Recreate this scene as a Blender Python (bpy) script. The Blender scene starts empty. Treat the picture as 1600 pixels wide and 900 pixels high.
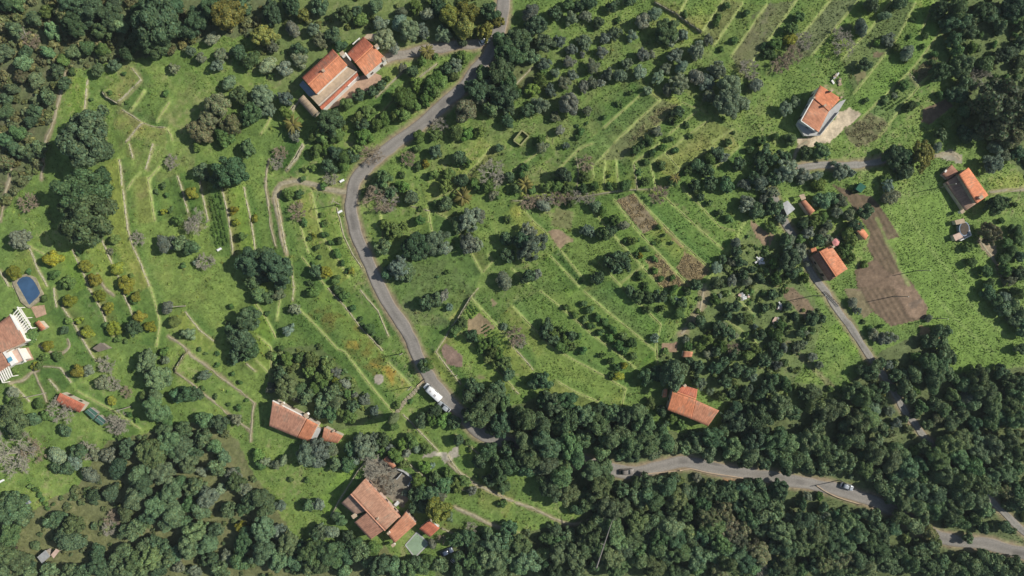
import bpy, math, random
import numpy as np
from mathutils import Vector, Matrix

random.seed(7)
RNG = np.random.default_rng(7)
SC = bpy.context.scene
COL = SC.collection
R = math.radians

# ------------------------------------------------------------------ camera, sky, sun
CAM_H = 210.0
M_PX = 0.2                                   # metres per photograph pixel on the ground
cam_d = bpy.data.cameras.new('camera')
cam_d.sensor_width = 36.0
cam_d.lens = 36.0 * CAM_H / (1600 * M_PX)
cam_d.clip_start = 1.0
cam_d.clip_end = 6000.0
cam = bpy.data.objects.new('camera', cam_d)
cam.location = (0, 0, CAM_H)
COL.objects.link(cam)
SC.camera = cam

SUN_EL, SUN_AZ = R(39), R(78.5)              # azimuth clockwise from +Y
sun_dir = Vector((math.sin(SUN_AZ) * math.cos(SUN_EL), math.cos(SUN_AZ) * math.cos(SUN_EL), math.sin(SUN_EL)))
W = bpy.data.worlds.new('World')
SC.world = W
W.use_nodes = True
wn = W.node_tree.nodes
bg = wn['Background']
sky = wn.new('ShaderNodeTexSky')
sky.sky_type = 'NISHITA'
sky.sun_disc = False
sky.sun_elevation = SUN_EL
sky.sun_rotation = SUN_AZ
sky.air_density = 1.2
W.node_tree.links.new(sky.outputs[0], bg.inputs[0])
bg.inputs[1].default_value = 0.072
sl = bpy.data.lights.new('sun', 'SUN')
sl.energy = 4.6
sl.angle = R(0.5)
sl.color = (1.0, 0.955, 0.88)
so = bpy.data.objects.new('sun', sl)
so.rotation_euler = sun_dir.to_track_quat('Z', 'Y').to_euler()
so.location = (60, 20, 150)
COL.objects.link(so)
SC.view_settings.view_transform = 'Standard'
SC.view_settings.look = 'None'
SC.view_settings.exposure = 0.12
SC.view_settings.gamma = 1.0
SC.cycles.max_bounces = 4
SC.cycles.diffuse_bounces = 2
SC.cycles.transparent_max_bounces = 4

# ------------------------------------------------------------------ tiles of coordinates read off the photograph
TX = {k: (400 * (i % 4), 225 * (i // 4)) for i, k in enumerate('ABCDEFGHIJKLMNOP')}


def px(tile, x, y):
    """tile letter and tenths of the 4x enlargement -> photograph pixel"""
    ox, oy = TX[tile]
    return (ox + x * 2.5, oy + y * 2.5)


# ------------------------------------------------------------------ numpy noise
_LAT = RNG.random((16, 257, 257))
for k in range(16):
    _LAT[k, 256, :] = _LAT[k, 0, :]
    _LAT[k, :, 256] = _LAT[k, :, 0]


def vnoise(x, y, scale, seed):
    u = (x / scale + 37.3 * seed) % 256.0
    v = (y / scale + 71.9 * seed) % 256.0
    i = np.floor(u).astype(int); j = np.floor(v).astype(int)
    i = np.clip(i, 0, 255); j = np.clip(j, 0, 255)
    fu = u - i; fv = v - j
    fu = fu * fu * (3 - 2 * fu); fv = fv * fv * (3 - 2 * fv)
    L = _LAT[seed % 16]
    a = L[j, i]; b = L[j, i + 1]; c = L[j + 1, i]; d = L[j + 1, i + 1]
    return (a * (1 - fu) + b * fu) * (1 - fv) + (c * (1 - fu) + d * fu) * fv


def fbm(x, y, scale, seed, octs=4, gain=0.55):
    s = 0; amp = 1; tot = 0
    for o in range(octs):
        s = s + amp * vnoise(x, y, scale / 2 ** o, seed + o)
        tot += amp; amp *= gain
    return s / tot


def sstep(a, b, t):
    t = np.clip((t - a) / (b - a), 0, 1)
    return t * t * (3 - 2 * t)


def srgb(r, g, b):
    """colour as it looks on a 0-255 scale, to linear albedo"""
    f = lambda c: (c / 255 / 12.92) if c / 255 <= 0.04045 else ((c / 255 + 0.055) / 1.055) ** 2.4
    return np.array([f(r), f(g), f(b)])


# ------------------------------------------------------------------ terraces, roads, paths (lines read off the photograph)
# type: s dry stone, g grassy edge, S tall stone with its drop towards the left
WALLS = '''
A s 55,50 54,60 52.5,75
A s 83,43 88.5,50 75,64
A S 65,58 67,61 74.5,65
A s 77,69 90,77 97,79.5 104,80
A s 90,77 84,83 79,89
A g 90.5,57 86,64 82,69
A g 106,64 102,70 98.5,76
A g 104,80 107,84 108,88
E s 81,0 83.5,9
E s 96,0 94,8 91.5,16
E s 75,10 77,27 80,53 84,65 88,74 94,89
E g 93,21 95,36 97,48
E s 111,20 115,31 118,44
E s 125,23 128,37 130,48
E s 139,28 143,46 146,69
E s 152.5,27 157,48 160,68
E s 45.5,66 50,75 56,89
E s 64,60 69,72 76,86
E g 18,64 28,69
E s 19,64 24,78 30,89
E s 0,79 6,89
E g 88,18 84,22 80,28
E g 100,14 94,21 93,24
I s 56,0 64,14 67,23 71,30
I s 77,3 83.5,17 84,20
I s 34,0 34.5,6 36,12
I s 39,11 45,20 52,32 58,42 61,46
I g 94.5,0 98,12 100,22 99,30 98,36
I s 116,15 126,27 134,33
I S 116,41 110,51
I s 154,47 160,52
I s 27,49 38,50 45,59
I s 31,57 37,64
I g 48,64 62,72 75,79 88,88
I s 6,59 12,64 19,71
F s 29.5,0 25,8 19,17
F s 30,1 26,9 20,16
F s 13.5,35 16.5,52 19.5,69
F s 22,76 24,89
J s 24,0 23,8
F g 35,31 38,43 42,58 51,72 58,83
J s 45,0 55,11 65,24 79,39
J g 83,47 90,54 96,60
F g 28,52 33,68
F g 29,71 43,88
F s 50.5,40 55,58 61,70 66,77
J s 65,1 76,14 83,30
J g 0,10 6,18 12.5,31
J g 15,7 13,20
J g 1,30 9.5,37 9.5,52
J g 0,45 10,54.5
J g 25,11 38,24 51,38 56,40 70,59 87,79
J s 92,79 103,90
J S 134,6 128,16 124,22
J s 123.5,22.5 117,33 112.5,40
J s 139,0 134,6
J s 112.5,40 120,50 128,60
J g 123,23 140,40 160,61
J g 134.5,6 150,23 160,34
J s 116,63 122,67 126,71
K g 0,11 23,35 37,44 56,54 71,63
K g 18,2 34,15 50,29 65,40 77,50
K g 45,2 60,15 75,27 89,39
K g 69,0 83,13 93,23
K s 0,36 9,46 13,51
K g 28,58 40,65 54,71
K s 0,62 4,66
K g 93,23 90,36 91,48
K g 71,63 69,72
K g 132,18 144,27 156,37
K g 139,5 150,15
G s 0,35.5 5,35.5 40,33.5 66,29.5 78,28.5 92,28.5 102,25
G g 106,27 119,40 130,52 139,54
G g 95,33 108,45 120,56 132,66
G g 76,31 90,46 106,62 124,78
G g 64,35 78,54 93,70 111,89
G g 48,39 60,53 75,70 93,89
G g 5,37 13,48 22,56
G g 30,66 38,76 45,85
G g 24,70 42,89
G g 54,74 68,89
G g 82,76 68,87
G g 0,17 14,7 20,0
G g 29,16 42,3 50,0
G s 40,9 41.5,18 40,31
G g 50,13 51,20
G g 58,11 57.5,28
G g 65,10 66.5,29
G s 76,13 78,28
G g 87,14 90,28
G g 60,4 53,12
G g 92,0 76,12
G g 103,1 88,11
G g 96,6 104.5,16
G g 125,2 104,17 100,22
G g 142,2 128,14
G g 0,78 10,87
C g 109,0 103.5,10.5
C S 89,2 103,10 118,21
C g 132,0 118,21
C g 144,2 126,29
C g 159,3 137,35
C g 160,26 144,47
C g 83,57 57,80
C g 93,62 64,89
C g 105,66 79,89
C g 116.5,68.5 98,84
C g 124,74 104,89
C g 84,56 92,63
C g 106,64 116.5,68.5
C g 138,81 125,89
C s 13,42 0,55
D g 18,0 0,26
D g 39,0 20,23 0,46
D g 57,0 44,15 28,34
D g 77,0 64,18 46,37
D g 92,2 80,25 69,39 54,58
D g 103,3 95,21
D g 108,19 90,43 58,74
D g 113,37 94,54 69,86
D s 88,46 93,53
H g 160,27 140,32
F g 78,45 79.5,60
F g 108,43 110,55
F s 97,39 108.5,42
F g 113,43 122,48 131,62 141,80
F g 145,69 148,73 142,80
F g 125,28 108,36
F g 147,2 130,22
F s 155,20 149,25 148,31
N S 74,13 64,24 52,43 47,52
N s 103,0 114,12
N s 129,36 140,34 160,43
N s 120,15 128,26 133,31
N s 116,60 127,65 138,68
N s 88,11 99,23 108,30 118,40
N s 125,2 140,14
O g 0,61 5,63
B s 94,43 75,61
B s 113,40 100,50
B g 86,63 70,78
B s 24,66 20,72
B s 28,62 22,71
B g 11,70 6,80 3,84
H s 142,77 148,88
L g 45,20 60,38
'''
# type road / lane / path / drive, width in photograph pixels
ROADS = [
    ('road', 21.5, [(786, -40), (786, 12), (782, 40), (772, 66), (762, 92), (745, 108), (722, 138), (690, 166), (650, 200), (612, 228), (578, 256), (556, 282), (549, 308), (550, 338), (558, 368), (571, 398), (590, 440), (602, 466), (615, 488), (632, 512), (648, 545), (662, 574), (680, 602), (702, 628), (728, 655), (752, 678), (790, 690), (840, 703), (890, 715), (930, 726), (980, 738), (1020, 732), (1070, 722), (1120, 733), (1180, 742), (1240, 752), (1290, 760), (1330, 772), (1370, 786), (1410, 805), (1450, 832), (1490, 844), (1540, 850), (1580, 860), (1660, 880)]),
    ('lane', 12, [(1208, 300), (1218, 330), (1231, 355), (1247, 378), (1261, 408), (1272, 432), (1287, 452), (1303, 476), (1325, 506), (1344, 536), (1361, 562), (1385, 594), (1410, 635), (1430, 664), (1452, 690), (1478, 712), (1510, 740), (1545, 778), (1575, 808), (1600, 832), (1650, 870)]),
    ('lane', 11, [(1246, 262), (1260, 260), (1285, 258), (1320, 258), (1350, 256), (1378, 250), (1400, 243)]),
    ('driveway', 16, [(752, 68), (735, 70), (712, 70), (690, 75), (665, 78), (640, 84), (618, 88), (604, 92)]),
]
PATHS = [   # dirt paths painted and laid as a sheet of earth
    ('path', 13, [(546, 301), (532, 300), (515, 296), (500, 292), (485, 288), (468, 284), (452, 285), (438, 291), (431, 302), (429, 312)]),
    ('path', 7, [(429, 312), (436, 345), (442, 378), (448, 398)]),
    ('path', 7, [(102, 113), (96, 140), (90, 165), (82, 195), (72, 222), (69, 232), (66, 262), (64, 280)]),
    ('path', 6, [(20, 248), (15, 275), (8, 305), (1, 345)]),
    ('path', 4, [(421, 248), (415, 283), (420, 320), (425, 358), (431, 385)]),
    ('path', 5, [(660, 598), (648, 612), (633, 627), (622, 642), (616, 652)]),
    ('path', 5, [(263, 525), (280, 536), (300, 555), (325, 573), (350, 592), (375, 612), (398, 630)]),
    ('path', 4, [(272, 577), (290, 592), (312, 610), (335, 628), (355, 645), (375, 660), (392, 675)]),
    ('path', 3.5, [(398, 630), (394, 650), (392, 690)]),
    ('path', 7, [(710, 792), (740, 806), (775, 822), (800, 828)]),
    ('path', 6, [(700, 722), (722, 742), (752, 760), (800, 782), (838, 797), (858, 806), (892, 820), (930, 810)]),
    ('path', 5, [(1100, 452), (1093, 485), (1080, 505), (1065, 522)]),
    ('path', 6, [(152, 428), (164, 450), (178, 462)]),
    ('path', 5, [(61, 540), (78, 549), (95, 553), (108, 541), (105, 530)]),
    ('path', 5, [(15, 598), (35, 594), (52, 581), (62, 578)]),
    ('path', 4, [(52, 577), (62, 600), (74, 628)]),
    ('path', 7, [(1500, 248), (1488, 238), (1476, 240), (1462, 244)]),
    ('path', 8, [(1240, 250), (1243, 238), (1250, 228), (1262, 222)]),
    ('path', 6, [(1545, 300), (1565, 298), (1600, 295)]),
    ('path', 5, [(1530, 372), (1545, 395), (1560, 415)]),
]

# ------------------------------------------------------------------ terrain heights on a grid
GX0, GX1, GY0, GY1, GS = -176.0, 176.0, -102.0, 102.0, 0.4
gx = np.arange(GX0, GX1 + 1e-6, GS)
gy = np.arange(GY0, GY1 + 1e-6, GS)
NX, NY = len(gx), len(gy)
XX, YY = np.meshgrid(gx, gy)


def base_z(x, y):
    return 1.8 * np.sin(x / 61.0 + 0.6) * np.cos(y / 53.0) + 1.1 * np.sin((x - y) / 37.0) - 0.008 * x + 0.6 * (fbm(x, y, 24.0, 3, 3) - 0.5)


ZZ = base_z(XX, YY)


def ground0(x, y):
    return float(base_z(np.array([x]), np.array([y]))[0])


_use_grid = False


def zat(x, y):
    if not _use_grid:
        return ground0(x, y)
    u = min(max((x - GX0) / GS, 0), NX - 1.001); v = min(max((y - GY0) / GS, 0), NY - 1.001)
    i, j = int(u), int(v); fu, fv = u - i, v - j
    return float((ZZ[j, i] * (1 - fu) + ZZ[j, i + 1] * fu) * (1 - fv) + (ZZ[j + 1, i] * (1 - fu) + ZZ[j + 1, i + 1] * fu) * fv)


def at(p, h=0.0):
    """photograph pixel -> world x, y of the point that stands h above the ground there"""
    x0 = (p[0] - 800) * M_PX; y0 = (450 - p[1]) * M_PX
    x, y = x0, y0
    for _ in range(3):
        k = (CAM_H - zat(x, y) - h) / CAM_H
        x, y = x0 * k, y0 * k
    return x, y


def at3(p, h=0.0):
    x, y = at(p, h)
    return Vector((x, y, zat(x, y) + h))


def smooth_line(pts, step):
    """Catmull-Rom through 2-D points, resampled about every STEP"""
    P = [np.array(p, float) for p in pts]
    P = [2 * P[0] - P[1]] + P + [2 * P[-1] - P[-2]]
    out = []
    for i in range(1, len(P) - 2):
        n = max(1, int(np.linalg.norm(P[i + 1] - P[i]) / step))
        for k in range(n):
            t = k / n
            a, b, c, d = P[i - 1], P[i], P[i + 1], P[i + 2]
            out.append(0.5 * ((2 * b) + (c - a) * t + (2 * a - 5 * b + 4 * c - d) * t * t + (-a + 3 * b - 3 * c + d) * t ** 3))
    out.append(P[-2])
    return np.array(out)


def line_dist(line, X, Y, rad):
    """(window slices, |distance|, signed distance: positive on the side that lies left in the photograph)"""
    x0, x1 = line[:, 0].min() - rad, line[:, 0].max() + rad
    y0, y1 = line[:, 1].min() - rad, line[:, 1].max() + rad
    i0, i1 = max(0, int((x0 - GX0) / GS)), min(NX, int((x1 - GX0) / GS) + 2)
    j0, j1 = max(0, int((y0 - GY0) / GS)), min(NY, int((y1 - GY0) / GS) + 2)
    if i1 <= i0 or j1 <= j0:
        return None
    wx, wy = X[j0:j1, i0:i1], Y[j0:j1, i0:i1]
    best = np.full(wx.shape, 1e9); sgn = np.zeros(wx.shape); endf = np.ones(wx.shape)
    for k in range(len(line) - 1):
        a, b = line[k], line[k + 1]
        d = b - a; L2 = d @ d
        if L2 < 1e-9:
            continue
        L = math.sqrt(L2)
        tr = ((wx - a[0]) * d[0] + (wy - a[1]) * d[1]) / L2
        t = np.clip(tr, 0, 1)
        qx, qy = a[0] + t * d[0] - wx, a[1] + t * d[1] - wy
        ds = np.sqrt(qx * qx + qy * qy)
        n = np.array([-d[1], d[0]]) / L
        if n[0] > 0:
            n = -n                                  # towards the left of the photograph
        m = ds < best
        s = (wx - a[0]) * n[0] + (wy - a[1]) * n[1]
        best = np.where(m, ds, best); sgn = np.where(m, s, sgn)
        over = np.maximum(0, np.maximum(-tr if k == 0 else -9.0, (tr - 1) if k == len(line) - 2 else -9.0)) * L
        endf = np.where(m, np.clip(1 - over / 2.0, 0, 1), endf)
    return (slice(j0, j1), slice(i0, i1)), best, sgn, endf


ROAD_W = []
for kind, w, pts in ROADS:
    ROAD_W.append((kind, w * M_PX, smooth_line([at(p) for p in pts], 1.2)))
PATH_W = [(kind, w * M_PX, smooth_line([at(p) for p in pts], 1.0)) for kind, w, pts in PATHS]
RD = np.full(XX.shape, 99.0)                     # distance to the edge of a road or lane
for kind, w, ln in ROAD_W:
    q = line_dist(ln[::2], XX, YY, 9)
    if q:
        RD[q[0]] = np.minimum(RD[q[0]], q[1] - w / 2)
WALL_L = []
for row in WALLS.strip().splitlines():
    f = row.split()
    pts = [px(f[0], *map(float, t.split(','))) for t in f[2:]]
    ln = np.array([at(p) for p in pts])
    WALL_L.append((f[1], pts, ln))
damp = sstep(0.6, 4.0, RD)
for typ, pts, ln in WALL_L:
    L = np.linalg.norm(np.diff(ln, axis=0), axis=1).sum()
    h = {'s': 0.75, 'g': 0.55, 'S': 1.25}[typ]
    q = line_dist(ln, XX, YY, 9)
    if not q:
        continue
    sl_, ds, sg, ef = q
    side = sg if typ != 'S' else -sg
    ZZ[sl_] += h * ef * np.where((side > 0) & (ds < 9), np.exp(-ds / 3.2) - 0.06, 0) * damp[sl_]
_use_grid = True

# ------------------------------------------------------------------ ground colours (albedo) on the same grid
PX = 800 + XX / M_PX * CAM_H / (CAM_H - ZZ)
PY = 450 - YY / M_PX * CAM_H / (CAM_H - ZZ)
jx = PX + 9 * (fbm(XX, YY, 3.0, 5, 3) - 0.5) + 10 * (fbm(XX, YY, 9.0, 8, 2) - 0.5)
jy = PY + 9 * (fbm(XX, YY, 3.0, 6, 3) - 0.5) + 10 * (fbm(XX, YY, 9.0, 9, 2) - 0.5)

G_MID = np.array([0.134, 0.206, 0.049]); G_LITE = np.array([0.182, 0.250, 0.062]); G_DEEP = np.array([0.108, 0.170, 0.042])
DRY = np.array([0.245, 0.210, 0.115]); SOIL = np.array([0.170, 0.119, 0.080]); SOIL_D = np.array([0.150, 0.115, 0.085])
TAN = np.array([0.330, 0.255, 0.165]); STONE = np.array([0.34, 0.31, 0.25]); SCRUB = np.array([0.110, 0.125, 0.060])
FLOOR = np.array([0.095, 0.112, 0.050])

n1 = fbm(XX, YY, 14.0, 1, 3)[..., None]; n2 = fbm(XX, YY, 3.2, 2, 4)[..., None]; n3 = fbm(XX, YY, 1.0, 4, 2)[..., None]
n4 = fbm(XX, YY, 30.0, 10, 2)[..., None]
GC = G_MID + (G_LITE - G_MID) * sstep(0.45, 0.72, n2 * 0.6 + n1 * 0.4) + (G_DEEP - G_MID) * sstep(0.52, 0.30, n2 * 0.55 + n1 * 0.45)
GC = GC + (DRY - GC) * 0.5 * sstep(0.60, 0.78, n1 * 0.45 + n3 * 0.55)


def in_poly(poly, X, Y):
    ins = np.zeros(X.shape, bool)
    n = len(poly)
    for i in range(n):
        x1, y1 = poly[i]; x2, y2 = poly[(i + 1) % n]
        if y1 == y2:
            continue
        c = ((y1 > Y) != (y2 > Y)) & (X < (x2 - x1) * (Y - y1) / (y2 - y1) + x1)
        ins ^= c
    return ins


def win(poly, m=14):
    """rows and columns that a photograph polygon can touch"""
    xs = [p[0] for p in poly]; ys = [p[1] for p in poly]
    x0, x1 = (min(xs) - 800) * M_PX - m * M_PX - 4, (max(xs) - 800) * M_PX + m * M_PX + 4
    y0, y1 = (450 - max(ys)) * M_PX - m * M_PX - 4, (450 - min(ys)) * M_PX + m * M_PX + 4
    i0, i1 = max(0, int((x0 - GX0) / GS)), min(NX, int((x1 - GX0) / GS) + 2)
    j0, j1 = max(0, int((y0 - GY0) / GS)), min(NY, int((y1 - GY0) / GS) + 2)
    return slice(j0, j1), slice(i0, i1)


GRASS = np.ones(XX.shape)                        # how much grass grows


def paint(poly, c, k=1.0, crisp=False, grass=None, patchy=0.0, stripes=None):
    w = win(poly)
    m = in_poly(poly, (PX if crisp else jx)[w], (PY if crisp else jy)[w]).astype(float)
    if patchy:
        m *= sstep(0.5 - 0.22, 0.5 + 0.18, fbm(XX[w], YY[w], 2.6, 12, 3) + 0.5 - patchy)
    cc = np.array(c) * (0.86 + 0.28 * n3[w]) * (0.9 + 0.2 * n2[w])
    if stripes:
        ang, per, dark = stripes
        ph = (XX[w] * math.cos(ang) + YY[w] * math.sin(ang) + 0.35 * (n2[w][..., 0] - 0.5)) / per
        cc = cc * (1 - dark * (0.5 + 0.5 * np.sin(2 * math.pi * ph)))[..., None]
    GC[w] += (cc - GC[w]) * (m * k)[..., None]
    if grass is not None:
        GRASS[w] = np.where(m > 0.5, grass, GRASS[w])


def T(tile, *xy):
    return [px(tile, xy[i] / 10, xy[i + 1] / 10) for i in range(0, len(xy), 2)]


# broad tints of the meadows
paint([(1330, 330), (1480, 300), (1620, 560), (1480, 590), (1440, 480)], np.array([0.142, 0.225, 0.046]), 0.7)
paint([(690, 330), (1040, 560), (990, 640), (740, 480), (600, 480)], np.array([0.090, 0.150, 0.036]), 0.5)
paint([(100, 380), (240, 540), (420, 640), (430, 300), (200, 220), (120, 300)], np.array([0.172, 0.236, 0.054]), 0.5)
paint([(830, 40), (1180, 20), (1200, 210), (860, 300), (640, 260)], np.array([0.165, 0.180, 0.070]), 0.45, patchy=0.55)
paint([(180, 90), (330, 110), (300, 260), (200, 330), (180, 200)], np.array([0.185, 0.190, 0.075]), 0.5, patchy=0.6)
paint([(200, 400), (330, 420), (360, 560), (260, 520)], np.array([0.190, 0.225, 0.060]), 0.5, patchy=0.6)
paint([(600, 420), (700, 400), (745, 470), (690, 520), (640, 500)], np.array([0.150, 0.150, 0.080]), 0.55, patchy=0.5)
paint(T('J', 300, 180, 450, 100, 650, 240, 790, 390, 960, 600, 830, 640, 560, 400), np.array([0.150, 0.140, 0.035]), 0.75, patchy=0.62)
paint(T('J', 530, 330, 620, 330, 640, 390, 560, 380), np.array([0.30, 0.21, 0.04]), 0.5, patchy=0.45)
paint(T('J', 700, 470, 860, 500, 950, 600, 840, 610, 760, 520), np.array([0.30, 0.21, 0.04]), 0.5, patchy=0.45)
# scrub and wood floors
S_TL = [(-40, -20), (430, -20), (400, 55), (330, 58), (270, 82), (190, 96), (108, 108), (82, 180), (64, 260), (0, 335), (-40, 340)]
S_BR = [(740, 655), (840, 622), (960, 640), (1040, 675), (1120, 682), (1300, 628), (1330, 600), (1370, 560), (1440, 520), (1480, 582), (1640, 572), (1640, 930), (660, 930), (700, 850), (770, 835), (900, 815), (925, 790), (800, 720)]
S_BL = [(170, 690), (330, 655), (372, 690), (398, 740), (470, 860), (600, 850), (660, 930), (-40, 930), (-40, 760), (40, 805), (120, 760)]
S_TR = [(1455, -20), (1640, -20), (1640, 330), (1580, 250), (1500, 190), (1490, 110)]
S_MR = [(1105, 440), (1180, 350), (1215, 380), (1290, 500), (1240, 600), (1330, 610), (1200, 660), (1110, 620), (1030, 560)]
S_LJ = [(420, 545), (500, 540), (560, 600), (600, 650), (530, 672), (495, 655), (420, 622)]
S_UP = [(400, -20), (780, -20), (740, 60), (640, 75), (610, 55), (520, 70), (470, 140), (440, 150), (400, 100)]
S_RD = [(790, 40), (850, 60), (840, 120), (770, 190), (735, 160), (770, 95)]
for q, c, k in ((S_TL, SCRUB, 0.85), (S_BR, FLOOR, 0.8), (S_BL, np.array([0.135, 0.128, 0.066]), 0.75), (S_TR, SCRUB, 0.55), (S_MR, SCRUB, 0.5), (S_LJ, SCRUB, 0.5), (S_UP, SCRUB, 0.45), (S_RD, FLOOR, 0.6)):
    paint(q, c, k, grass=0.35)
paint([(0, 100), (75, 100), (70, 200), (60, 260), (0, 320)], np.array([0.13, 0.115, 0.07]), 0.5, patchy=0.55)
# tan clearings
for q in (T('M', 100, 590, 250, 580, 290, 700, 270, 760, 180, 760, 120, 680), T('M', 380, 760, 560, 740, 620, 830, 400, 830), T('M', 530, 470, 700, 480, 720, 650, 560, 670),
          T('M', 1440, -20, 1500, 0, 1500, 90, 1440, 70), T('N', 90, 280, 200, 330, 290, 480, 300, 640, 240, 640, 200, 500), T('I', 1090, 720, 1250, 660, 1400, 800, 1330, 840, 1150, 830),
          T('K', 960, 190, 1110, 130, 1100, 260, 1060, 320, 980, 310), T('N', 780, 670, 880, 740, 860, 780, 800, 760), T('J', 560, 640, 680, 620, 720, 720, 560, 750),
          T('A', 1090, 230, 1200, 260, 1120, 380, 1080, 330), T('K', 720, 640, 900, 610, 880, 680, 700, 720), T('M', 1480, 120, 1570, 120, 1560, 280, 1500, 300), T('M', 150, 0, 290, 0, 280, 100, 220, 110),
          T('M', 880, 600, 990, 560, 960, 650, 900, 660), T('M', 200, 260, 330, 300, 380, 470, 300, 440)):
    paint(q, TAN * 0.95, 0.9, grass=0.15, patchy=0.95)
paint(T('O', 1310, 260, 1400, 270, 1400, 310, 1330, 310), np.array([0.42, 0.17, 0.08]), 0.9, grass=0)
for q in (T('L', 940, 250, 1000, 260, 980, 320, 950, 330), T('L', 1010, 310, 1080, 320, 1070, 360), T('L', 700, 520, 790, 580, 770, 600)):
    paint(q, np.array([0.40, 0.26, 0.14]), 0.8, grass=0.2)
# tilled and stubble plots
st = math.atan2(0.62, 0.78)
paint(T('H', 400, 250, 560, 310, 650, 330, 690, 370, 800, 540, 820, 580, 740, 600, 800, 690, 810, 770, 920, 890, 880, 900, 560, 900, 540, 790, 660, 720, 620, 640, 640, 560, 520, 380), SOIL * 0.86, 0.95, crisp=True, grass=0, stripes=(math.atan2(0.52, 0.85), 1.7, 0.3))
paint(T('H', 640, 330, 690, 370, 810, 560, 740, 590), np.array([0.18, 0.165, 0.085]), 0.8, grass=0.3, patchy=0.7)
paint(T('H', 570, 760, 690, 740, 740, 800, 850, 900, 560, 900), SOIL * 0.9, 0.8, grass=0)
paint(T('L', 470, 0, 920, 0, 1000, 120, 980, 190, 860, 220, 770, 240, 660, 150, 580, 20), SOIL * 0.98, 0.97, crisp=True, grass=0, stripes=(math.atan2(0.52, 0.85), 1.7, 0.34))
paint(T('L', 790, 20, 830, -20, 920, 0, 1000, 120, 980, 180, 880, 190), SOIL * 1.22, 0.85, crisp=True, grass=0)
paint(T('H', 750, 830, 830, 790, 920, 900, 800, 920), SOIL * 1.15, 0.7, crisp=True, grass=0)
paint(T('L', 870, 100, 960, 70, 975, 100, 890, 140), SOIL_D * 0.95, 0.7, grass=0)
paint(T('L', 470, 0, 585, 0, 655, 150, 600, 190, 520, 100), np.array([0.175, 0.135, 0.085]), 0.85, crisp=True, grass=0)
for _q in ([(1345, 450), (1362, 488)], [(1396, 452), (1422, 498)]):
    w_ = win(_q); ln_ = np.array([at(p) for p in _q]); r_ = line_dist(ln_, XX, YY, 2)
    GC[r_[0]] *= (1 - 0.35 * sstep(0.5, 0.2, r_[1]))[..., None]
paint(T('L', 100, 0, 170, 0, 280, 130, 250, 200, 180, 130, 110, 60), SOIL * 1.1, 0.9, grass=0.1)
paint(T('D', 970, 680, 1110, 620, 1160, 660, 1010, 780, 960, 760), SOIL * 0.85, 0.95, crisp=True, grass=0)
paint(T('D', 900, 440, 1050, 340, 1080, 400, 940, 520), DRY * 0.8, 0.85, grass=0.2, patchy=0.6)
paint(T('D', 660, 310, 740, 310, 720, 350, 670, 345), SOIL, 0.9, grass=0)
paint(T('D', 550, 470, 610, 440, 630, 490, 560, 530), SOIL, 0.7, grass=0)
paint(T('D', 480, 820, 620, 720, 760, 760, 700, 860, 560, 920), np.array([0.17, 0.15, 0.085]), 0.8, grass=0.2, stripes=(0.75, 1.6, 0.4))
for q in (T('D', 0, 0, 60, 60, 20, 190, -40, 240), T('D', 60, 330, 200, 190, 290, 250, 120, 420), T('D', 380, 190, 520, 90, 520, 230, 440, 330), T('C', 1500, 90, 1600, 20, 1600, 190, 1480, 270)):
    paint(q, np.array([0.125, 0.115, 0.078]), 0.75, grass=0.3, patchy=0.6)
paint(T('C', 900, 680, 1040, 650, 860, 850, 720, 890), np.array([0.15, 0.135, 0.075]), 0.7, grass=0.4, patchy=0.6)
paint(T('G', 650, 350, 760, 310, 920, 510, 820, 560), np.array([0.21, 0.165, 0.105]), 0.92, crisp=True, grass=0.1)
paint(T('G', 1080, 670, 1230, 780, 1180, 850, 1100, 870, 1030, 780), np.array([0.215, 0.165, 0.085]), 0.92, grass=0.2)
paint(T('G', 830, 740, 920, 690, 1010, 800, 1110, 890, 930, 900), np.array([0.225, 0.165, 0.088]), 0.9, grass=0.2)
paint(T('G', 930, 510, 1010, 560, 1090, 660, 1050, 640, 960, 560), np.array([0.24, 0.17, 0.09]), 0.8, grass=0.2)
paint(T('G', 1000, 370, 1080, 400, 1320, 640, 1290, 650, 1180, 560), np.array([0.20, 0.17, 0.09]), 0.6, grass=0.4, patchy=0.6)
paint(T('G', 220, 545, 300, 540, 380, 600, 300, 660), np.array([0.28, 0.20, 0.13]), 0.95, grass=0)
paint(T('G', 260, 400, 380, 420, 360, 540, 250, 510), np.array([0.17, 0.16, 0.075]), 0.7, grass=0.5)
paint(T('G', 1490, 490, 1600, 560, 1590, 650, 1520, 580), np.array([0.27, 0.185, 0.12]), 0.9, grass=0)
paint(T('H', 0, 530, 40, 580, 10, 630, 0, 620), np.array([0.27, 0.185, 0.12]), 0.9, grass=0)
paint(T('K', 930, 350, 1020, 350, 1020, 410, 940, 420), np.array([0.29, 0.185, 0.125]), 0.9, grass=0)
paint(T('J', 1330, 220, 1400, 160, 1490, 250, 1440, 300, 1330, 280), np.array([0.27, 0.195, 0.12]), 0.9, grass=0)
paint(T('J', 1450, 80, 1500, 110, 1480, 140), np.array([0.26, 0.19, 0.12]), 0.8, grass=0)
paint(T('J', 1140, 390, 1190, 350, 1290, 430, 1300, 500, 1190, 480), np.array([0.215, 0.145, 0.115]), 0.95, grass=0)
paint(T('J', 1290, 430, 1350, 410, 1520, 580, 1490, 600, 1330, 540), np.array([0.235, 0.175, 0.115]), 0.8, grass=0.1, patchy=0.75)
paint(T('J', 1250, 370, 1330, 380, 1450, 520, 1420, 540), G_MID, 0.9, grass=1)
paint(T('H', 0, 640, 130, 700, 170, 850, 100, 900, -80, 860), np.array([0.22, 0.185, 0.095]), 0.75, grass=0.3, patchy=0.65)
paint(T('E', 1280, 300, 1400, 290, 1440, 640, 1330, 640), G_DEEP * 1.15, 0.7, grass=1)
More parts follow.
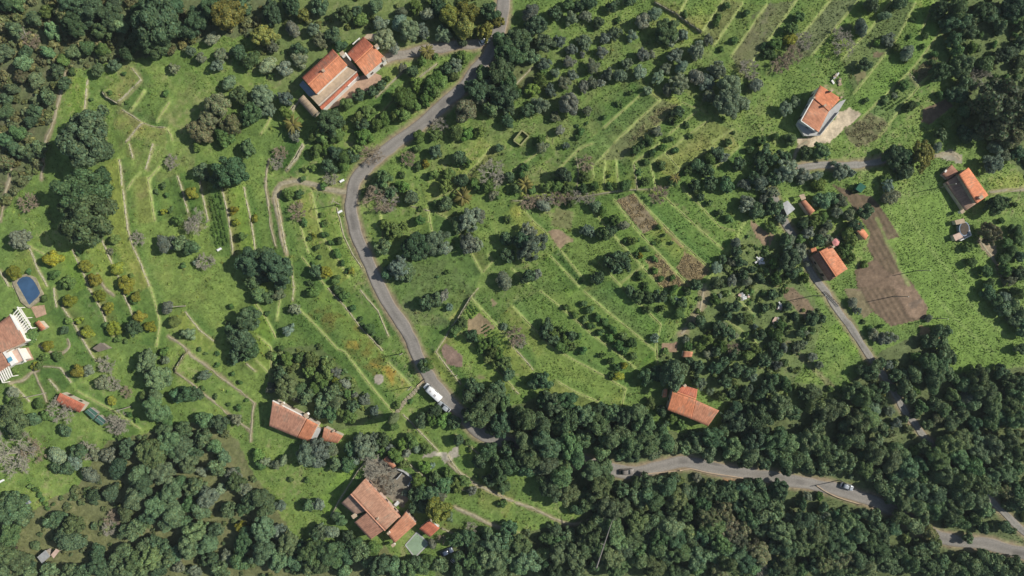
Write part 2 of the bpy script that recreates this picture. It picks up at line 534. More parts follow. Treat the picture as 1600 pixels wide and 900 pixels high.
# beige yard, paving, gravel
paint(T('D', 440, 720, 520, 680, 585, 720, 480, 820, 400, 895, 330, 910, 170, 910, 180, 860, 240, 860, 320, 850), np.array([0.50, 0.41, 0.29]), 0.95, grass=0)
paint(T('D', 250, 510, 340, 520, 470, 560, 480, 610, 380, 560, 300, 560), TAN, 0.7, grass=0.2, patchy=0.7)
paint([(605, 745), (586, 716), (612, 730), (628, 736), (644, 748), (628, 762), (640, 780), (628, 798), (600, 776), (570, 748), (566, 734), (586, 716)], np.array([0.20, 0.175, 0.13]), 0.95, grass=0)
paint([(565, 735), (580, 715), (600, 722), (612, 730), (645, 750), (640, 785), (625, 797), (598, 774)], np.array([0.20, 0.175, 0.13]), 0.95, grass=0)
paint(T('N', 1120, 130, 1200, 140, 1250, 100, 1260, 140, 1190, 200, 1140, 160, 1030, 180, 1040, 155), np.array([0.36, 0.32, 0.26]), 0.9, grass=0)
paint([(18, 443), (43, 429), (58, 434), (69, 463), (60, 475), (48, 482), (37, 477)], np.array([0.36, 0.31, 0.23]), 0.95, grass=0)
paint([(30, 545), (45, 543), (54, 562), (40, 566)], np.array([0.36, 0.26, 0.18]), 0.95, grass=0)
cl = [(592 + 8 * math.cos(a), 592.5 + 8 * math.sin(a)) for a in np.linspace(0, 2 * math.pi, 14)[:-1]]
paint(cl, np.array([0.36, 0.31, 0.25]), 0.95, crisp=True, grass=0)
paint(T('H', 1050, 80, 1140, 40, 1220, 90, 1230, 130, 1180, 130), np.array([0.30, 0.27, 0.21]), 0.9, grass=0)
paint(T('H', 1300, 600, 1360, 580, 1430, 640, 1400, 720), np.array([0.31, 0.235, 0.16]), 0.9, grass=0)
paint(T('E', 1170, 420, 1300, 400, 1310, 540, 1180, 560), np.array([0.21, 0.19, 0.11]), 0.7, grass=0.5, patchy=0.7)
paint(T('F', 370, 180, 430, 90, 470, 80, 420, 180, 510, 200, 480, 240, 380, 230), TAN * 0.7, 0.6, grass=0.4, patchy=0.7)
# every terrace strip is kept a little differently: its grass is greener, yellower or drier up to the wall
_sr = random.Random(5)
for typ, pts, ln in WALL_L:
    if np.linalg.norm(np.diff(ln, axis=0), axis=1).sum() < 9:
        continue
    q_ = line_dist(ln, XX, YY, 9)
    if not q_:
        continue
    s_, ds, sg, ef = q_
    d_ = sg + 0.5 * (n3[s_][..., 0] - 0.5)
    kk = _sr.choice([(1.24, 1.18, 1.05), (0.70, 0.82, 0.78), (0.76, 0.86, 0.8), (1.34, 1.16, 1.1), (1.10, 1.16, 0.9), (1.26, 1.06, 1.15)])
    m_ = np.where((d_ > 0) & (ds < 9), sstep(7.0, 3.0, ds), 0) * (ef > 0.8)
    m_ = m_ * np.clip(GRASS[s_], 0, 1)
    GC[s_] *= 1 + (np.array(kk) - 1) * m_[..., None]
    kk = _sr.choice([(0.62, 0.76, 0.72), (0.70, 0.82, 0.8), (0.80, 0.88, 0.85), (0.92, 0.80, 0.85)])  # dark band beyond the wall: edge shade painted into the grass colour
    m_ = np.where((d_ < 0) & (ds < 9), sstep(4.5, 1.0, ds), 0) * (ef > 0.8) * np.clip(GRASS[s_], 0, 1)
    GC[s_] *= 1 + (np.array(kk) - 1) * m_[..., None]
STRIPS = [
    ((0.150, 0.165, 0.065), [(1130, 0), (1095, 52)], [(1160, 5), (1115, 72)]),
    ((0.150, 0.205, 0.058), [(1160, 5), (1115, 72)], [(1197, 7), (1142, 87)]),
    ((0.128, 0.128, 0.078), [(1197, 7), (1142, 87)], [(1245, 0), (1200, 65), (1160, 117)]),
    ((0.105, 0.172, 0.046), [(1245, 0), (1200, 65), (1160, 117)], [(1297, 0), (1250, 57), (1200, 115)]),
    ((0.132, 0.138, 0.080), [(1297, 0), (1250, 57), (1200, 115)], [(1342, 0), (1310, 37), (1270, 85)]),
    ((0.150, 0.228, 0.052), [(1342, 0), (1310, 37), (1270, 85)], [(1392, 0), (1360, 45), (1315, 92)]),
    ((0.118, 0.148, 0.060), [(1392, 0), (1360, 45), (1315, 92)], [(1430, 5), (1400, 62), (1372, 97), (1335, 145)]),
    ((0.122, 0.205, 0.050), [(1430, 5), (1400, 62), (1372, 97), (1335, 145)], [(1470, 47), (1425, 107), (1345, 185)]),
    ((0.088, 0.160, 0.056), [(1470, 47), (1425, 107), (1345, 185)], [(1482, 92), (1435, 135), (1372, 215)]),
    ((0.092, 0.160, 0.046), [(1007, 142), (942, 200), (905, 235)], [(1032, 155), (960, 222), (935, 250)]),
    ((0.148, 0.152, 0.078), [(1032, 155), (960, 222), (935, 250)], [(1062, 165), (997, 222), (970, 250)]),
    ((0.112, 0.186, 0.046), [(1062, 165), (997, 222)], [(1091, 171), (1045, 210), (1030, 225), (990, 255)]),
    ((0.138, 0.220, 0.052), [(1091, 171), (1045, 210), (1030, 225)], [(1110, 185), (1060, 222), (1020, 252)]),
    ((0.175, 0.195, 0.062), [(1110, 185), (1060, 222), (1020, 252)], [(1145, 205), (1112, 230), (1060, 267), (1050, 280)]),
    ((0.148, 0.224, 0.054), [(832, 577), (870, 595), (935, 627)], [(857, 537), (892, 560), (940, 585), (977, 607)]),
    ((0.112, 0.188, 0.048), [(800, 477), (857, 537), (892, 560), (940, 585), (977, 607)], [(845, 455), (885, 487), (925, 522), (962, 550), (992, 575)]),
    ((0.140, 0.218, 0.052), [(845, 455), (885, 487), (925, 522), (962, 550), (992, 575)], [(912, 455), (950, 487), (987, 517), (1022, 547)]),
    ((0.094, 0.168, 0.048), [(912, 455), (950, 487), (987, 517), (1022, 547)], [(972, 450), (1007, 482), (1032, 507)]),
    ((0.135, 0.200, 0.050), [(875, 390), (912, 437)], [(920, 322), (950, 357), (987, 400), (1032, 447)]),
    ((0.118, 0.190, 0.048), [(920, 322), (950, 357), (987, 400), (1032, 447)], [(960, 312), (995, 360), (1032, 400), (1077, 447)]),
    ((0.090, 0.165, 0.044), [(990, 302), (1025, 340), (1065, 380), (1110, 420)], [(1037, 307), (1070, 337), (1100, 365), (1130, 390)]),
    ((0.115, 0.192, 0.050), [(1037, 307), (1070, 337), (1100, 365), (1130, 390)], [(1065, 292), (1097, 325), (1125, 355), (1147, 360)]),
    ((0.094, 0.158, 0.046), [(690, 335), (727, 380), (752, 425)], [(600, 430), (640, 480), (700, 500), (738, 460)]),
    ((0.108, 0.178, 0.046), [(752, 425), (830, 420), (860, 400), (905, 447)], [(770, 410), (845, 455), (800, 477)]),
]
for c_, a_, b_ in STRIPS:
    poly_ = a_ + b_[::-1]
    w_ = win(poly_)
    m_ = in_poly(poly_, (PX + 0.25 * (jx - PX))[w_], (PY + 0.25 * (jy - PY))[w_]) * np.where(GRASS[w_] > 0.5, 0.62, 0.15)
    cc_ = np.array(c_) * np.array([1.10, 1.07, 1.0]) * (0.88 + 0.24 * n3[w_])
    GC[w_] += (cc_ - GC[w_]) * m_[..., None]
# faint worn lines across the big meadow
def streak(pts, w, c, k, grass=None, fuzz=0.5):
    ln = smooth_line([at(p) for p in pts], 1.5)
    q = line_dist(ln, XX, YY, w + 2)
    if not q:
        return
    s, d, _, _ = q
    d = d + fuzz * (n3[s][..., 0] - 0.5) * 1.6 + fuzz * (n2[s][..., 0] - 0.5) * 1.6
    m = sstep(w / 2 + 0.35, w / 2 - 0.25, d) * k
    cc = np.array(c) * (0.82 + 0.36 * n3[s])
    GC[s] += (cc - GC[s]) * m[..., None]
    if grass is not None:
        GRASS[s] = np.where(m > 0.45, grass, GRASS[s])


for q in ([(1350, 268), (1375, 295), (1405, 365)], [(1370, 342), (1390, 385), (1420, 445)], [(1460, 462), (1500, 505), (1550, 550)], [(1512, 470), (1560, 515), (1600, 550)],
          [(1410, 300), (1430, 350), (1480, 420), (1560, 500)], [(1475, 312), (1498, 395), (1520, 437)]):
    streak(q, 0.9, G_LITE * 1.12 + 0.02, 0.55)
streak([(1165, 345), (1150, 372), (1138, 390), (1120, 412), (1112, 430), (1100, 452)], 1.1, G_LITE * 1.2 + np.array([0.06, 0.04, 0.03]), 0.85)
streak([(1100, 452), (1093, 485), (1080, 505), (1065, 522)], 3.0, TAN * 0.9, 0.6, grass=0.2, fuzz=1.2)
streak([(1232, 537), (1265, 570), (1300, 605)], 1.6, DRY * 0.8, 0.6)
for typ, pts, ln in WALL_L:
    streak(pts, 0.85 if typ == 'g' else 0.7, (G_LITE + np.array([0.062, 0.045, 0.03])) if typ == 'g' else DRY * 1.05, 0.78 if typ == 'g' else 0.55, grass=0.25, fuzz=0.3)
for kind, w, pts in PATHS:
    streak(pts, w * M_PX * 0.9, TAN * 0.9, 0.7, grass=0.0)
for kind, w, pts in ROADS:
    streak(pts, w * M_PX + 1.8, DRY * 0.9, 0.65, grass=0.2)
    streak(pts, w * M_PX + 0.2, TAN * 0.8, 0.9, grass=0.0)
n5 = fbm(XX, YY, 0.9, 11, 1)[..., None]
GC *= (0.82 + 0.36 * n3) * (0.86 + 0.28 * n5) * 1.10
GC = np.clip(GC, 0.012, 0.8)

# ------------------------------------------------------------------ materials
MATS = {}


def nodes_of(name):
    m = bpy.data.materials.new(name)
    m.use_nodes = True
    nt = m.node_tree
    b = nt.nodes['Principled BSDF']
    b.inputs['Roughness'].default_value = 0.85
    b.inputs['Specular IOR Level'].default_value = 0.2
    MATS[name] = m
    return m, nt, b


def mul(nt, a, b_, t='MULTIPLY'):
    x = nt.nodes.new('ShaderNodeMix'); x.data_type = 'RGBA'; x.blend_type = t
    x.inputs[0].default_value = 1.0
    for sock, v in ((x.inputs[6], a), (x.inputs[7], b_)):
        if hasattr(v, 'is_output'):
            nt.links.new(v, sock)
        else:
            sock.default_value = (*v, 1)
    return x.outputs[2]


def noise_ramp(nt, scale, lo, hi, detail=4, coord='Object', p0=0.3, p1=0.7):
    tc = nt.nodes.new('ShaderNodeTexCoord')
    n = nt.nodes.new('ShaderNodeTexNoise')
    n.inputs['Scale'].default_value = scale; n.inputs['Detail'].default_value = detail
    nt.links.new(tc.outputs[coord], n.inputs['Vector'])
    r = nt.nodes.new('ShaderNodeValToRGB')
    r.color_ramp.elements[0].position = p0; r.color_ramp.elements[1].position = p1
    r.color_ramp.elements[0].color = (*[lo] * 3, 1) if np.isscalar(lo) else (*lo, 1)
    r.color_ramp.elements[1].color = (*[hi] * 3, 1) if np.isscalar(hi) else (*hi, 1)
    nt.links.new(n.outputs[0], r.inputs[0])
    return r.outputs[0], n.outputs[0]


def bump(nt, b, h, strength, dist):
    k = nt.nodes.new('ShaderNodeBump')
    k.inputs['Strength'].default_value = strength; k.inputs['Distance'].default_value = dist
    nt.links.new(h, k.inputs['Height']); nt.links.new(k.outputs[0], b.inputs['Normal'])


def mat_attr(name, attr='Col', scale=2.0, lo=0.8, hi=1.2, rough=0.9, bs=0.0, bd=0.1, tint=None):
    """colour kept on the mesh, with grain on top"""
    m, nt, b = nodes_of(name)
    a = nt.nodes.new('ShaderNodeAttribute'); a.attribute_name = attr
    r, h = noise_ramp(nt, scale, lo, hi)
    c = mul(nt, a.outputs[0], r)
    if tint is not None:
        c = mul(nt, c, tint)
    nt.links.new(c, b.inputs['Base Color'])
    b.inputs['Roughness'].default_value = rough
    if bs:
        bump(nt, b, h, bs, bd)
    return m


def mat_plain(name, c, scale=1.5, lo=0.82, hi=1.12, rough=0.8, bs=0.0, bd=0.02, spec=0.2, metal=0.0, coord='Object'):
    m, nt, b = nodes_of(name)
    r, h = noise_ramp(nt, scale, lo, hi, coord=coord)
    nt.links.new(mul(nt, c, r), b.inputs['Base Color'])
    b.inputs['Roughness'].default_value = rough
    b.inputs['Specular IOR Level'].default_value = spec
    b.inputs['Metallic'].default_value = metal
    if bs:
        bump(nt, b, h, bs, bd)
    return m


def mat_leaf(name, c, c2, trans=0.25):
    """foliage: two greens over the crown, a little different on every tree and on every leaf clump"""
    m, nt, b = nodes_of(name)
    a = nt.nodes.new('ShaderNodeAttribute'); a.attribute_name = 'Col'
    oi = nt.nodes.new('ShaderNodeObjectInfo')
    mx = nt.nodes.new('ShaderNodeMix'); mx.data_type = 'RGBA'
    nt.links.new(oi.outputs['Random'], mx.inputs[0])
    mx.inputs[6].default_value = (*c, 1); mx.inputs[7].default_value = (*c2, 1)
    col = mul(nt, mul(nt, mx.outputs[2], oi.outputs['Color']), a.outputs[0])
    nt.links.new(col, b.inputs['Base Color'])
    b.inputs['Roughness'].default_value = 0.65
    b.inputs['Specular IOR Level'].default_value = 0.25
    tr = nt.nodes.new('ShaderNodeBsdfTranslucent')
    nt.links.new(col, tr.inputs[0])
    ms = nt.nodes.new('ShaderNodeMixShader'); ms.inputs[0].default_value = trans
    nt.links.new(b.outputs[0], ms.inputs[1]); nt.links.new(tr.outputs[0], ms.inputs[2])
    nt.links.new(ms.outputs[0], nt.nodes['Material Output'].inputs[0])
    return m


mat_attr('ground', scale=1.6, lo=0.84, hi=1.16, bs=0.35, bd=0.2)
mat_attr('grass_blades', scale=0.8, lo=0.85, hi=1.15)
mat_attr('weeds', scale=0.8, lo=0.8, hi=1.15)
mat_attr('asphalt', scale=2.4, lo=0.86, hi=1.12, rough=0.92, bs=0.3, bd=0.02)
mat_attr('lane_concrete', scale=2.0, lo=0.8, hi=1.15, rough=0.92, bs=0.3, bd=0.02)
mat_attr('drive_concrete', scale=2.0, lo=0.8, hi=1.15, rough=0.92, bs=0.3, bd=0.02)
mat_plain('earth_path', (0.330, 0.292, 0.195), 1.2, 0.7, 1.2, 0.95, 0.6, 0.06)
mat_plain('dry_stone', (0.350, 0.325, 0.222), 2.2, 0.55, 1.25, 0.95, 0.8, 0.08)
mat_plain('mossy_stone', (0.280, 0.285, 0.125), 1.6, 0.8, 1.15, 0.95, 0.8, 0.08)
mat_plain('white_wall', (0.80, 0.77, 0.70), 0.8, 0.9, 1.05, 0.8)
mat_plain('cream_wall', (0.62, 0.53, 0.42), 0.8, 0.85, 1.08, 0.85)
mat_plain('pink_wall', (0.60, 0.43, 0.34), 0.8, 0.82, 1.08, 0.85)
mat_plain('stone_wall', (0.36, 0.31, 0.25), 1.8, 0.65, 1.2, 0.9, 0.6, 0.06)
mat_plain('grey_terrace', (0.42, 0.42, 0.40), 0.9, 0.85, 1.08, 0.85)
mat_plain('tan_terrace', (0.46, 0.35, 0.24), 0.9, 0.82, 1.12, 0.85)
mat_plain('brick_paving', (0.44, 0.29, 0.20), 1.2, 0.8, 1.15, 0.9)
mat_plain('weathered_metal', (0.46, 0.46, 0.44), 0.8, 0.8, 1.1, 0.6, metal=0.2)
mat_plain('blue_sheet', (0.20, 0.25, 0.31), 0.8, 0.8, 1.1, 0.6)
mat_plain('grey_porch', (0.21, 0.175, 0.135), 0.8, 0.8, 1.1, 0.8)
mat_plain('dark_wood', (0.09, 0.07, 0.05), 1.5, 0.7, 1.2, 0.8)
mat_plain('pole_wood', (0.33, 0.29, 0.24), 1.5, 0.8, 1.15, 0.85)
mat_plain('green_net', (0.025, 0.115, 0.070), 1.0, 0.8, 1.2, 0.7)
mat_plain('green_sheet', (0.075, 0.160, 0.115), 1.0, 0.8, 1.2, 0.55)
mat_plain('bark', (0.115, 0.090, 0.068), 2.0, 0.7, 1.2, 0.95)
mat_plain('pale_bark', (0.30, 0.27, 0.235), 2.0, 0.8, 1.15, 0.95)
mat_plain('twig_grey', (0.330, 0.310, 0.240), 1.0, 0.8, 1.15, 0.95)
mat_plain('twig_brown', (0.310, 0.250, 0.175), 1.0, 0.8, 1.15, 0.95)
mat_plain('white_paint', (0.80, 0.80, 0.78), 2.0, 0.95, 1.03, 0.35, spec=0.5)
mat_plain('silver_paint', (0.45, 0.48, 0.50), 2.0, 0.95, 1.03, 0.3, spec=0.5, metal=0.3)
mat_plain('grey_paint', (0.42, 0.40, 0.38), 2.0, 0.95, 1.03, 0.4, spec=0.5)
mat_plain('dusty_paint', (0.20, 0.175, 0.15), 2.0, 0.9, 1.05, 0.5, spec=0.4)
mat_plain('dark_paint', (0.06, 0.08, 0.12), 2.0, 0.95, 1.03, 0.3, spec=0.5)
mat_plain('car_glass', (0.018, 0.022, 0.026), 2.0, 0.95, 1.03, 0.08, spec=0.6)
mat_plain('tyre', (0.018, 0.018, 0.018), 2.0, 0.9, 1.1, 0.9)
mat_plain('rim_metal', (0.45, 0.45, 0.46), 2.0, 0.9, 1.1, 0.4, metal=0.6)
mat_plain('lamp_glass', (0.70, 0.70, 0.68), 2.0, 0.95, 1.03, 0.15, spec=0.6)
mat_plain('window_glass', (0.03, 0.04, 0.05), 2.0, 0.95, 1.03, 0.1, spec=0.6)
mat_plain('pool_water', (0.050, 0.105, 0.190), 0.35, 0.8, 1.15, 0.12, spec=0.5)
mat_plain('green_water', (0.255, 0.345, 0.225), 0.30, 0.85, 1.1, 0.3, spec=0.4)
mat_plain('skylight_blue', (0.14, 0.36, 0.48), 1.0, 0.9, 1.1, 0.3)
mat_plain('pink_cloth', (0.62, 0.26, 0.24), 1.0, 0.9, 1.1, 0.8)
mat_plain('junk_white', (0.66, 0.66, 0.63), 1.2, 0.6, 1.1, 0.7)
mat_attr('roof_tiles', scale=1.2, lo=0.84, hi=1.14, rough=0.85)

mat_leaf('leaf_dark', (0.094, 0.158, 0.074), (0.130, 0.194, 0.086))
mat_leaf('leaf_wood', (0.120, 0.186, 0.084), (0.180, 0.242, 0.106))
mat_leaf('leaf_olive', (0.220, 0.265, 0.172), (0.272, 0.308, 0.204), 0.32)
mat_leaf('leaf_citrus', (0.215, 0.248, 0.046), (0.275, 0.285, 0.050))
mat_leaf('leaf_bush', (0.130, 0.205, 0.052), (0.185, 0.255, 0.070))
mat_leaf('leaf_orchard', (0.104, 0.180, 0.056), (0.142, 0.225, 0.068))
mat_leaf('leaf_russet', (0.200, 0.195, 0.100), (0.245, 0.240, 0.135))
mat_leaf('leaf_yellow', (0.195, 0.215, 0.060), (0.235, 0.240, 0.070))
mat_leaf('leaf_palm', (0.20, 0.19, 0.050), (0.26, 0.23, 0.065))
mat_leaf('leaf_scrub', (0.135, 0.178, 0.078), (0.170, 0.205, 0.090))


# ------------------------------------------------------------------ mesh helpers
def mesh_np(name, V, F, mat, cols=None, smooth=False, mats=None, midx=None):
    """V (n,3); F (m,k) of one face size or a list of such arrays; cols per vertex (n,3)"""
    me = bpy.data.meshes.new(name)
    if not isinstance(F, list):
        F = [F]
    F = [np.asarray(f, np.int32) for f in F if len(f)]
    nl = sum(f.size for f in F); nf = sum(len(f) for f in F)
    me.vertices.add(len(V)); me.loops.add(nl); me.polygons.add(nf)
    me.vertices.foreach_set('co', np.asarray(V, np.float32).ravel())
    me.loops.foreach_set('vertex_index', np.concatenate([f.ravel() for f in F]))
    tot = np.concatenate([np.full(len(f), f.shape[1], np.int32) for f in F])
    st_ = np.concatenate([[0], np.cumsum(tot)[:-1]]).astype(np.int32)
    me.polygons.foreach_set('loop_start', st_)
    me.polygons.foreach_set('loop_total', tot)
    if smooth:
        me.polygons.foreach_set('use_smooth', np.ones(nf, bool))
    if midx is not None:
        me.polygons.foreach_set('material_index', np.asarray(midx, np.int32))
    for mm in (mats or [mat]):
        me.materials.append(MATS[mm])
    if cols is not None:
        ca = me.color_attributes.new('Col', 'FLOAT_COLOR', 'POINT')
        c4 = np.ones((len(V), 4), np.float32); c4[:, :3] = cols
        ca.data.foreach_set('color', c4.ravel())
    me.update(calc_edges=True)
    return me


def link(name, me, parent=None, loc=(0, 0, 0), rz=0.0, scale=None):
    o = bpy.data.objects.new(name, me)
    COL.objects.link(o)
    o.location = loc
    o.rotation_euler = (0, 0, rz)
    if scale is not None:
        o.scale = scale
    if parent is not None:
        o.parent = parent
    return o


def tag(o, label=None, cat=None, group=None, kind=None):
    if label: o['label'] = label
    if cat: o['category'] = cat
    if group: o['group'] = group
    if kind: o['kind'] = kind
    return o


class MB:
    """collects boxes, tubes and prisms; one mesh out"""
    def __init__(s):
        s.v = []; s.f = []

    def add(s, vs, fs):
        n = len(s.v)
        s.v += [tuple(v) for v in vs]
        s.f += [tuple(i + n for i in f) for f in fs]
        return s

    def hexa(s, lo, hi):
        n = len(lo)
        s.add(list(lo) + list(hi), [tuple(range(n))[::-1], tuple(range(n, 2 * n))] + [(i, (i + 1) % n, n + (i + 1) % n, n + i) for i in range(n)])
        return s

    def box(s, c, d, rz=0.0):
        cx, cy, cz = c; dx, dy, dz = d[0] / 2, d[1] / 2, d[2] / 2
        ca, sa = math.cos(rz), math.sin(rz)
        q = [(cx + x * ca - y * sa, cy + x * sa + y * ca) for x, y in ((-dx, -dy), (dx, -dy), (dx, dy), (-dx, dy))]
        return s.hexa([(x, y, cz - dz) for x, y in q], [(x, y, cz + dz) for x, y in q])

    def tube(s, pts, rad, n=6):
        pts = [Vector(p) for p in pts]
        rad = rad if hasattr(rad, '__len__') else [rad] * len(pts)
        rings = []
        for i, p in enumerate(pts):
            d = (pts[min(i + 1, len(pts) - 1)] - pts[max(i - 1, 0)])
            d = d.normalized() if d.length > 1e-9 else Vector((0, 0, 1))
            a = d.cross(Vector((0, 0, 1)) if abs(d.z) < 0.9 else Vector((1, 0, 0))).normalized(); b = d.cross(a)
            rings.append([p + (a * math.cos(2 * math.pi * k / n) + b * math.sin(2 * math.pi * k / n)) * rad[i] for k in range(n)])
        vs = [v for r in rings for v in r]
        fs = [(i * n + k, i * n + (k + 1) % n, (i + 1) * n + (k + 1) % n, (i + 1) * n + k) for i in range(len(rings) - 1) for k in range(n)]
        fs += [tuple(range(n))[::-1], tuple((len(rings) - 1) * n + k for k in range(n))]
        return s.add(vs, fs)

    def mesh(s, name, mat, smooth=False):
        me = bpy.data.meshes.new(name)
        me.from_pydata(s.v, [], s.f)
        me.materials.append(MATS[mat])
        if smooth:
            for p in me.polygons: p.use_smooth = True
        me.update()
        return me

    def build(s, name, mat, parent=None, smooth=False, **kw):
        return link(name, s.mesh(name, mat, smooth), parent, **kw)


# ------------------------------------------------------------------ ground sheet reaching the horizon
ext = np.array([4, 10, 20, 38, 65, 110, 180, 300, 500, 900, 1600, 2800.0])
fx = np.concatenate([GX0 - ext[::-1], gx, GX1 + ext]); fy = np.concatenate([GY0 - ext[::-1], gy, GY1 + ext])
FX, FY = np.meshgrid(fx, fy)
K = len(ext)
cl_x = np.clip(np.arange(len(fx)) - K, 0, NX - 1); cl_y = np.clip(np.arange(len(fy)) - K, 0, NY - 1)
FZ = base_z(FX, FY) * np.exp(-np.maximum(0, np.hypot(FX, FY) - 200) / 400)
FZ[K:K + NY, K:K + NX] = ZZ
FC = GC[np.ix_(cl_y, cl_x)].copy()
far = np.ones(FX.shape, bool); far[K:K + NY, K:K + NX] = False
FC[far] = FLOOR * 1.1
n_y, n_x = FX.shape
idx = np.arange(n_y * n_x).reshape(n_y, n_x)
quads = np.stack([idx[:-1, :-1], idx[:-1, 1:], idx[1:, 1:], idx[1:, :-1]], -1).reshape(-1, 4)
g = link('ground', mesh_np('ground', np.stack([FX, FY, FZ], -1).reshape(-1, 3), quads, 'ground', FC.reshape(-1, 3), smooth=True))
tag(g, kind='structure')


# ------------------------------------------------------------------ roads, lanes and paths as sheets over the ground
def ribbon(name, ln, w, mat, lift, ragged=0.0, cross=6, col=None):
    V = []; n = len(ln); CC = []
    patch = random.Random(len(ln))
    spots = [(patch.uniform(0, n), patch.uniform(-0.2, 0.8), patch.uniform(1.5, 5), patch.uniform(0.2, 0.5), patch.uniform(0.78, 0.9)) for _ in range(int(n / 9))]
    d = np.gradient(ln, axis=0); d /= np.linalg.norm(d, axis=1)[:, None] + 1e-9
    nrm = np.stack([-d[:, 1], d[:, 0]], -1)
    for i in range(n):
        wl = w / 2 + ragged * (vnoise(np.array([i * 1.0]), np.array([3.0]), 2.2, 5)[0] - 0.5) * 2
        wr = w / 2 + ragged * (vnoise(np.array([i * 1.0]), np.array([9.0]), 1.9, 6)[0] - 0.5) * 2
        row = []
        for k in range(cross + 1):
            t = k / cross
            p = ln[i] + nrm[i] * (-wl + (wl + wr) * t)
            row.append([p[0], p[1], zat(p[0], p[1])])
            if col is not None:
                # worn wheel tracks, dusty edges and darker mended patches
                f_ = 0.93 + 0.13 * math.exp(-((abs(t - 0.5) - 0.24) / 0.09) ** 2) - 0.05 * math.exp(-((t - 0.5) / 0.07) ** 2)
                f_ *= 0.86 + 0.28 * fbm(np.array([p[0]]), np.array([p[1]]), 5.0, 4, 3)[0]
                for a0, t0, la, lt, dk in spots:
                    if a0 < i < a0 + la and t0 < t < t0 + lt: f_ *= dk
                e_ = max(0.0, (abs(t - 0.5) - 0.36) / 0.14) * (0.3 + 0.9 * vnoise(np.array([p[0]]), np.array([p[1]]), 2.5, 6)[0])
                CC.append(np.array(col) * f_ * (1 - min(1, e_)) + TAN * 0.95 * min(1, e_))
        row = np.array(row)
        row[:, 2] = 0.5 * row[:, 2] + 0.5 * (row[:, 2].mean()) + lift
        row[0, 2] -= lift + 0.25; row[-1, 2] -= lift + 0.25
        V += list(row)
    ix = np.arange(n * (cross + 1)).reshape(n, cross + 1)
    F = np.stack([ix[:-1, :-1], ix[1:, :-1], ix[1:, 1:], ix[:-1, 1:]], -1).reshape(-1, 4)
    V = np.array(V)
    a, b, c = V[F[0][0]], V[F[0][1]], V[F[0][2]]
    if np.cross(b - a, c - a)[2] < 0:
        F = F[:, ::-1]
    return tag(link(name, mesh_np(name, V, F, mat, np.array(CC) if col is not None else None, smooth=True)), kind='structure')


lifts = {'road': 0.16, 'lane': 0.13, 'driveway': 0.12}
for kind, w, ln in ROAD_W:
    ribbon(kind, ln, w, {'road': 'asphalt', 'lane': 'lane_concrete', 'driveway': 'drive_concrete'}[kind], lifts[kind], 0.32, 12, {'road': (0.255, 0.235, 0.205), 'lane': (0.275, 0.258, 0.222), 'driveway': (0.295, 0.262, 0.215)}[kind])
for i, (kind, w, ln) in enumerate(PATH_W):
    ribbon('path', ln, w * 0.8, 'earth_path', 0.06 + 0.004 * (i % 6), 0.45, 4)

# ------------------------------------------------------------------ labels that single out one thing by the nearest landmark
LAND = [('the two-winged villa', 530, 115), ('the blue pool', 46, 455), ('the twin round oaks', 137, 325), ('the white camper van', 676, 612), ('the road bend', 556, 290),
        ('the brown tilled field', 1390, 450), ('the house with beige yard', 1275, 180), ('the bright orange house', 1510, 290), ('the lane cottage', 1297, 410),
        ('the long barn roof', 460, 655), ('the green-watered pool', 650, 853), ('the farmhouse with joined roofs', 580, 790), ('the red roofed house', 1078, 632), ('the grey hut', 70, 868),
        ('the silver car', 1322, 760), ('the dusty grey car', 978, 737), ('the roofless stone ruin', 815, 215), ('the stepped path', 637, 622), ('the huge pale brown tree', 1562, 172),
        ('the pale bare trunk', 944, 850), ('the tall cypress', 614, 652), ('the bean rows', 343, 345), ('the round threshing floor', 592, 592), ('the yellow palm', 722, 302),
        ('the small pink hut', 1072, 552), ('the short side lane', 1310, 258), ('the green net shed', 1346, 293), ('the orange-flowered meadow', 560, 545), ('the white junk heap', 1162, 461),
        ('the dark roofed shed', 158, 545), ('the two green tanks', 150, 650), ('the russet tree clump', 340, 195), ('the reddish tilled strip', 705, 555), ('the vegetable rows', 738, 487),
        ('the upper right terraces', 1250, 70), ('the square brown plot', 1465, 175), ('the leafless giant tree', 20, 712), ('the walled gravel yard', 608, 748), ('the lower road fork', 1545, 845),
        ('the grey dirt track', 84, 190), ('the red earth bank', 1141, 746), ('the yellow-crowned tree', 683, 797), ('the stubble plot', 1010, 335), ('the pinkish soil patch', 872, 375),
        ('the hedged footpath', 930, 302), ('the citrus grid', 945, 510), ('the round citrus grove', 880, 525), ('the pale corrugated roof', 1232, 325), ('the narrow orange shed', 1343, 362),
        ('the dirt driveway', 470, 290), ('the reddish shed', 108, 630), ('the round water tank', 1504, 358), ('the big meadow', 1450, 440), ('the top lane junction', 760, 66),
        ('the dead white branches', 48, 62), ('the concrete landing', 705, 712), ('the steep tan slope', 460, 800), ('the tan clearing', 150, 820)]


def place_words(p, skip=None):
    best = sorted(LAND, key=lambda l: math.hypot(l[1] - p[0], l[2] - p[1]) * (9 if skip and l[0] == skip else 1))[0]
    dx, dy = p[0] - best[1], p[1] - best[2]
    d = math.hypot(dx, dy)
    a = (math.degrees(math.atan2(-dy, dx)) + 360) % 360
    w = ['right of', 'up and right of', 'above', 'up and left of', 'left of', 'down and left of', 'below', 'down and right of'][int(((a + 22.5) % 360) // 45)]
    return w + ' ' + best[0], d


ORD = ['nearest', 'second', 'third', 'fourth', 'fifth', 'sixth', 'seventh', 'eighth', 'ninth', 'tenth', 'eleventh', 'twelfth', 'thirteenth', 'fourteenth', 'fifteenth', 'sixteenth', 'seventeenth', 'eighteenth']
_pend = {}


def label_later(o, look, p):
    w, d = place_words(p)
    _pend.setdefault((look, w), []).append((d, len(_pend), o))


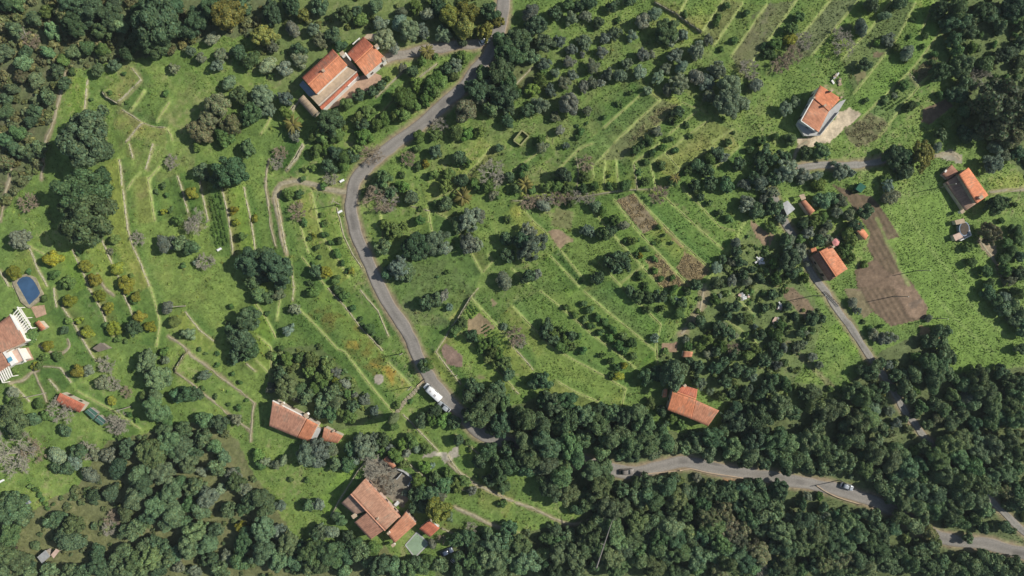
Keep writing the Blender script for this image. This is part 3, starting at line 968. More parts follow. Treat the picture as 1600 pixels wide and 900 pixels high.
def settle_labels():
    for (look, w), L in _pend.items():
        L.sort(key=lambda t: t[0])
        for i, (d, _, o) in enumerate(L):
            o['label'] = f'{look} {w}' if len(L) == 1 else f'{ORD[min(i, len(ORD) - 1)]} {look} {w}'


# ------------------------------------------------------------------ dry stone walls and grassy terrace edges
def wall_mesh(ln, typ):
    w = {'s': 0.34, 'g': 0.28, 'S': 0.42}[typ]
    pts = []
    for k in range(len(ln) - 1):
        n = max(1, int(np.linalg.norm(ln[k + 1] - ln[k]) / 0.55))
        pts += [ln[k] + (ln[k + 1] - ln[k]) * i / n for i in range(n)]
    pts.append(ln[-1]); pts = np.array(pts)
    arc = np.arange(len(pts)) * 0.55
    off = (vnoise(arc, arc * 0 + ln[0, 0], 4.0, 7) - 0.5) * 0.22 + (vnoise(arc, arc * 0 + ln[0, 1], 1.1, 8) - 0.5) * 0.12
    off[0] = off[-1] = 0
    d = np.gradient(pts, axis=0); d /= np.linalg.norm(d, axis=1)[:, None] + 1e-9
    nr = np.stack([-d[:, 1], d[:, 0]], -1)
    pts = pts + nr * off[:, None]
    V = []
    for i, p in enumerate(pts):
        ww = w / 2 * random.uniform(0.75, 1.25)
        a, b = p + nr[i] * (ww + 0.05), p - nr[i] * (ww + 0.05)
        za, zb = zat(*(p + nr[i] * 0.7)), zat(*(p - nr[i] * 0.7))
        top = max(za, zb) + (random.uniform(0.0, 0.16) if typ != 'g' else random.uniform(-0.04, 0.03))
        lo = min(za, zb) - 0.4
        a2, b2 = p + nr[i] * ww * random.uniform(0.7, 1.0), p - nr[i] * ww * random.uniform(0.7, 1.0)
        m = p + nr[i] * ww * random.uniform(-0.3, 0.3)
        V += [(a[0], a[1], lo), (a2[0], a2[1], top - random.uniform(0, 0.12)), (m[0], m[1], top + random.uniform(0, 0.08)), (b2[0], b2[1], top - random.uniform(0, 0.12)), (b[0], b[1], lo)]
    n = len(pts); ix = np.arange(n * 5).reshape(n, 5)
    F = np.stack([ix[:-1, :-1], ix[:-1, 1:], ix[1:, 1:], ix[1:, :-1]], -1).reshape(-1, 4)
    return mesh_np('terrace_wall', np.array(V), [F, np.array([[0, 1, 2, 3, 4][::-1]]), np.array([[ix[-1, k] for k in range(5)]])], {'s': 'dry_stone', 'g': 'mossy_stone', 'S': 'dry_stone'}[typ])


for typ, pts, ln in WALL_L:
    o = link('terrace_wall', wall_mesh(ln, typ))
    L = np.linalg.norm(np.diff(ln, axis=0), axis=1).sum()
    size = 'short' if L < 12 else ('long' if L > 32 else 'mid-length')
    look = f'{size} ' + {'s': 'pale dry stone terrace wall', 'g': 'grass-grown terrace edge wall', 'S': 'tall shaded stone wall'}[typ]
    tag(o, None, 'terrace wall', 'stone walls that hold up the terraces', 'thing')
    label_later(o, look, pts[len(pts) // 2] if len(pts) > 2 else ((pts[0][0] + pts[1][0]) / 2, (pts[0][1] + pts[1][1]) / 2))

# ------------------------------------------------------------------ buildings
def zoom(ox, oy, s):
    return lambda x, y: (ox + x / s, oy + y / s)


TILE_C = {'old': (0.43, 0.235, 0.152), 'new': (0.60, 0.24, 0.125), 'bright': (0.66, 0.25, 0.125), 'red': (0.50, 0.165, 0.095), 'dark': (0.37, 0.19, 0.125), 'brown': (0.40, 0.26, 0.185), 'mixed': (0.52, 0.235, 0.135), 'pinkish': (0.49, 0.25, 0.162), 'tan': (0.40, 0.30, 0.20)}


def ground_under(pts):
    return sum(zat(p.x, p.y) for p in pts) / len(pts)


class House:
    def __init__(s, name, label, cat, ref, group=None):
        x, y = at(ref)
        s.o = link(name, None, None, (x, y, zat(x, y)))
        s.base = Vector((x, y, zat(x, y)))
        tag(s.o, label, cat, group, 'thing')
        s.seed = random.Random(name + label)

    def P(s, p, h):
        """photograph pixel, height above the house's ground -> local point"""
        x0 = (p[0] - 800) * M_PX; y0 = (450 - p[1]) * M_PX
        z = s.base.z + h
        k = (CAM_H - z) / CAM_H
        return Vector((x0 * k, y0 * k, z)) - s.base

    def tiles(s, quad, hs, tone, rib=0.46, row=0.85, walls='cream_wall', inset=0.22, eave_first=True, windows=True, name='roof'):
        """a tiled roof plane; the quad starts with its eave edge (0-1) and ends with its upper edge (3-2)"""
        A, B, C, D = [s.P(q, h) for q, h in zip(quad, hs)]
        nu = max(3, int((B - A).length / rib)); nv = max(2, int((D - A).length / row))
        n = (B - A).cross(D - A).normalized()
        if n.z < 0: n = -n
        V, Cc, F = [], [], []
        base = np.array(TILE_C[tone])
        r = s.seed
        ph = r.uniform(0, 9)
        for j in range(nv + 1):
            v = j / nv
            for i in range(2 * nu + 1):
                u = i / (2 * nu)
                p = A.lerp(B, u).lerp(D.lerp(C, u), v)
                V.append(tuple(p + n * ((0.085 if i % 2 else 0.0) + 0.03 * math.sin(1.3 * j + 2.1 * i + ph) * 0.6 + r.uniform(-0.012, 0.012))))
                wx = vnoise(np.array([p.x + s.base.x]), np.array([p.y + s.base.y]), 2.2, 2)[0]
                t = r.uniform(0.80, 1.16) * (0.84 + 0.32 * wx) * (1.0 if i % 2 else 0.86)
                c = base * t
                if wx > 0.66 and r.random() < 0.5: c = c * 0.6 + np.array((0.21, 0.19, 0.14)) * 0.4
                Cc.append(c)
        m = 2 * nu + 1
        for j in range(nv):
            for i in range(2 * nu):
                F.append((j * m + i, j * m + i + 1, (j + 1) * m + i + 1, (j + 1) * m + i))
        # edge board all round, so that the roof has a thickness
        rim = [i for i in range(m)] + [j * m + m - 1 for j in range(1, nv + 1)] + [nv * m + i for i in range(m - 2, -1, -1)] + [j * m for j in range(nv - 1, 0, -1)]
        k0 = len(V)
        for q in rim:
            p = Vector(V[q]); V.append((p.x, p.y, p.z - 0.2)); Cc.append(base * 0.8)
        for a in range(len(rim)):
            b = (a + 1) % len(rim)
            F.append((rim[a], k0 + a, k0 + b, rim[b]))
        F = np.array(F)
        V = np.array(V)
        a_, b_, c_ = V[F[0][0]], V[F[0][1]], V[F[0][2]]
        if np.cross(b_ - a_, c_ - a_)[2] < 0: F = F[:, ::-1]
        link(name, mesh_np('roof', V, F, 'roof_tiles', np.array(Cc)), s.o)
        if walls:
            s.walls([A, B, C, D], walls, inset, windows)
        return s

    def walls(s, top, mat, inset=0.22, windows=True, drop=0.2):
        c = sum(top, Vector()) / len(top)
        T_ = []
        for p in top:
            d = (c - p); d.z = 0
            q = p + d.normalized() * inset * 1.4
            T_.append(q)
        # heights at the moved-in corners keep to the roof plane closely enough
        lo = [Vector((q.x, q.y, min(-0.4, zat(q.x + s.base.x, q.y + s.base.y) - s.base.z - 0.4))) for q in T_]
        hi = [Vector((q.x, q.y, q.z - drop)) for q in T_]
        area = sum(lo[i].x * lo[(i + 1) % len(lo)].y - lo[(i + 1) % len(lo)].x * lo[i].y for i in range(len(lo)))
        if area < 0: lo, hi = lo[::-1], hi[::-1]
        MB().hexa(lo, hi).build('wall', mat, s.o)
        if not windows: return
        for i in range(len(lo)):
            a, b = lo[i], lo[(i + 1) % len(lo)]
            ha, hb = hi[i].z, hi[(i + 1) % len(lo)].z
            L = (b - a).to_2d().length
            if L < 3.2 or min(ha, hb) < 2.3: continue
            d = (b - a); d.z = 0; d.normalize(); nn = Vector((d.y, -d.x, 0)); an = math.atan2(d.y, d.x)
            k = max(1, int(L / 3.4))
            for j in range(k):
                m = a.lerp(b, (j + 0.5) / k); door = (j == k // 2 and i % 2 == 0)
                hgt = 2.0 if door else 1.0
                zc = 1.0 if door else 1.55
                f = MB().box((m.x + nn.x * 0.03, m.y + nn.y * 0.03, zc), (1.0, 0.10, hgt + 0.1), an).build('door' if door else 'window', 'dark_wood', s.o)
                if not door:
                    MB().box((m.x + nn.x * 0.07, m.y + nn.y * 0.07, zc), (0.78, 0.06, hgt - 0.14), an).build('pane', 'window_glass', f)

    def flat(s, poly, h, mat, thick=0.22, name='terrace', walls=None):
        top = [s.P(q, h) for q in poly]
        area = sum(top[i].x * top[(i + 1) % len(top)].y - top[(i + 1) % len(top)].x * top[i].y for i in range(len(top)))
        if area < 0: top = top[::-1]
        MB().hexa([p - Vector((0, 0, thick)) for p in top], top).build(name, mat, s.o)
        if walls: s.walls([p - Vector((0, 0, thick - 0.18)) for p in top], walls, 0.12, False)
        return s

    def slab(s, poly, hs, mat, thick=0.12, name='canopy'):
        top = [s.P(q, h) for q, h in zip(poly, hs)]
        area = sum(top[i].x * top[(i + 1) % len(top)].y - top[(i + 1) % len(top)].x * top[i].y for i in range(len(top)))
        if area < 0: top = top[::-1]
        MB().hexa([p - Vector((0, 0, thick)) for p in top], top).build(name, mat, s.o)
        return s

    def bar(s, p, q, h, w, mat, tall=0.3, name='parapet', h2=None):
        a, b = s.P(p, h), s.P(q, h if h2 is None else h2)
        d = (b - a); n = Vector((-d.y, d.x, 0)).normalized() * w / 2
        lo = [a - n, b - n, b + n, a + n]
        up = Vector((0, 0, tall))
        MB().hexa(lo, [v + up for v in lo]).build(name, mat, s.o)
        return s

    def posts(s, pts, h, mat='white_wall', w=0.22):
        for q in pts:
            p = s.P(q, h)
            g0 = zat(p.x + s.base.x, p.y + s.base.y) - s.base.z - 0.2
            MB().hexa([(p.x - w / 2, p.y - w / 2, g0), (p.x + w / 2, p.y - w / 2, g0), (p.x + w / 2, p.y + w / 2, g0), (p.x - w / 2, p.y + w / 2, g0)],
                      [(p.x - w / 2, p.y - w / 2, p.z), (p.x + w / 2, p.y - w / 2, p.z), (p.x + w / 2, p.y + w / 2, p.z), (p.x - w / 2, p.y + w / 2, p.z)]).build('post', mat, s.o)
        return s

    def chimney(s, p, h, top=1.1, w=0.75, mat='cream_wall', rz=0.6):
        q = s.P(p, h)
        c = MB().box((q.x, q.y, q.z + top / 2 - 0.3), (w, w * 0.8, top + 0.6), rz).build('chimney', mat, s.o)
        MB().box((q.x, q.y, q.z + top + 0.07), (w * 1.25, w * 1.05, 0.12), rz).build('cap', 'tan_terrace', c)
        return s

    def ridge(s, p, q, h, tone='pinkish', w=0.42, h2=None):
        a, b = s.P(p, h), s.P(q, h if h2 is None else h2)
        n = max(3, int((b - a).length / 0.5)); mb = []
        pts = [a.lerp(b, i / n) + Vector((0, 0, 0.03 * (i % 2))) for i in range(n + 1)]
        m = MB().tube(pts, w / 2, 6)
        me = m.mesh('ridge', 'roof_tiles')
        ca = me.color_attributes.new('Col', 'FLOAT_COLOR', 'POINT')
        for d in ca.data: d.color = (*[c * 1.08 for c in TILE_C[tone]], 1)
        link('ridge_cap', me, s.o)
        return s


# two-winged villa at the top
q = zoom(440, 40, 6)
h = House('villa', 'two-winged villa with red-brown tiled roofs and a tan roof terrace', 'house', q(480, 470))
h.tiles([q(478, 220), q(188, 487), q(249, 553), q(537, 281)], [5.0, 5.0, 6.8, 6.8], 'red', walls='white_wall')  # slope facing away from the sun: its shade is put into the darker tiles
h.tiles([q(616, 370), q(322, 642), q(249, 553), q(537, 281)], [5.0, 5.0, 6.8, 6.8], 'new', walls='white_wall')
h.ridge(q(537, 281), q(249, 553), 6.85, 'new')
h.flat([q(616, 385), q(705, 435), q(352, 754), q(266, 662), q(322, 645)], 3.4, 'tan_terrace', walls='white_wall')
h.bar(q(705, 433), q(350, 752), 3.4, 0.3, 'cream_wall', 0.35)
h.tiles([q(722, 462), q(378, 792), q(354, 764), q(708, 438)], [2.75, 2.75, 3.25, 3.25], 'red', walls='white_wall', windows=False)
h.bar(q(500, 665), q(378, 795), 2.3, 0.5, 'white_wall', 0.4).bar(q(690, 500), q(622, 568), 2.3, 0.5, 'white_wall', 0.4)
h.slab([q(545, 275), q(600, 262), q(728, 432), q(706, 436), q(618, 376)], [3.1, 3.1, 3.1, 3.1, 3.1], 'grey_porch', name='porch_roof')
h.slab([q(165, 555), q(200, 515), q(320, 642), q(258, 664)], [2.5, 2.9, 2.9, 2.5], 'blue_sheet', name='awning')
h.tiles([q(290, 850), q(150, 695), q(205, 648), q(340, 800)], [2.5, 2.5, 3.1, 3.1], 'tan', walls='cream_wall')
h.tiles([q(768, 102), q(612, 262), q(688, 346), q(858, 189)], [3.9, 3.9, 5.5, 5.5], 'red', walls='white_wall')  # wing slope away from the sun, shade likewise painted into its tile tone
h.tiles([q(975, 306), q(785, 470), q(688, 346), q(858, 189)], [3.9, 3.9, 5.5, 5.5], 'new', walls='white_wall')
h.ridge(q(858, 189), q(688, 346), 5.55, 'new')
h.slab([q(770, 110), q(800, 80), q(920, 72), q(905, 110), q(850, 150)], [3.4] * 5, 'tan_terrace', name='porch_roof')
h.bar(q(598, 258), q(652, 328), 4.2, 0.45, 'white_wall', 0.35).bar(q(975, 306), q(800, 460), 3.0, 0.35, 'white_wall', 0.3).bar(q(915, 75), q(888, 128), 3.5, 0.4, 'white_wall', 0.35)
h.bar(q(668, 178), q(735, 118), 2.0, 0.3, 'white_wall', 0.3)
h.chimney(q(402, 432), 6.2, 1.3, 0.7, 'pink_wall').chimney(q(580, 278), 4.6, 1.6, 1.1, 'white_wall').chimney(q(897, 205), 4.6, 1.2, 0.9, 'white_wall').chimney(q(965, 320), 3.2, 1.0, 0.9, 'white_wall')

pav = [q(500, 680), q(590, 575), q(640, 575), q(720, 480), q(860, 440), q(935, 470), (598, 130), q(930, 520), q(800, 610), q(690, 640), q(640, 720), q(540, 750), q(400, 800)]
cx_, cy_ = sum(p[0] for p in pav) / len(pav), sum(p[1] for p in pav) / len(pav)


def ground_sheet(name, poly, mat, lift=0.12, kind='structure', label=None, cat=None):
    w = [at(p) for p in poly]
    z = max(zat(*p) for p in w) + lift
    a = sum(w[i][0] * w[(i + 1) % len(w)][1] - w[(i + 1) % len(w)][0] * w[i][1] for i in range(len(w)))
    if a < 0: w = w[::-1]
    o = MB().hexa([(x, y, z - 1.2) for x, y in w], [(x, y, z) for x, y in w]).build(name, mat)
    return tag(o, label, cat, None, kind)


ground_sheet('brick_paving', pav, 'brick_paving', 0.05)

# house beside the beige yard
q = zoom(1210, 120, 1200 / 140)
h = House('house', 'house with orange and pinkish roofs beside a bare beige yard', 'house', q(620, 450))
h.tiles([q(892, 288), q(728, 464), q(524, 282), q(612, 112)], [3.9, 3.9, 4.9, 4.9], 'bright', walls='white_wall')
h.tiles([q(726, 466), q(590, 742), q(357, 588), q(526, 286)], [3.7, 3.7, 4.5, 4.5], 'mixed', walls='white_wall')
h.bar(q(522, 286), q(352, 590), 4.52, 0.26, 'white_wall', 0.22).bar(q(352, 590), q(530, 716), 4.4, 0.24, 'white_wall', 0.22, h2=3.9)
h.flat([q(728, 466), q(872, 335), q(960, 300), q(850, 478), q(602, 786), q(592, 742)], 1.9, 'grey_terrace', walls='white_wall')
h.flat([q(302, 624), q(352, 596), q(530, 720), q(592, 746), q(600, 786), q(402, 792)], 1.8, 'grey_terrace', walls='white_wall')
h.bar(q(850, 478), q(602, 786), 1.9, 0.18, 'weathered_metal', 0.8, 'railing').bar(q(600, 788), q(402, 794), 1.8, 0.18, 'weathered_metal', 0.8, 'railing')
h.chimney(q(742, 200), 4.3, 1.2, 0.6, 'pink_wall').chimney(q(655, 396), 4.0, 1.1, 0.6, 'pink_wall').chimney(q(528, 284), 4.7, 0.4, 0.5, 'white_wall').chimney(q(888, 280), 3.8, 0.4, 0.5, 'white_wall')

# bright orange house by the meadow
q = zoom(1440, 220, 5)
h = House('house', 'house with one bright orange roof standing above a lower brown one', 'house', q(370, 380))
h.tiles([q(522, 426), q(366, 208), q(290, 264), q(428, 492)], [3.5, 3.5, 4.6, 4.6], 'bright', walls='stone_wall')
h.tiles([q(342, 548), q(182, 326), q(284, 268), q(424, 493)], [2.2, 2.2, 3.0, 3.0], 'brown', walls='cream_wall')
h.tiles([q(205, 305), q(155, 262), q(235, 185), q(290, 246)], [2.2, 2.2, 2.6, 2.6], 'dark', walls='cream_wall')
h.chimney(q(442, 446), 3.9, 1.3, 1.0, 'pink_wall').bar(q(180, 246), q(192, 228), 2.5, 0.5, 'white_wall', 0.25, 'skylight')
h.chimney(q(305, 555), 1.8, 0.8, 1.0, 'white_wall')

t = House('tank_shed', 'small tan lean-tos round a dark water tank with a white rim', 'shed', q(315, 690))
t.flat([q(258, 622), q(330, 606), q(342, 640), q(272, 656)], 2.2, 'tan_terrace', name='roof', walls='cream_wall')
t.flat([q(245, 738), q(296, 716), q(326, 752), q(266, 782)], 2.0, 'pink_wall', name='roof', walls='cream_wall')
t.flat([q(280, 664), q(342, 640), q(382, 738), q(296, 782)], 1.1, 'grey_terrace', name='platform', walls='stone_wall')
t.bar(q(345, 645), q(380, 738), 1.1, 0.3, 'white_wall', 0.5, 'rim').bar(q(380, 738), q(296, 780), 1.1, 0.3, 'white_wall', 0.5, 'rim')
c = t.P(q(320, 690), 1.1)
mb = MB()
ring = [(c.x + 1.65 * math.cos(a) * 1.0, c.y + 2.3 * math.sin(a)) for a in np.linspace(0, 2 * math.pi, 21)[:-1]]
mb.hexa([(x, y, c.z) for x, y in ring], [(x, y, c.z + 0.9) for x, y in ring]).build('tank', 'blue_sheet', t.o)
ring = [(c.x + 1.35 * math.cos(a), c.y + 1.95 * math.sin(a)) for a in np.linspace(0, 2 * math.pi, 21)[:-1]]
MB().hexa([(x, y, c.z + 0.85) for x, y in ring], [(x, y, c.z + 0.94) for x, y in ring]).build('lid', 'dark_wood', t.o)

# cottage by the lane and its outbuildings
q = zoom(1210, 280, 900 / 170)
h = House('cottage', 'cottage by the lane with one brown and one orange roof slope', 'house', q(450, 700))
h.tiles([q(455, 846), q(315, 636), q(372, 598), q(510, 806)], [2.9, 2.9, 4.4, 4.4], 'dark', walls='pink_wall')
h.tiles([q(605, 742), q(470, 548), q(372, 598), q(510, 806)], [3.2, 3.2, 4.4, 4.4], 'new', walls='pink_wall')
h.ridge(q(372, 598), q(510, 806), 4.45, 'new').ridge(q(430, 672), q(492, 634), 4.0, 'new', 0.3, 3.6)
h.chimney(q(478, 560), 3.5, 0.9, 0.6)
s = House('outhouse', 'tiny orange-roofed outhouse beside the lane cottage', 'outhouse', q(322, 588))
s.tiles([q(352, 600), q(308, 612), q(296, 576), q(344, 562)], [2.0, 2.0, 2.4, 2.4], 'new', windows=False)
s = House('parasol', 'faded pink garden parasol behind the lane cottage', 'parasol', q(514, 520))
top = s.P(q(514, 520), 2.3)
ring = [Vector((top.x + 1.2 * math.cos(a), top.y + 1.2 * math.sin(a), 1.85)) for a in np.linspace(0, 2 * math.pi, 9)[:-1]]
MB().add([tuple(top)] + [tuple(v) for v in ring] + [(top.x, top.y, 1.95)], [(0, 1 + i, 1 + (i + 1) % 8) for i in range(8)] + [(9, 1 + (i + 1) % 8, 1 + i) for i in range(8)]).build('canopy', 'pink_cloth', s.o)
MB().tube([(top.x, top.y, 0), (top.x, top.y, 2.2)], 0.04, 6).build('pole', 'pole_wood', s.o)
s = House('garden_tub', 'round white tub against the lane cottage roof', 'tub', q(540, 665))
ring = [(0.75 * math.cos(a), 0.95 * math.sin(a)) for a in np.linspace(0, 2 * math.pi, 15)[:-1]]
MB().hexa([(x * 0.85, y * 0.85, -0.2) for x, y in ring], [(x, y, 0.9) for x, y in ring]).build('tub', 'junk_white', s.o)
MB().hexa([(x * 0.85, y * 0.85, 0.86) for x, y in ring], [(x * 0.85, y * 0.85, 0.915) for x, y in ring]).build('lid', 'tan_terrace', s.o)
s = House('long_shed', 'narrow orange-tiled shed on the edge of the dug field', 'shed', q(710, 430))
s.tiles([q(778, 466), q(690, 348), q(640, 386), q(750, 506)], [2.5, 2.5, 3.0, 3.0], 'new')
s = House('garden_shed', 'orange-tan tiled shed with a small porch among garden trees', 'shed', q(270, 240))
s.tiles([q(292, 302), q(214, 186), q(256, 170), q(336, 260)], [2.4, 2.4, 2.9, 2.9], 'mixed')
s.slab([q(204, 132), q(246, 120), q(262, 160), q(226, 176)], [2.2, 2.2, 2.2, 2.2], 'tan_terrace', name='porch_roof').posts([q(210, 140), q(244, 128)], 2.0, 'pole_wood', 0.12)
s = House('metal_shed', 'shed under a pale corrugated sheet roof at the lane', 'shed', q(118, 240))
a = [q(62, 202), q(110, 176), q(172, 246), q(106, 300)]
s.slab(a, [2.3, 2.5, 2.5, 2.3], 'weathered_metal', name='roof').walls([s.P(p_, 2.3) for p_ in a], 'stone_wall', 0.2, False)
s = House('net_shed', 'small shed covered in dark green netting', 'shed', q(715, 70))
a = [q(672, 82), q(710, 26), q(762, 60), q(716, 112)]
s.slab(a, [2.1, 2.3, 2.3, 2.1], 'green_net', 0.1, 'roof').walls([s.P(p_, 2.1) for p_ in a], 'green_net', 0.1, False)

# long barn
q = zoom(400, 590, 1600 / 340)
h = House('barn', 'long farm building under one broad pink-brown tiled slope', 'barn', q(250, 310))
h.tiles([q(300, 440), q(95, 354), q(120, 174), q(372, 300)], [3.2, 3.2, 4.9, 4.9], 'pinkish', walls='cream_wall')
h.tiles([q(394, 470), q(303, 441), q(375, 303), q(456, 346)], [3.1, 3.1, 4.7, 4.7], 'new', walls='cream_wall')
h.flat([q(440, 362), q(482, 376), q(432, 472), q(398, 468)], 2.6, 'grey_terrace', name='flat_roof', walls='cream_wall')
h.chimney(q(378, 270), 3.6, 1.4, 1.0, 'white_wall').chimney(q(200, 190), 3.8, 0.9, 0.8, 'white_wall')
h.bar(q(125, 168), q(350, 282), 4.3, 0.35, 'white_wall', 0.3)
s = House('annex', 'small orange-brown tiled annex at the end of the long barn', 'shed', q(555, 425))
s.tiles([q(600, 482), q(480, 462), q(500, 364), q(640, 430)], [2.3, 2.3, 3.0, 3.0], 'mixed')
s.chimney(q(572, 392), 2.7, 0.7, 0.5, 'pink_wall')

# farmhouse of joined roofs
q = zoom(500, 700, 5)
h = House('farmhouse', 'farmhouse of four joined old brown tiled roofs', 'house', q(420, 480))
h.tiles([q(612, 546), q(338, 252), q(240, 360), q(508, 646)], [4.9, 4.9, 6.0, 6.0], 'old', walls='pink_wall')
h.tiles([q(395, 716), q(268, 580), q(372, 500), q(505, 638)], [4.3, 4.3, 5.9, 5.9], 'pinkish', walls='pink_wall')
h.tiles([q(270, 520), q(165, 430), q(236, 364), q(362, 492)], [3.8, 3.8, 4.8, 4.8], 'brown', walls='pink_wall')
h.tiles([q(582, 744), q(522, 666), q(672, 500), q(752, 592)], [3.6, 4.1, 4.1, 3.6], 'mixed', walls='pink_wall')
h.tiles([q(632, 536), q(352, 240), q(338, 252), q(614, 548)], [3.6, 3.6, 4.5, 4.5], 'pinkish', walls=None)
h.ridge(q(240, 360), q(508, 646), 6.05, 'pinkish')
h.chimney(q(455, 545), 5.4, 1.0, 0.5).chimney(q(540, 656), 4.0, 1.0, 0.7, 'white_wall').chimney(q(275, 520), 2.8, 1.2, 1.2, 'white_wall').chimney(q(575, 752), 2.4, 0.7, 0.9, 'white_wall')
s = House('pool_house', 'square tiled hut beside the green-watered pool', 'hut', q(855, 632))
s.tiles([q(860, 698), q(772, 632), q(850, 568), q(936, 626)], [2.5, 2.7, 3.0, 2.8], 'red')
s.bar(q(880, 572), q(925, 612), 2.6, 0.3, 'white_wall', 0.3)
s = House('store_roof', 'narrow orange tiled lean-to in the gravel yard', 'shed', q(540, 115))
s.tiles([q(566, 162), q(490, 92), q(520, 64), q(594, 140)], [1.9, 1.9, 2.2, 2.2], 'mixed', windows=False)
s = House('yard_wall', 'pale low wall framing the yard corner', 'wall', q(700, 240))
s.bar(q(600, 155), q(660, 180), 0, 0.4, 'grey_terrace', 0.9).bar(q(660, 180), q(726, 232), 0, 0.4, 'grey_terrace', 0.9).bar(q(726, 232), q(690, 292), 0, 0.4, 'grey_terrace', 0.9).bar(q(600, 240), q(640, 195), 0, 0.3, 'grey_terrace', 0.8)
s = House('garden_table', 'white garden table on the gravel yard', 'table', q(600, 435))
c = s.P(q(600, 435), 0.72)
MB().box((c.x, c.y, 0.72), (1.7, 1.0, 0.06), 0.8).build('tabletop', 'junk_white', s.o)
for dx, dy in ((-.6, -.3), (.6, -.3), (.6, .3), (-.6, .3)):
    MB().box((c.x + dx * 0.7 - dy * 0.7, c.y + dx * 0.7 + dy * 0.7, 0.33), (0.07, 0.07, 0.72), 0.8).build('leg', 'junk_white', s.o)

# green-watered pool with its surround
def pool(name, label, outline, deck, water, deck_mat):
    w = [at(p) for p in outline]
    z = max(zat(*at(p)) for p in deck) + 0.15
    o = link(name, None, None, (*w[0], z - 0.15))
    b = Vector((w[0][0], w[0][1], z - 0.15))
    d = [at(p) for p in deck]
    # rim: ring between the deck outline and the water, matched by angle
    cx, cy = sum(p[0] for p in w) / len(w), sum(p[1] for p in w) / len(w)
    def ray(poly, a):
        best = 0
        for i in range(len(poly)):
            x1, y1 = poly[i][0] - cx, poly[i][1] - cy; x2, y2 = poly[(i + 1) % len(poly)][0] - cx, poly[(i + 1) % len(poly)][1] - cy
            den = math.cos(a) * (y2 - y1) - math.sin(a) * (x2 - x1)
            if abs(den) < 1e-9: continue
            t = (x1 * (y2 - y1) - y1 * (x2 - x1)) / den; u = (x1 * math.sin(a) - y1 * math.cos(a)) / den
            if t > 0 and -1e-6 <= u <= 1 + 1e-6: best = max(best, t)
        return best
    N = 64; V = []; F = []
    for k in range(N):
        a = 2 * math.pi * k / N
        ri, ro = ray(w, a), max(ray(d, a), ray(w, a) + 0.25)
        ca, sa = math.cos(a), math.sin(a)
        V += [(cx + ca * ri - b.x, cy + sa * ri - b.y, -0.6), (cx + ca * ri - b.x, cy + sa * ri - b.y, 0.15), (cx + ca * ro - b.x, cy + sa * ro - b.y, 0.15), (cx + ca * ro - b.x, cy + sa * ro - b.y, -1.5)]
    for k in range(N):
        n = (k + 1) % N
        for j in range(3):
            F.append((4 * k + j, 4 * k + j + 1, 4 * n + j + 1, 4 * n + j))
    MB().add(V, F).build('deck', deck_mat, o)
    ring = [(V[4 * k][0], V[4 * k][1]) for k in range(N)]
    MB().hexa([(x, y, -0.9) for x, y in ring], [(x, y, 0.07) for x, y in ring]).build('water', water, o)
    tag(o, label, 'pool', None, 'thing')


pool('pool', 'angular pool of pale green water beside the farmhouse', [q(672, 757), q(757, 664), q(842, 745), q(742, 846)], [q(662, 757), q(757, 650), q(856, 745), q(742, 860)], 'green_water', 'grey_terrace')
q = zoom(0, 420, 900 / 260)
pool('pool', 'deep blue swimming pool with a rounded end', [q(95, 77), q(106, 58), q(124, 46), q(146, 41), q(166, 46), q(184, 62), q(206, 98), q(224, 132), q(214, 150), q(166, 196)], [q(72, 78), q(96, 45), q(146, 27), q(196, 48), q(240, 135), q(222, 172), q(166, 214), q(120, 180)], 'pool_water', 'earth_path')

# house at the left edge with white pergolas
h = House('house', 'house with white pergolas and a blue skylight near the pool', 'house', q(60, 360))
h.tiles([q(-75, 345), q(58, 246), q(138, 394), q(5, 456)][::1], [4.2, 4.2, 4.9, 4.9], 'pinkish', walls='white_wall')
h.flat([q(-10, 386), q(4, 384), q(82, 510), q(62, 526), q(-14, 410)], 4.4, 'white_wall', 0.4, 'parapet_roof', walls='white_wall')
h.tiles([q(-30, 575), q(-60, 450), q(-8, 424), q(58, 518)], [3.4, 3.4, 3.9, 3.9], 'pinkish', walls='white_wall')
h.flat([q(38, 486), q(58, 474), q(68, 494), q(46, 508)], 4.62, 'skylight_blue', 0.15, 'skylight')
h.flat([q(44, 456), q(100, 430), q(136, 490), q(82, 518)], 2.9, 'pink_wall', name='terrace', walls='white_wall').bar(q(102, 430), q(142, 504), 2.9, 0.35, 'white_wall', 0.4)
h.bar(q(58, 246), q(140, 396), 4.3, 0.35, 'white_wall', 0.35).bar(q(138, 396), q(40, 450), 4.5, 0.3, 'tan_terrace', 0.3)
h.bar(q(96, 206), q(176, 324), 2.7, 0.32, 'white_wall', 0.3, 'pergola_beam').bar(q(112, 214), q(166, 300), 2.7, 0.22, 'white_wall', 0.25, 'pergola_beam')
for k in range(9):
    u = (k + 0.3) / 9
    h.bar(q(70 + 62 * u, 246 + 108 * u), q(98 + 78 * u, 212 + 112 * u), 2.9, 0.22, 'white_wall', 0.22, 'pergola_beam')
h.posts([q(98, 210), q(136, 266), q(174, 320)], 2.7)
for k in range(6):
    h.bar(q(-14 + 12 * k, 552 - 5 * k), q(18 + 10 * k, 616 - 7 * k), 2.6, 0.3, 'white_wall', 0.22, 'pergola_beam')
h.bar(q(-20, 552), q(50, 520), 2.45, 0.25, 'white_wall', 0.2, 'pergola_beam').posts([q(18, 616), q(62, 582)], 2.5)
ground_sheet('wood_deck', [q(165, 205), q(240, 195), q(252, 246), q(198, 266)], 'brick_paving', 0.05)
ground_sheet('paved_patio', [q(104, 432), q(155, 425), q(184, 490), q(140, 502)], 'brick_paving', 0.04)
s = House('kiosk', 'small orange tiled kiosk between the pool and the lawn', 'hut', q(217, 306))
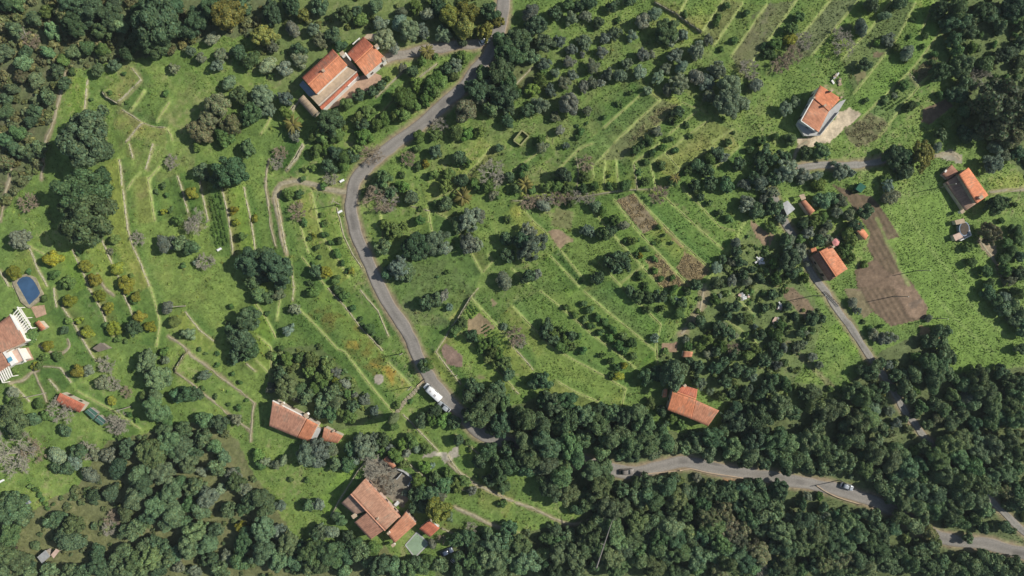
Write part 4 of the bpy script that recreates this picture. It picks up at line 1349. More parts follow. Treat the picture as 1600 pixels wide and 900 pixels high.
s.tiles([q(222, 338), q(190, 292), q(210, 278), q(246, 320)], [1.8, 1.8, 2.2, 2.2], 'new', windows=False)
s = House('shed', 'reddish tiled shed half hidden by a silver bare tree', 'shed', q(378, 725))
s.tiles([q(430, 778), q(298, 722), q(324, 670), q(458, 734)], [2.4, 2.4, 3.0, 3.0], 'red')
for k, (a, lb) in enumerate((([q(458, 772), q(490, 750), q(530, 780), q(504, 816)], 'green sheet cover nearest the reddish shed'), ([q(510, 818), q(536, 790), q(578, 824), q(550, 848)], 'lower of two green sheet covers below the reddish shed'))):
    s = House('covered_tank', lb, 'tank', ((a[0][0] + a[2][0]) / 2, (a[0][1] + a[2][1]) / 2), 'green covered tanks')
    s.slab(a, [1.5, 1.7, 1.7, 1.5], 'green_sheet', 0.1, 'cover').walls([s.P(p_, 1.5) for p_ in a], 'stone_wall', 0.12, False)
    s.bar(a[1], a[2], 1.75, 0.12, 'weathered_metal', 0.1, 'edge_strip')
    m1 = [((a[0][0] * (1 - u) + a[1][0] * u), (a[0][1] * (1 - u) + a[1][1] * u)) for u in (0.5,)][0]
    m2 = [((a[3][0] * (1 - u) + a[2][0] * u), (a[3][1] * (1 - u) + a[2][1] * u)) for u in (0.5,)][0]
    s.bar(m1, m2, 1.62, 0.10, 'weathered_metal', 0.08, 'edge_strip')
s = House('dark_shed', 'shed with a dark sheet roof at the foot of an orchard row', 'shed', q(545, 425))
a = [q(500, 430), q(545, 398), q(590, 432), q(532, 450)]
s.slab(a, [2.0, 2.2, 2.1, 1.9], 'grey_porch', 0.1, 'roof').walls([s.P(p_, 1.95) for p_ in a], 'stone_wall', 0.2, False)

# red roofed house at the edge of the wood
q = zoom(1010, 530, 6)
h = House('house', 'house with red and orange tiled roofs at the edge of the wood', 'house', q(420, 620))
h.tiles([q(480, 470), q(303, 424), q(248, 482), q(466, 562)], [3.9, 3.9, 5.0, 5.0], 'red', walls='cream_wall')
h.tiles([q(420, 748), q(196, 663), q(246, 482), q(464, 564)], [3.3, 3.3, 5.0, 5.0], 'bright', walls='cream_wall')
h.tiles([q(578, 816), q(420, 748), q(462, 570), q(682, 668)], [3.0, 3.25, 4.5, 4.1], 'mixed', walls='cream_wall')
h.ridge(q(248, 482), q(466, 562), 5.05, 'new')
h.chimney(q(355, 432), 4.2, 0.8, 0.7, 'white_wall')
s = House('annex', 'tiny orange-roofed annex beside the red roofed house', 'shed', q(172, 510))
s.tiles([q(150, 548), q(164, 474), q(198, 464), q(192, 542)], [2.2, 2.2, 2.6, 2.6], 'new', windows=False)
s = House('hut', 'little pink-brown roofed hut among garden trees', 'hut', q(385, 140))
s.tiles([q(335, 170), q(348, 110), q(436, 118), q(426, 166)], [2.2, 2.5, 2.7, 2.4], 'mixed')

# grey hut, ruin, junk, small things
def t_(tile, x, y): return px(tile, x / 10, y / 10)


s = House('hut', 'grey sheet-roofed hut in the tan clearing of the wood', 'hut', t_('M', 275, 780))
a = [t_('M', 232, 782), t_('M', 284, 738), t_('M', 312, 776), t_('M', 262, 822)]
s.slab(a, [2.2, 2.5, 2.5, 2.2], 'weathered_metal', 0.1, 'roof').walls([s.P(p_, 2.2) for p_ in a], 'stone_wall', 0.2, False)
s.slab([t_('M', 318, 768), t_('M', 350, 730), t_('M', 372, 742), t_('M', 335, 790)], [2.0] * 4, 'pink_wall', 0.1, 'porch_roof').posts([t_('M', 350, 735), t_('M', 368, 745)], 1.9, 'pole_wood', 0.12)
s = House('stone_ruin', 'small roofless stone ruin on a terrace', 'ruin', t_('C', 55, 865))
a = [t_('C', 10, 885), t_('C', 62, 822), t_('C', 104, 856), t_('C', 52, 915)]
for i in range(4):
    s.bar(a[i], a[(i + 1) % 4], -0.3, 0.38, 'mossy_stone', [2.0, 1.5, 1.3, 1.8][i], 'wall')
for k, (x, y, lab) in enumerate(((1450, 45, 'white junk heap of boards and panels in the gardens'),)):
    pass


def junk(p, label, n, spread, mats=('junk_white', 'weathered_metal', 'pink_wall')):
    r = random.Random(int(p[0]))
    x, y = at(p)
    o = link('junk_heap', None, None, (x, y, zat(x, y)))
    for k in range(n):
        a = r.uniform(0, 6.28); d = spread * math.sqrt(r.random())
        px_, py_ = math.cos(a) * d, math.sin(a) * d
        b = MB().box((0, 0, 0), (r.uniform(0.5, 1.6), r.uniform(0.4, 1.0), r.uniform(0.06, 0.35)))
        c = b.build('board', mats[k % len(mats)], o, loc=(px_, py_, 0.25 + 0.05 * k % 0.5 + zat(x + px_, y + py_) - zat(x, y)))
        c.rotation_euler = (r.uniform(-.25, .25), r.uniform(-.25, .25), r.uniform(0, 6.28))
    tag(o, label, 'junk heap', None, 'thing')


junk(t_('K', 1450, 45), 'heap of white boards and panels in the gardens', 11, 1.7)
junk(t_('L', 72, 110), 'heap of pale boards under the garden trees', 8, 1.1)
junk(t_('L', 35, 220), 'wider heap of white panels and rubble by dark bushes', 12, 1.8)
junk(t_('D', 430, 500), 'rubble and boards behind the house with beige yard', 9, 1.8, ('weathered_metal', 'tan_terrace', 'stone_wall'))
junk(t_('G', 1540, 735), 'scraps of white plastic in the garden thicket', 7, 1.3, ('junk_white', 'junk_white'))
junk(t_('I', 660, 600), 'few pale stones and boards in rough grass', 4, 0.8, ('stone_wall',))
for p, lb in ((t_('E', 1375, 660), 'white garden bench lying below the bean rows'), (t_('F', 540, 232), 'white bench beside the road bend'), (t_('F', 528, 425), 'white box on the verge by the road post'), (t_('M', 15, 305), 'white crate at the wood edge below the bare tree')):
    x, y = at(p)
    o = link('garden_bench', None, None, (x, y, zat(x, y)), _s := 0.5)
    MB().box((0, 0, 0.42), (1.5, 0.55, 0.08)).build('seat', 'white_paint', o)
    MB().box((0, 0.26, 0.75), (1.5, 0.07, 0.4)).build('backrest', 'white_paint', o)
    for sx in (-0.6, 0.6):
        MB().box((sx, 0, 0.16), (0.1, 0.5, 0.5)).build('leg', 'white_paint', o)
    tag(o, lb, 'bench', None, 'thing')
s = House('water_trough', 'stone trough at the edge of the small tilled patch', 'trough', t_('M', 165, 430))
a = [t_('M', 138, 410), t_('M', 158, 400), t_('M', 196, 440), t_('M', 170, 455)]
for i in range(4):
    s.bar(a[i], a[(i + 1) % 4], -0.2, 0.25, 'grey_terrace', 0.9, 'side')
s.flat(a, 0.45, 'blue_sheet', 0.1, 'water')
s = House('lane_rail', 'dark lattice guard rail along the lane', 'guard rail', t_('L', 400, 70))
for k in range(8):
    u = k / 7
    a_ = (1290 + 24 * u, 456 + 22 * u)
    s.posts([a_], 0.95, 'dark_wood', 0.14)
s.bar((1290, 456), (1314, 478), 0.85, 0.1, 'dark_wood', 0.12, 'rail').bar((1290, 456), (1314, 478), 0.45, 0.1, 'dark_wood', 0.12, 'rail')


def guard_wall(pts, label):
    ln = smooth_line([at(p) for p in pts], 1.0)
    V = []
    n = len(ln)
    d = np.gradient(ln, axis=0); d /= np.linalg.norm(d, axis=1)[:, None]
    nr = np.stack([-d[:, 1], d[:, 0]], -1) * 0.13
    for i in range(n):
        z = zat(*ln[i])
        for sg, zz in ((1, z - 0.3), (1, z + 0.45), (-1, z + 0.45), (-1, z - 0.3)):
            V.append((ln[i][0] + nr[i][0] * sg, ln[i][1] + nr[i][1] * sg, zz))
    ix = np.arange(4 * n).reshape(n, 4)
    F = np.concatenate([np.stack([ix[:-1, k], ix[:-1, (k + 1) % 4], ix[1:, (k + 1) % 4], ix[1:, k]], -1) for k in range(4)] + [ix[:1], ix[-1:, ::-1]])
    tag(link('parapet_wall', mesh_np('parapet_wall', np.array(V), F, 'tan_terrace')), label, 'wall', 'low parapets along the lower road', 'thing')


guard_wall([(1062, 735), (1078, 732), (1105, 738), (1150, 745), (1200, 754)], 'low tan parapet on the valley side of the lower road')
guard_wall([(1275, 758), (1290, 768), (1312, 778), (1345, 788)], 'low tan parapet opposite the silver car')
guard_wall([(664, 592), (652, 603)], 'short white gate wall at the head of the stepped path')
guard_wall([(1000, 741), (1030, 738), (1060, 735)], 'low tan parapet past the dusty grey car')

# steps of the stepped path
o = link('stone_steps', None, None, (*at((637, 622)), zat(*at((637, 622)))))
ln = smooth_line([at(p) for p in [(660, 598), (648, 612), (633, 627), (622, 642), (616, 652)]], 0.5)
bz = Vector(o.location)
for k in range(2, len(ln) - 2, 2):
    d = ln[k + 1] - ln[k - 1]; an = math.atan2(d[1], d[0])
    MB().box((0, 0, 0), (0.62, 1.3, 0.3), an).build('step', 'earth_path', o, loc=(ln[k][0] - bz.x, ln[k][1] - bz.y, zat(*ln[k]) - bz.z + 0.05))
tag(o, 'worn flight of stone steps leading down from the road', 'steps', None, 'thing')


# ------------------------------------------------------------------ utility poles
def pole(p, hgt, label, head=False):
    x, y = at(p)
    o = link('utility_pole', None, None, (x, y, zat(x, y)))
    MB().tube([(0, 0, -0.4), (0, 0, hgt * 0.5), (0, 0, hgt)], [0.15, 0.125, 0.10], 8).build('post', 'pole_wood', o)
    a = (hash(label) % 100) / 100 + 0.9
    if head:
        MB().box((0, 0, hgt - 0.35), (1.7, 0.1, 0.12), 1.2).build('crossarm', 'pole_wood', o)
        for k in (-0.7, 0, 0.7):
            MB().tube([(k * math.cos(1.2), k * math.sin(1.2), hgt - 0.3), (k * math.cos(1.2), k * math.sin(1.2), hgt - 0.08)], [0.05, 0.06], 6).build('insulator', 'lamp_glass', o)
    else:
        MB().tube([(0, 0, hgt - 0.02), (0, 0, hgt + 0.06)], [0.12, 0.12], 8).build('cap', 'weathered_metal', o)
    tag(o, label, 'utility pole', 'wooden utility poles on the hillside', 'thing')


for p, hh, lb, hd in (((290, 478), 8, 'utility pole between two terraces left of the dark trees', 0), ((72, 614), 8, 'utility pole below the curved brick path', 0), ((205, 635), 7.5, 'utility pole right of the green tank covers', 0),
                      ((530, 319), 8, 'utility pole with a crossarm beside the road', 1), ((629, 552), 5, 'short pole on the grass verge left of the road', 0), ((643, 604), 7, 'utility pole above the stepped path', 0),
                      ((1271, 462), 8, 'utility pole left of the lane above a soil patch', 0), ((1396, 463), 8, 'utility pole in the middle of the brown tilled field', 0), ((1469, 293), 7.5, 'utility pole beside the bright orange house', 0),
                      ((1432, 423), 7, 'utility pole at the grass edge of the tilled field', 0), ((1312, 750), 8, 'utility pole whose shadow crosses the lower road', 0), ((1462, 497), 6, 'utility pole at the low tip of the tilled field', 0),
                      ((706, 579), 2.2, 'thin fence post by the reddish tilled strip', 0), ((714, 586), 2.2, 'lower thin fence post by the reddish tilled strip', 0)):
    pole(p, hh, lb, hd)

# the long pale trunk leaning in the wood
o = link('leaning_tree', None, None, (*at((950, 820)), zat(*at((950, 820)))))
a, b = at3((956, 815), 12.0), at3((932, 887), 6.5)
lo = Vector(o.location)
MB().tube([b - lo - Vector((0.3, 2, 6.5)), b - lo, (a + b) / 2 - lo, a - lo], [0.22, 0.2, 0.17, 0.10], 7).build('stem', 'pale_bark', o)
MB().tube([a - lo, a - lo + Vector((0.9, 1.2, 0.6))], [0.08, 0.04], 5).build('branch', 'pale_bark', o)
MB().tube([(a + b) / 2 - lo, (a + b) / 2 - lo + Vector((-1.2, 0.8, 0.7))], [0.08, 0.03], 5).build('branch', 'pale_bark', o)
tag(o, 'long pale bare trunk leaning over the dark wood', 'dead trunk', None, 'thing')

# dead white branches in the scrub
o = link('dead_branches', None, None, (*at((48, 62)), zat(*at((48, 62))) + 1.4))
r_ = random.Random(4)
for k in range(9):
    a = r_.uniform(0, 6.28); L = r_.uniform(1.6, 3.4)
    m = Vector((math.cos(a) * L * 0.5, math.sin(a) * L * 0.5, r_.uniform(0.2, 0.7)))
    MB().tube([(0, 0, 0), m, m * 1.9 + Vector((r_.uniform(-.5, .5), r_.uniform(-.5, .5), 0.3))], [0.11, 0.07, 0.02], 5).build('branch', 'pale_bark', o)
MB().tube([(0, 0, -1.8), (0, 0, 0.1)], [0.16, 0.11], 6).build('trunk', 'pale_bark', o)
tag(o, 'dead tree with bleached white branches in the scrub', 'dead tree', None, 'thing')


# ------------------------------------------------------------------ vehicles
def loft(sections, n=5):
    """closed body from cross-sections (x, half width, z low, z high, shoulder)"""
    mb = MB(); R_ = []
    for x, w, z0, z1, sh in sections:
        R_.append([(x, -w, z0), (x, -w * 1.0, z0 + (z1 - z0) * 0.55), (x, -w * sh, z1 - (z1 - z0) * 0.12), (x, -w * sh * 0.8, z1), (x, 0, z1 + 0.02), (x, w * sh * 0.8, z1), (x, w * sh, z1 - (z1 - z0) * 0.12), (x, w, z0 + (z1 - z0) * 0.55), (x, w, z0), (x, 0, z0)])
    m = len(R_[0])
    vs = [v for r in R_ for v in r]
    fs = [(i * m + k, i * m + (k + 1) % m, (i + 1) * m + (k + 1) % m, (i + 1) * m + k) for i in range(len(R_) - 1) for k in range(m)]
    fs += [tuple(range(m))[::-1], tuple((len(R_) - 1) * m + k for k in range(m))]
    return mb.add(vs, fs)


def wheels(o, xs, w, rad=0.32):
    for x in xs:
        for s in (-1, 1):
            ring = [(x + rad * math.cos(a), rad + rad * math.sin(a)) for a in np.linspace(0, 2 * math.pi, 17)[:-1]]
            y0, y1 = s * (w - 0.19), s * (w + 0.01)
            vs = [(a, y0, b) for a, b in ring] + [(a, y1, b) for a, b in ring]
            n = len(ring)
            wh = MB().add(vs, [tuple(range(n)), tuple(range(2 * n - 1, n - 1, -1))] + [(i, n + i, n + (i + 1) % n, (i + 1) % n) for i in range(n)]).build('wheel', 'tyre', o)
            vs = [(x + 0.6 * (a - x), y1 + s * 0.012, rad + 0.6 * (b - rad)) for a, b in ring]
            MB().add(vs, [tuple(range(n))[::-s]]).build('rim', 'rim_metal', wh)


def car(p, ang, label, paint, L=4.2, W_=1.75):
    x, y = at(p, 0.7)
    o = link('parked_car', None, None, (x, y, zat(x, y) + 0.17), ang)
    h = W_ / 2; a = L / 2
    loft([(-a, h * 0.80, 0.35, 0.78, .92), (-a + 0.12, h * 0.92, 0.22, 0.92, .93), (-a * 0.55, h, 0.2, 0.98, .93), (a * 0.30, h, 0.2, 0.97, .93), (a * 0.72, h * 0.97, 0.2, 0.86, .93), (a - 0.12, h * 0.88, 0.24, 0.70, .93), (a, h * 0.74, 0.34, 0.60, .9)]).build('body', paint, o, True)
    loft([(-a * 0.86, h * 0.82, 0.9, 0.96, .9), (-a * 0.62, h * 0.84, 0.9, 1.40, .84), (a * 0.10, h * 0.84, 0.9, 1.44, .84), (a * 0.50, h * 0.84, 0.88, 0.94, .9)]).build('windows', 'car_glass', o, True)
    loft([(-a * 0.66, h * 0.68, 1.36, 1.44, .92), (-a * 0.3, h * 0.72, 1.38, 1.49, .92), (a * 0.05, h * 0.70, 1.40, 1.48, .92), (a * 0.16, h * 0.66, 1.36, 1.42, .9)]).build('roof', paint, o, True)
    wheels(o, (-a * 0.62, a * 0.60), h)
    for s in (-1, 1):
        MB().box((a - 0.10, s * h * 0.58, 0.58), (0.18, 0.34, 0.14)).build('headlight', 'lamp_glass', o)
        MB().box((-a + 0.06, s * h * 0.62, 0.74), (0.12, 0.26, 0.16)).build('tail_light', 'red_lens', o)
        MB().box((a * 0.36, s * (h + 0.08), 0.98), (0.14, 0.18, 0.12)).build('mirror', paint, o)
    tag(o, label, 'car', 'cars parked along the roads', 'thing')
    return o


mat_plain('red_lens', (0.35, 0.02, 0.02), 2.0, 0.95, 1.03, 0.2, spec=0.5)


def van(p, ang, label, L=6.6, W_=2.15):
    x, y = at(p, 1.3)
    o = link('camper_van', None, None, (x, y, zat(x, y) + 0.17), ang)
    h = W_ / 2; a = L / 2
    loft([(-a, h * 0.94, 0.4, 2.35, .95), (-a + 0.12, h, 0.3, 2.5, .95), (a * 0.48, h, 0.3, 2.55, .95), (a * 0.62, h * 0.96, 0.3, 2.2, .93), (a * 0.70, h * 0.95, 0.28, 1.30, .95), (a * 0.93, h * 0.9, 0.28, 1.1, .94), (a, h * 0.78, 0.36, 0.9, .9)]).build('body', 'white_paint', o, True)
    MB().hexa([(a * 0.715, -h * 0.84, 1.3), (a * 0.715, h * 0.84, 1.3), (a * 0.64, h * 0.78, 2.12), (a * 0.64, -h * 0.78, 2.12)],
              [(a * 0.765, -h * 0.84, 1.3), (a * 0.765, h * 0.84, 1.3), (a * 0.665, h * 0.78, 2.16), (a * 0.665, -h * 0.78, 2.16)]).build('windscreen', 'car_glass', o)
    for s in (-1, 1):
        MB().box((a * 0.50, s * (h - 0.02), 1.65), (0.9, 0.1, 0.55)).build('side_window', 'car_glass', o)
        MB().box((-a * 0.2, s * (h - 0.005), 1.7), (1.1, 0.06, 0.5)).build('side_window', 'car_glass', o)
        MB().box((a - 0.1, s * h * 0.6, 0.8), (0.2, 0.36, 0.2)).build('headlight', 'lamp_glass', o)
        MB().box((a * 0.62, s * (h + 0.12), 1.5), (0.14, 0.24, 0.3)).build('mirror', 'dark_wood', o)
    MB().box((-a * 0.35, 0, 2.57), (0.7, 0.7, 0.12)).build('roof_hatch', 'grey_paint', o)
    MB().box((a * 0.22, 0, 2.59), (0.5, 0.5, 0.1)).build('roof_hatch', 'grey_paint', o)
    wheels(o, (-a * 0.58, a * 0.66), h, 0.36)
    tag(o, label, 'camper van', None, 'thing')


dn = math.atan2(90, -100)                        # nose up the road
van((676, 613), math.atan2(115, -125), 'white camper van parked on the road verge')
car((694, 636), math.atan2(70, -85), 'pale car parked nose to tail below the white camper van', 'silver_paint', 4.4)
car((979, 737), 0.05, 'dusty grey car on the lower road near the wood', 'dusty_paint', 4.4)
car((1323, 760), -0.35, 'silver car alone on the sunny lower road', 'silver_paint')
car((698, 862), 0.4, 'dark blue car shaded by trees beside the pool hut', 'dark_paint', 4.0)
car((713, 871), 0.9, 'grey car half hidden below the dark blue car', 'grey_paint', 4.0)
car((757, 64), 0.5, 'white car at the top lane junction', 'white_paint', 3.6)
car((816, 691), -0.4, 'blue-grey car under the trees of the bend', 'dark_paint', 4.0)

# ------------------------------------------------------------------ foliage prototypes
def fib_dirs(n, jit=0.25, seed=0):
    r = np.random.default_rng(seed)
    i = np.arange(n) + 0.5
    ph = np.arccos(1 - 2 * i / n); th = math.pi * (1 + 5 ** 0.5) * i
    d = np.stack([np.cos(th) * np.sin(ph), np.sin(th) * np.sin(ph), np.cos(ph)], -1)
    d += jit * r.normal(size=d.shape)
    return d / np.linalg.norm(d, axis=1)[:, None]


_t = (1 + 5 ** 0.5) / 2
ICO_V = np.array([(-1, _t, 0), (1, _t, 0), (-1, -_t, 0), (1, -_t, 0), (0, -1, _t), (0, 1, _t), (0, -1, -_t), (0, 1, -_t), (_t, 0, -1), (_t, 0, 1), (-_t, 0, -1), (-_t, 0, 1)], float) / math.sqrt(1 + _t * _t)
ICO_F = np.array([(0, 11, 5), (0, 5, 1), (0, 1, 7), (0, 7, 10), (0, 10, 11), (1, 5, 9), (5, 11, 4), (11, 10, 2), (10, 7, 6), (7, 1, 8), (3, 9, 4), (3, 4, 2), (3, 2, 6), (3, 6, 8), (3, 8, 9), (4, 9, 5), (2, 4, 11), (6, 2, 10), (8, 6, 7), (9, 8, 1)])


def leaf_quads(P, N, size, r, flat=0.5):
    """one bent leaf clump per point, loosely facing N"""
    n = len(P)
    M = N + flat * r.normal(size=N.shape)
    M /= np.linalg.norm(M, axis=1)[:, None]
    a = np.cross(M, r.normal(size=M.shape)); a /= np.linalg.norm(a, axis=1)[:, None] + 1e-9
    b = np.cross(M, a)
    s = size * r.uniform(0.6, 1.35, (n, 1))
    asp = r.uniform(0.5, 0.85, (n, 1))
    v0 = P - a * s; v1 = P + b * s * asp + M * s * 0.18; v2 = P + a * s; v3 = P - b * s * asp + M * s * 0.18
    V = np.stack([v0, v1, v2, v3], 1).reshape(-1, 3)
    F = np.arange(4 * n).reshape(n, 4)
    return V, F


def crown_arrays(Rad, n_lobe, lobe_r, leaf, seed, flat=0.82, sparse=1.0, core=True, accent=None, uneven=0.16):
    r = np.random.default_rng(seed)
    dirs = fib_dirs(int(n_lobe * 1.55), 0.35, seed)
    dirs = dirs[dirs[:, 2] > -0.45][:n_lobe]
    # an uneven outline: the crown reaches further in some directions
    k = r.normal(size=(4, 3)); amp = 1 + uneven * sum(np.sin(2.2 * dirs @ k[i] + i) for i in range(4)) / 2
    rad = Rad * amp * r.uniform(0.66, 1.0, len(dirs))
    C = dirs * (rad - lobe_r * 0.75)[:, None] * np.array([1, 1, flat])
    LR = lobe_r * r.uniform(0.7, 1.3, len(C))
    Vs, F4, F3, Cs = [], [], [], []
    off = 0
    for c, lr in zip(C, LR):
        tint = r.uniform(0.82, 1.2)
        n = max(6, int(sparse * 2.6 * lr * lr * 4 * math.pi * 0.72 / (leaf * leaf * 2.2)))
        d = r.normal(size=(n, 3)); d[:, 2] = d[:, 2] * 0.9 + 0.35
        d += 0.55 * (c / (np.linalg.norm(c) + 1e-6))
        d /= np.linalg.norm(d, axis=1)[:, None]
        P = c + d * lr * (0.72 + 0.36 * r.random((n, 1))) * np.array([1, 1, 0.9])
        V, F = leaf_quads(P, d, leaf, r, 0.55)
        Vs.append(V); F4.append(F + off); off += len(V)
        q = tint * r.uniform(0.72, 1.28, (n, 1)) * np.ones((1, 3))
        q = q * (1 + 0.10 * r.normal(size=(n, 1)) * np.array([[1.0, 0.2, -0.6]]))
        if accent is not None:
            hit = r.random(n) < accent[0]
            q[hit] *= np.array(accent[1]) * r.uniform(0.8, 1.2, (hit.sum(), 1))
        Cs.append(np.repeat(q, 4, 0))
        if core:
            V = c + ICO_V * lr * 0.74 * np.array([1, 1, 0.88]); Vs.append(V); F3.append(ICO_F + off); off += 12
            Cs.append(np.full((12, 3), 0.8 * tint))
    if core:
        V = ICO_V * Rad * 0.58 * np.array([1, 1, flat]); Vs.append(V); F3.append(ICO_F + off); off += 12
        Cs.append(np.full((12, 3), 0.75))
    return np.concatenate(Vs), [np.concatenate(F4)] + ([np.concatenate(F3)] if F3 else []), np.clip(np.concatenate(Cs), 0.1, 4)


def crown_mesh(name, mat, *a, **k):
    V, F, C = crown_arrays(*a, **k)
    return mesh_np(name, V, F, mat, C)


def trunk_mb(h, r0, lean, seed, limbs=4, reach=0.5):
    r = random.Random(seed)
    mb = MB()
    pts = [Vector((lean[0] * t * t * h, lean[1] * t * t * h, t * h - 0.4 * (t == 0))) for t in (0, 0.35, 0.7, 1.0)]
    mb.tube(pts, [r0 * 1.35, r0, r0 * 0.8, r0 * 0.55], 7)
    for k in range(limbs):
        a = 2 * math.pi * (k + r.random() * 0.6) / limbs
        b = pts[2] if k % 2 else pts[3]
        e = b + Vector((math.cos(a) * h * reach, math.sin(a) * h * reach, h * r.uniform(0.25, 0.5)))
        mb.tube([b - Vector((0, 0, 0.1)), (b + e) / 2 + Vector((0, 0, 0.12 * h)), e], [r0 * 0.55, r0 * 0.36, r0 * 0.16], 5)
    return mb


# kind: (object name, look, leaf material, flat, leaf size, sparse, trunk height per crown radius)
KINDS = {
    'o': ('evergreen_oak', 'dark evergreen tree', 'leaf_dark', 0.86, 0.30, 1.0),
    'e': ('woodland_tree', 'olive-green woodland tree', 'leaf_wood', 0.95, 0.30, 1.0),
    'v': ('olive_tree', 'grey-green olive tree', 'leaf_olive', 0.80, 0.22, 0.62),
    'c': ('citrus_tree', 'yellow-fruited citrus tree', 'leaf_citrus', 0.88, 0.20, 1.0),
    'g': ('leafy_bush', 'bright green leafy bush', 'leaf_bush', 0.85, 0.24, 1.0),
    'd': ('orchard_tree', 'dark orchard tree', 'leaf_orchard', 0.92, 0.20, 1.0),
    'w': ('russet_tree', 'brownish russet tree', 'leaf_russet', 0.85, 0.26, 0.85),
    'y': ('yellow_green_tree', 'yellow-green tall tree', 'leaf_yellow', 0.95, 0.28, 0.9),
}
PROTO_R = {'L': 5.6, 'M': 2.9, 'S': 1.45}
LOBES = {'L': (54, 1.35), 'M': (26, 0.92), 'S': (11, 0.60)}
_crown, _trunk = {}, {}


def size_class(rad):
    return 'L' if rad > 3.7 else ('M' if rad > 1.95 else 'S')


def crown_of(kind, cls, var):
    key = (kind, cls, var)
    if key not in _crown:
        nm, look, mat, flat, leaf, sparse = KINDS[kind]
        n, lr = LOBES[cls]
        if kind == 'e':
            n, lr = int(n * 0.85), lr * 1.12
        if kind == 'v':
            n, lr = int(n * 1.1), lr * 0.9
        leaf_s = leaf * {'L': 1.15, 'M': 0.95, 'S': 0.8}[cls]
        lr *= (1.0, 0.78, 1.28, 0.9, 1.12)[var]; n = int(n / (1.0, 0.78, 1.28, 0.9, 1.12)[var] ** 1.6)
        acc = None
        if kind == 'c': acc = (0.30, (1.45, 1.20, 0.6))
        if kind == 'y': acc = (0.18, (1.5, 1.25, 0.8))
        if kind == 'w': acc = (0.25, (0.75, 1.05, 0.8))
        _crown[key] = crown_mesh('crown', mat, PROTO_R[cls], n, lr, leaf_s, hash((ord(kind), ord(cls), var)) % 99991, flat=flat, sparse=sparse, accent=acc, uneven=0.24)
    return _crown[key]


def trunk_of(cls, var):
    key = (cls, var)
    if key not in _trunk:
        rr = PROTO_R[cls]
        _trunk[key] = trunk_mb(rr * 0.95, rr * 0.085, (random.uniform(-.1, .1), random.uniform(-.1, .1)), var, {'L': 6, 'M': 4, 'S': 3}[cls]).mesh('trunk', 'bark', True)
    return _trunk[key]


def bare_mesh(rad, seed, mat, depth=5):
    """a leafless crown: forking branches that end in a haze of twigs"""
    r = random.Random(seed)
    mb = MB(); tw = []

    def grow(p, d, L, w, lv):
        q = p + d * L
        q.z = max(q.z, 0.3)
        mb.tube([p, (p + q) / 2 + Vector((r.uniform(-1, 1), r.uniform(-1, 1), r.uniform(0, 1))) * L * 0.08, q], [w, w * 0.8, w * 0.62], 4 if lv > 1 else 5)
        if lv >= depth - 1:
            for _ in range(12):
                e = (d + Vector((r.gauss(0, 0.55), r.gauss(0, 0.55), r.gauss(0.1, 0.45)))).normalized()
                tw.append((p.lerp(q, r.random()), e * L * r.uniform(0.5, 1.3)))
        if lv < depth:
            for _ in range(3 if lv < 3 else 2):
                e = (d * 0.9 + Vector((r.gauss(0, 0.62), r.gauss(0, 0.62), r.gauss(0.05, 0.3)))).normalized()
                grow(q, e, L * r.uniform(0.62, 0.82), w * 0.6, lv + 1)
    for k in range(6):
        a = 2 * math.pi * (k + r.random() * 0.5) / 6
        grow(Vector((0, 0, rad * 0.25)), Vector((math.cos(a) * 0.8, math.sin(a) * 0.8, 0.6)).normalized(), rad * 0.36, rad * 0.028, 1)
    for p, e in tw:
        n = e.cross(Vector((r.gauss(0, 1), r.gauss(0, 1), r.gauss(0, 1)))).normalized() * 0.02
        m = p + e * 0.5 + Vector((r.gauss(0, 1), r.gauss(0, 1), 0)) * 0.05
        mb.add([p - n, p + n, m + n * 0.8, p + e, m - n * 0.8], [(0, 1, 2, 3, 4)])
    return mb.mesh('branches', mat)


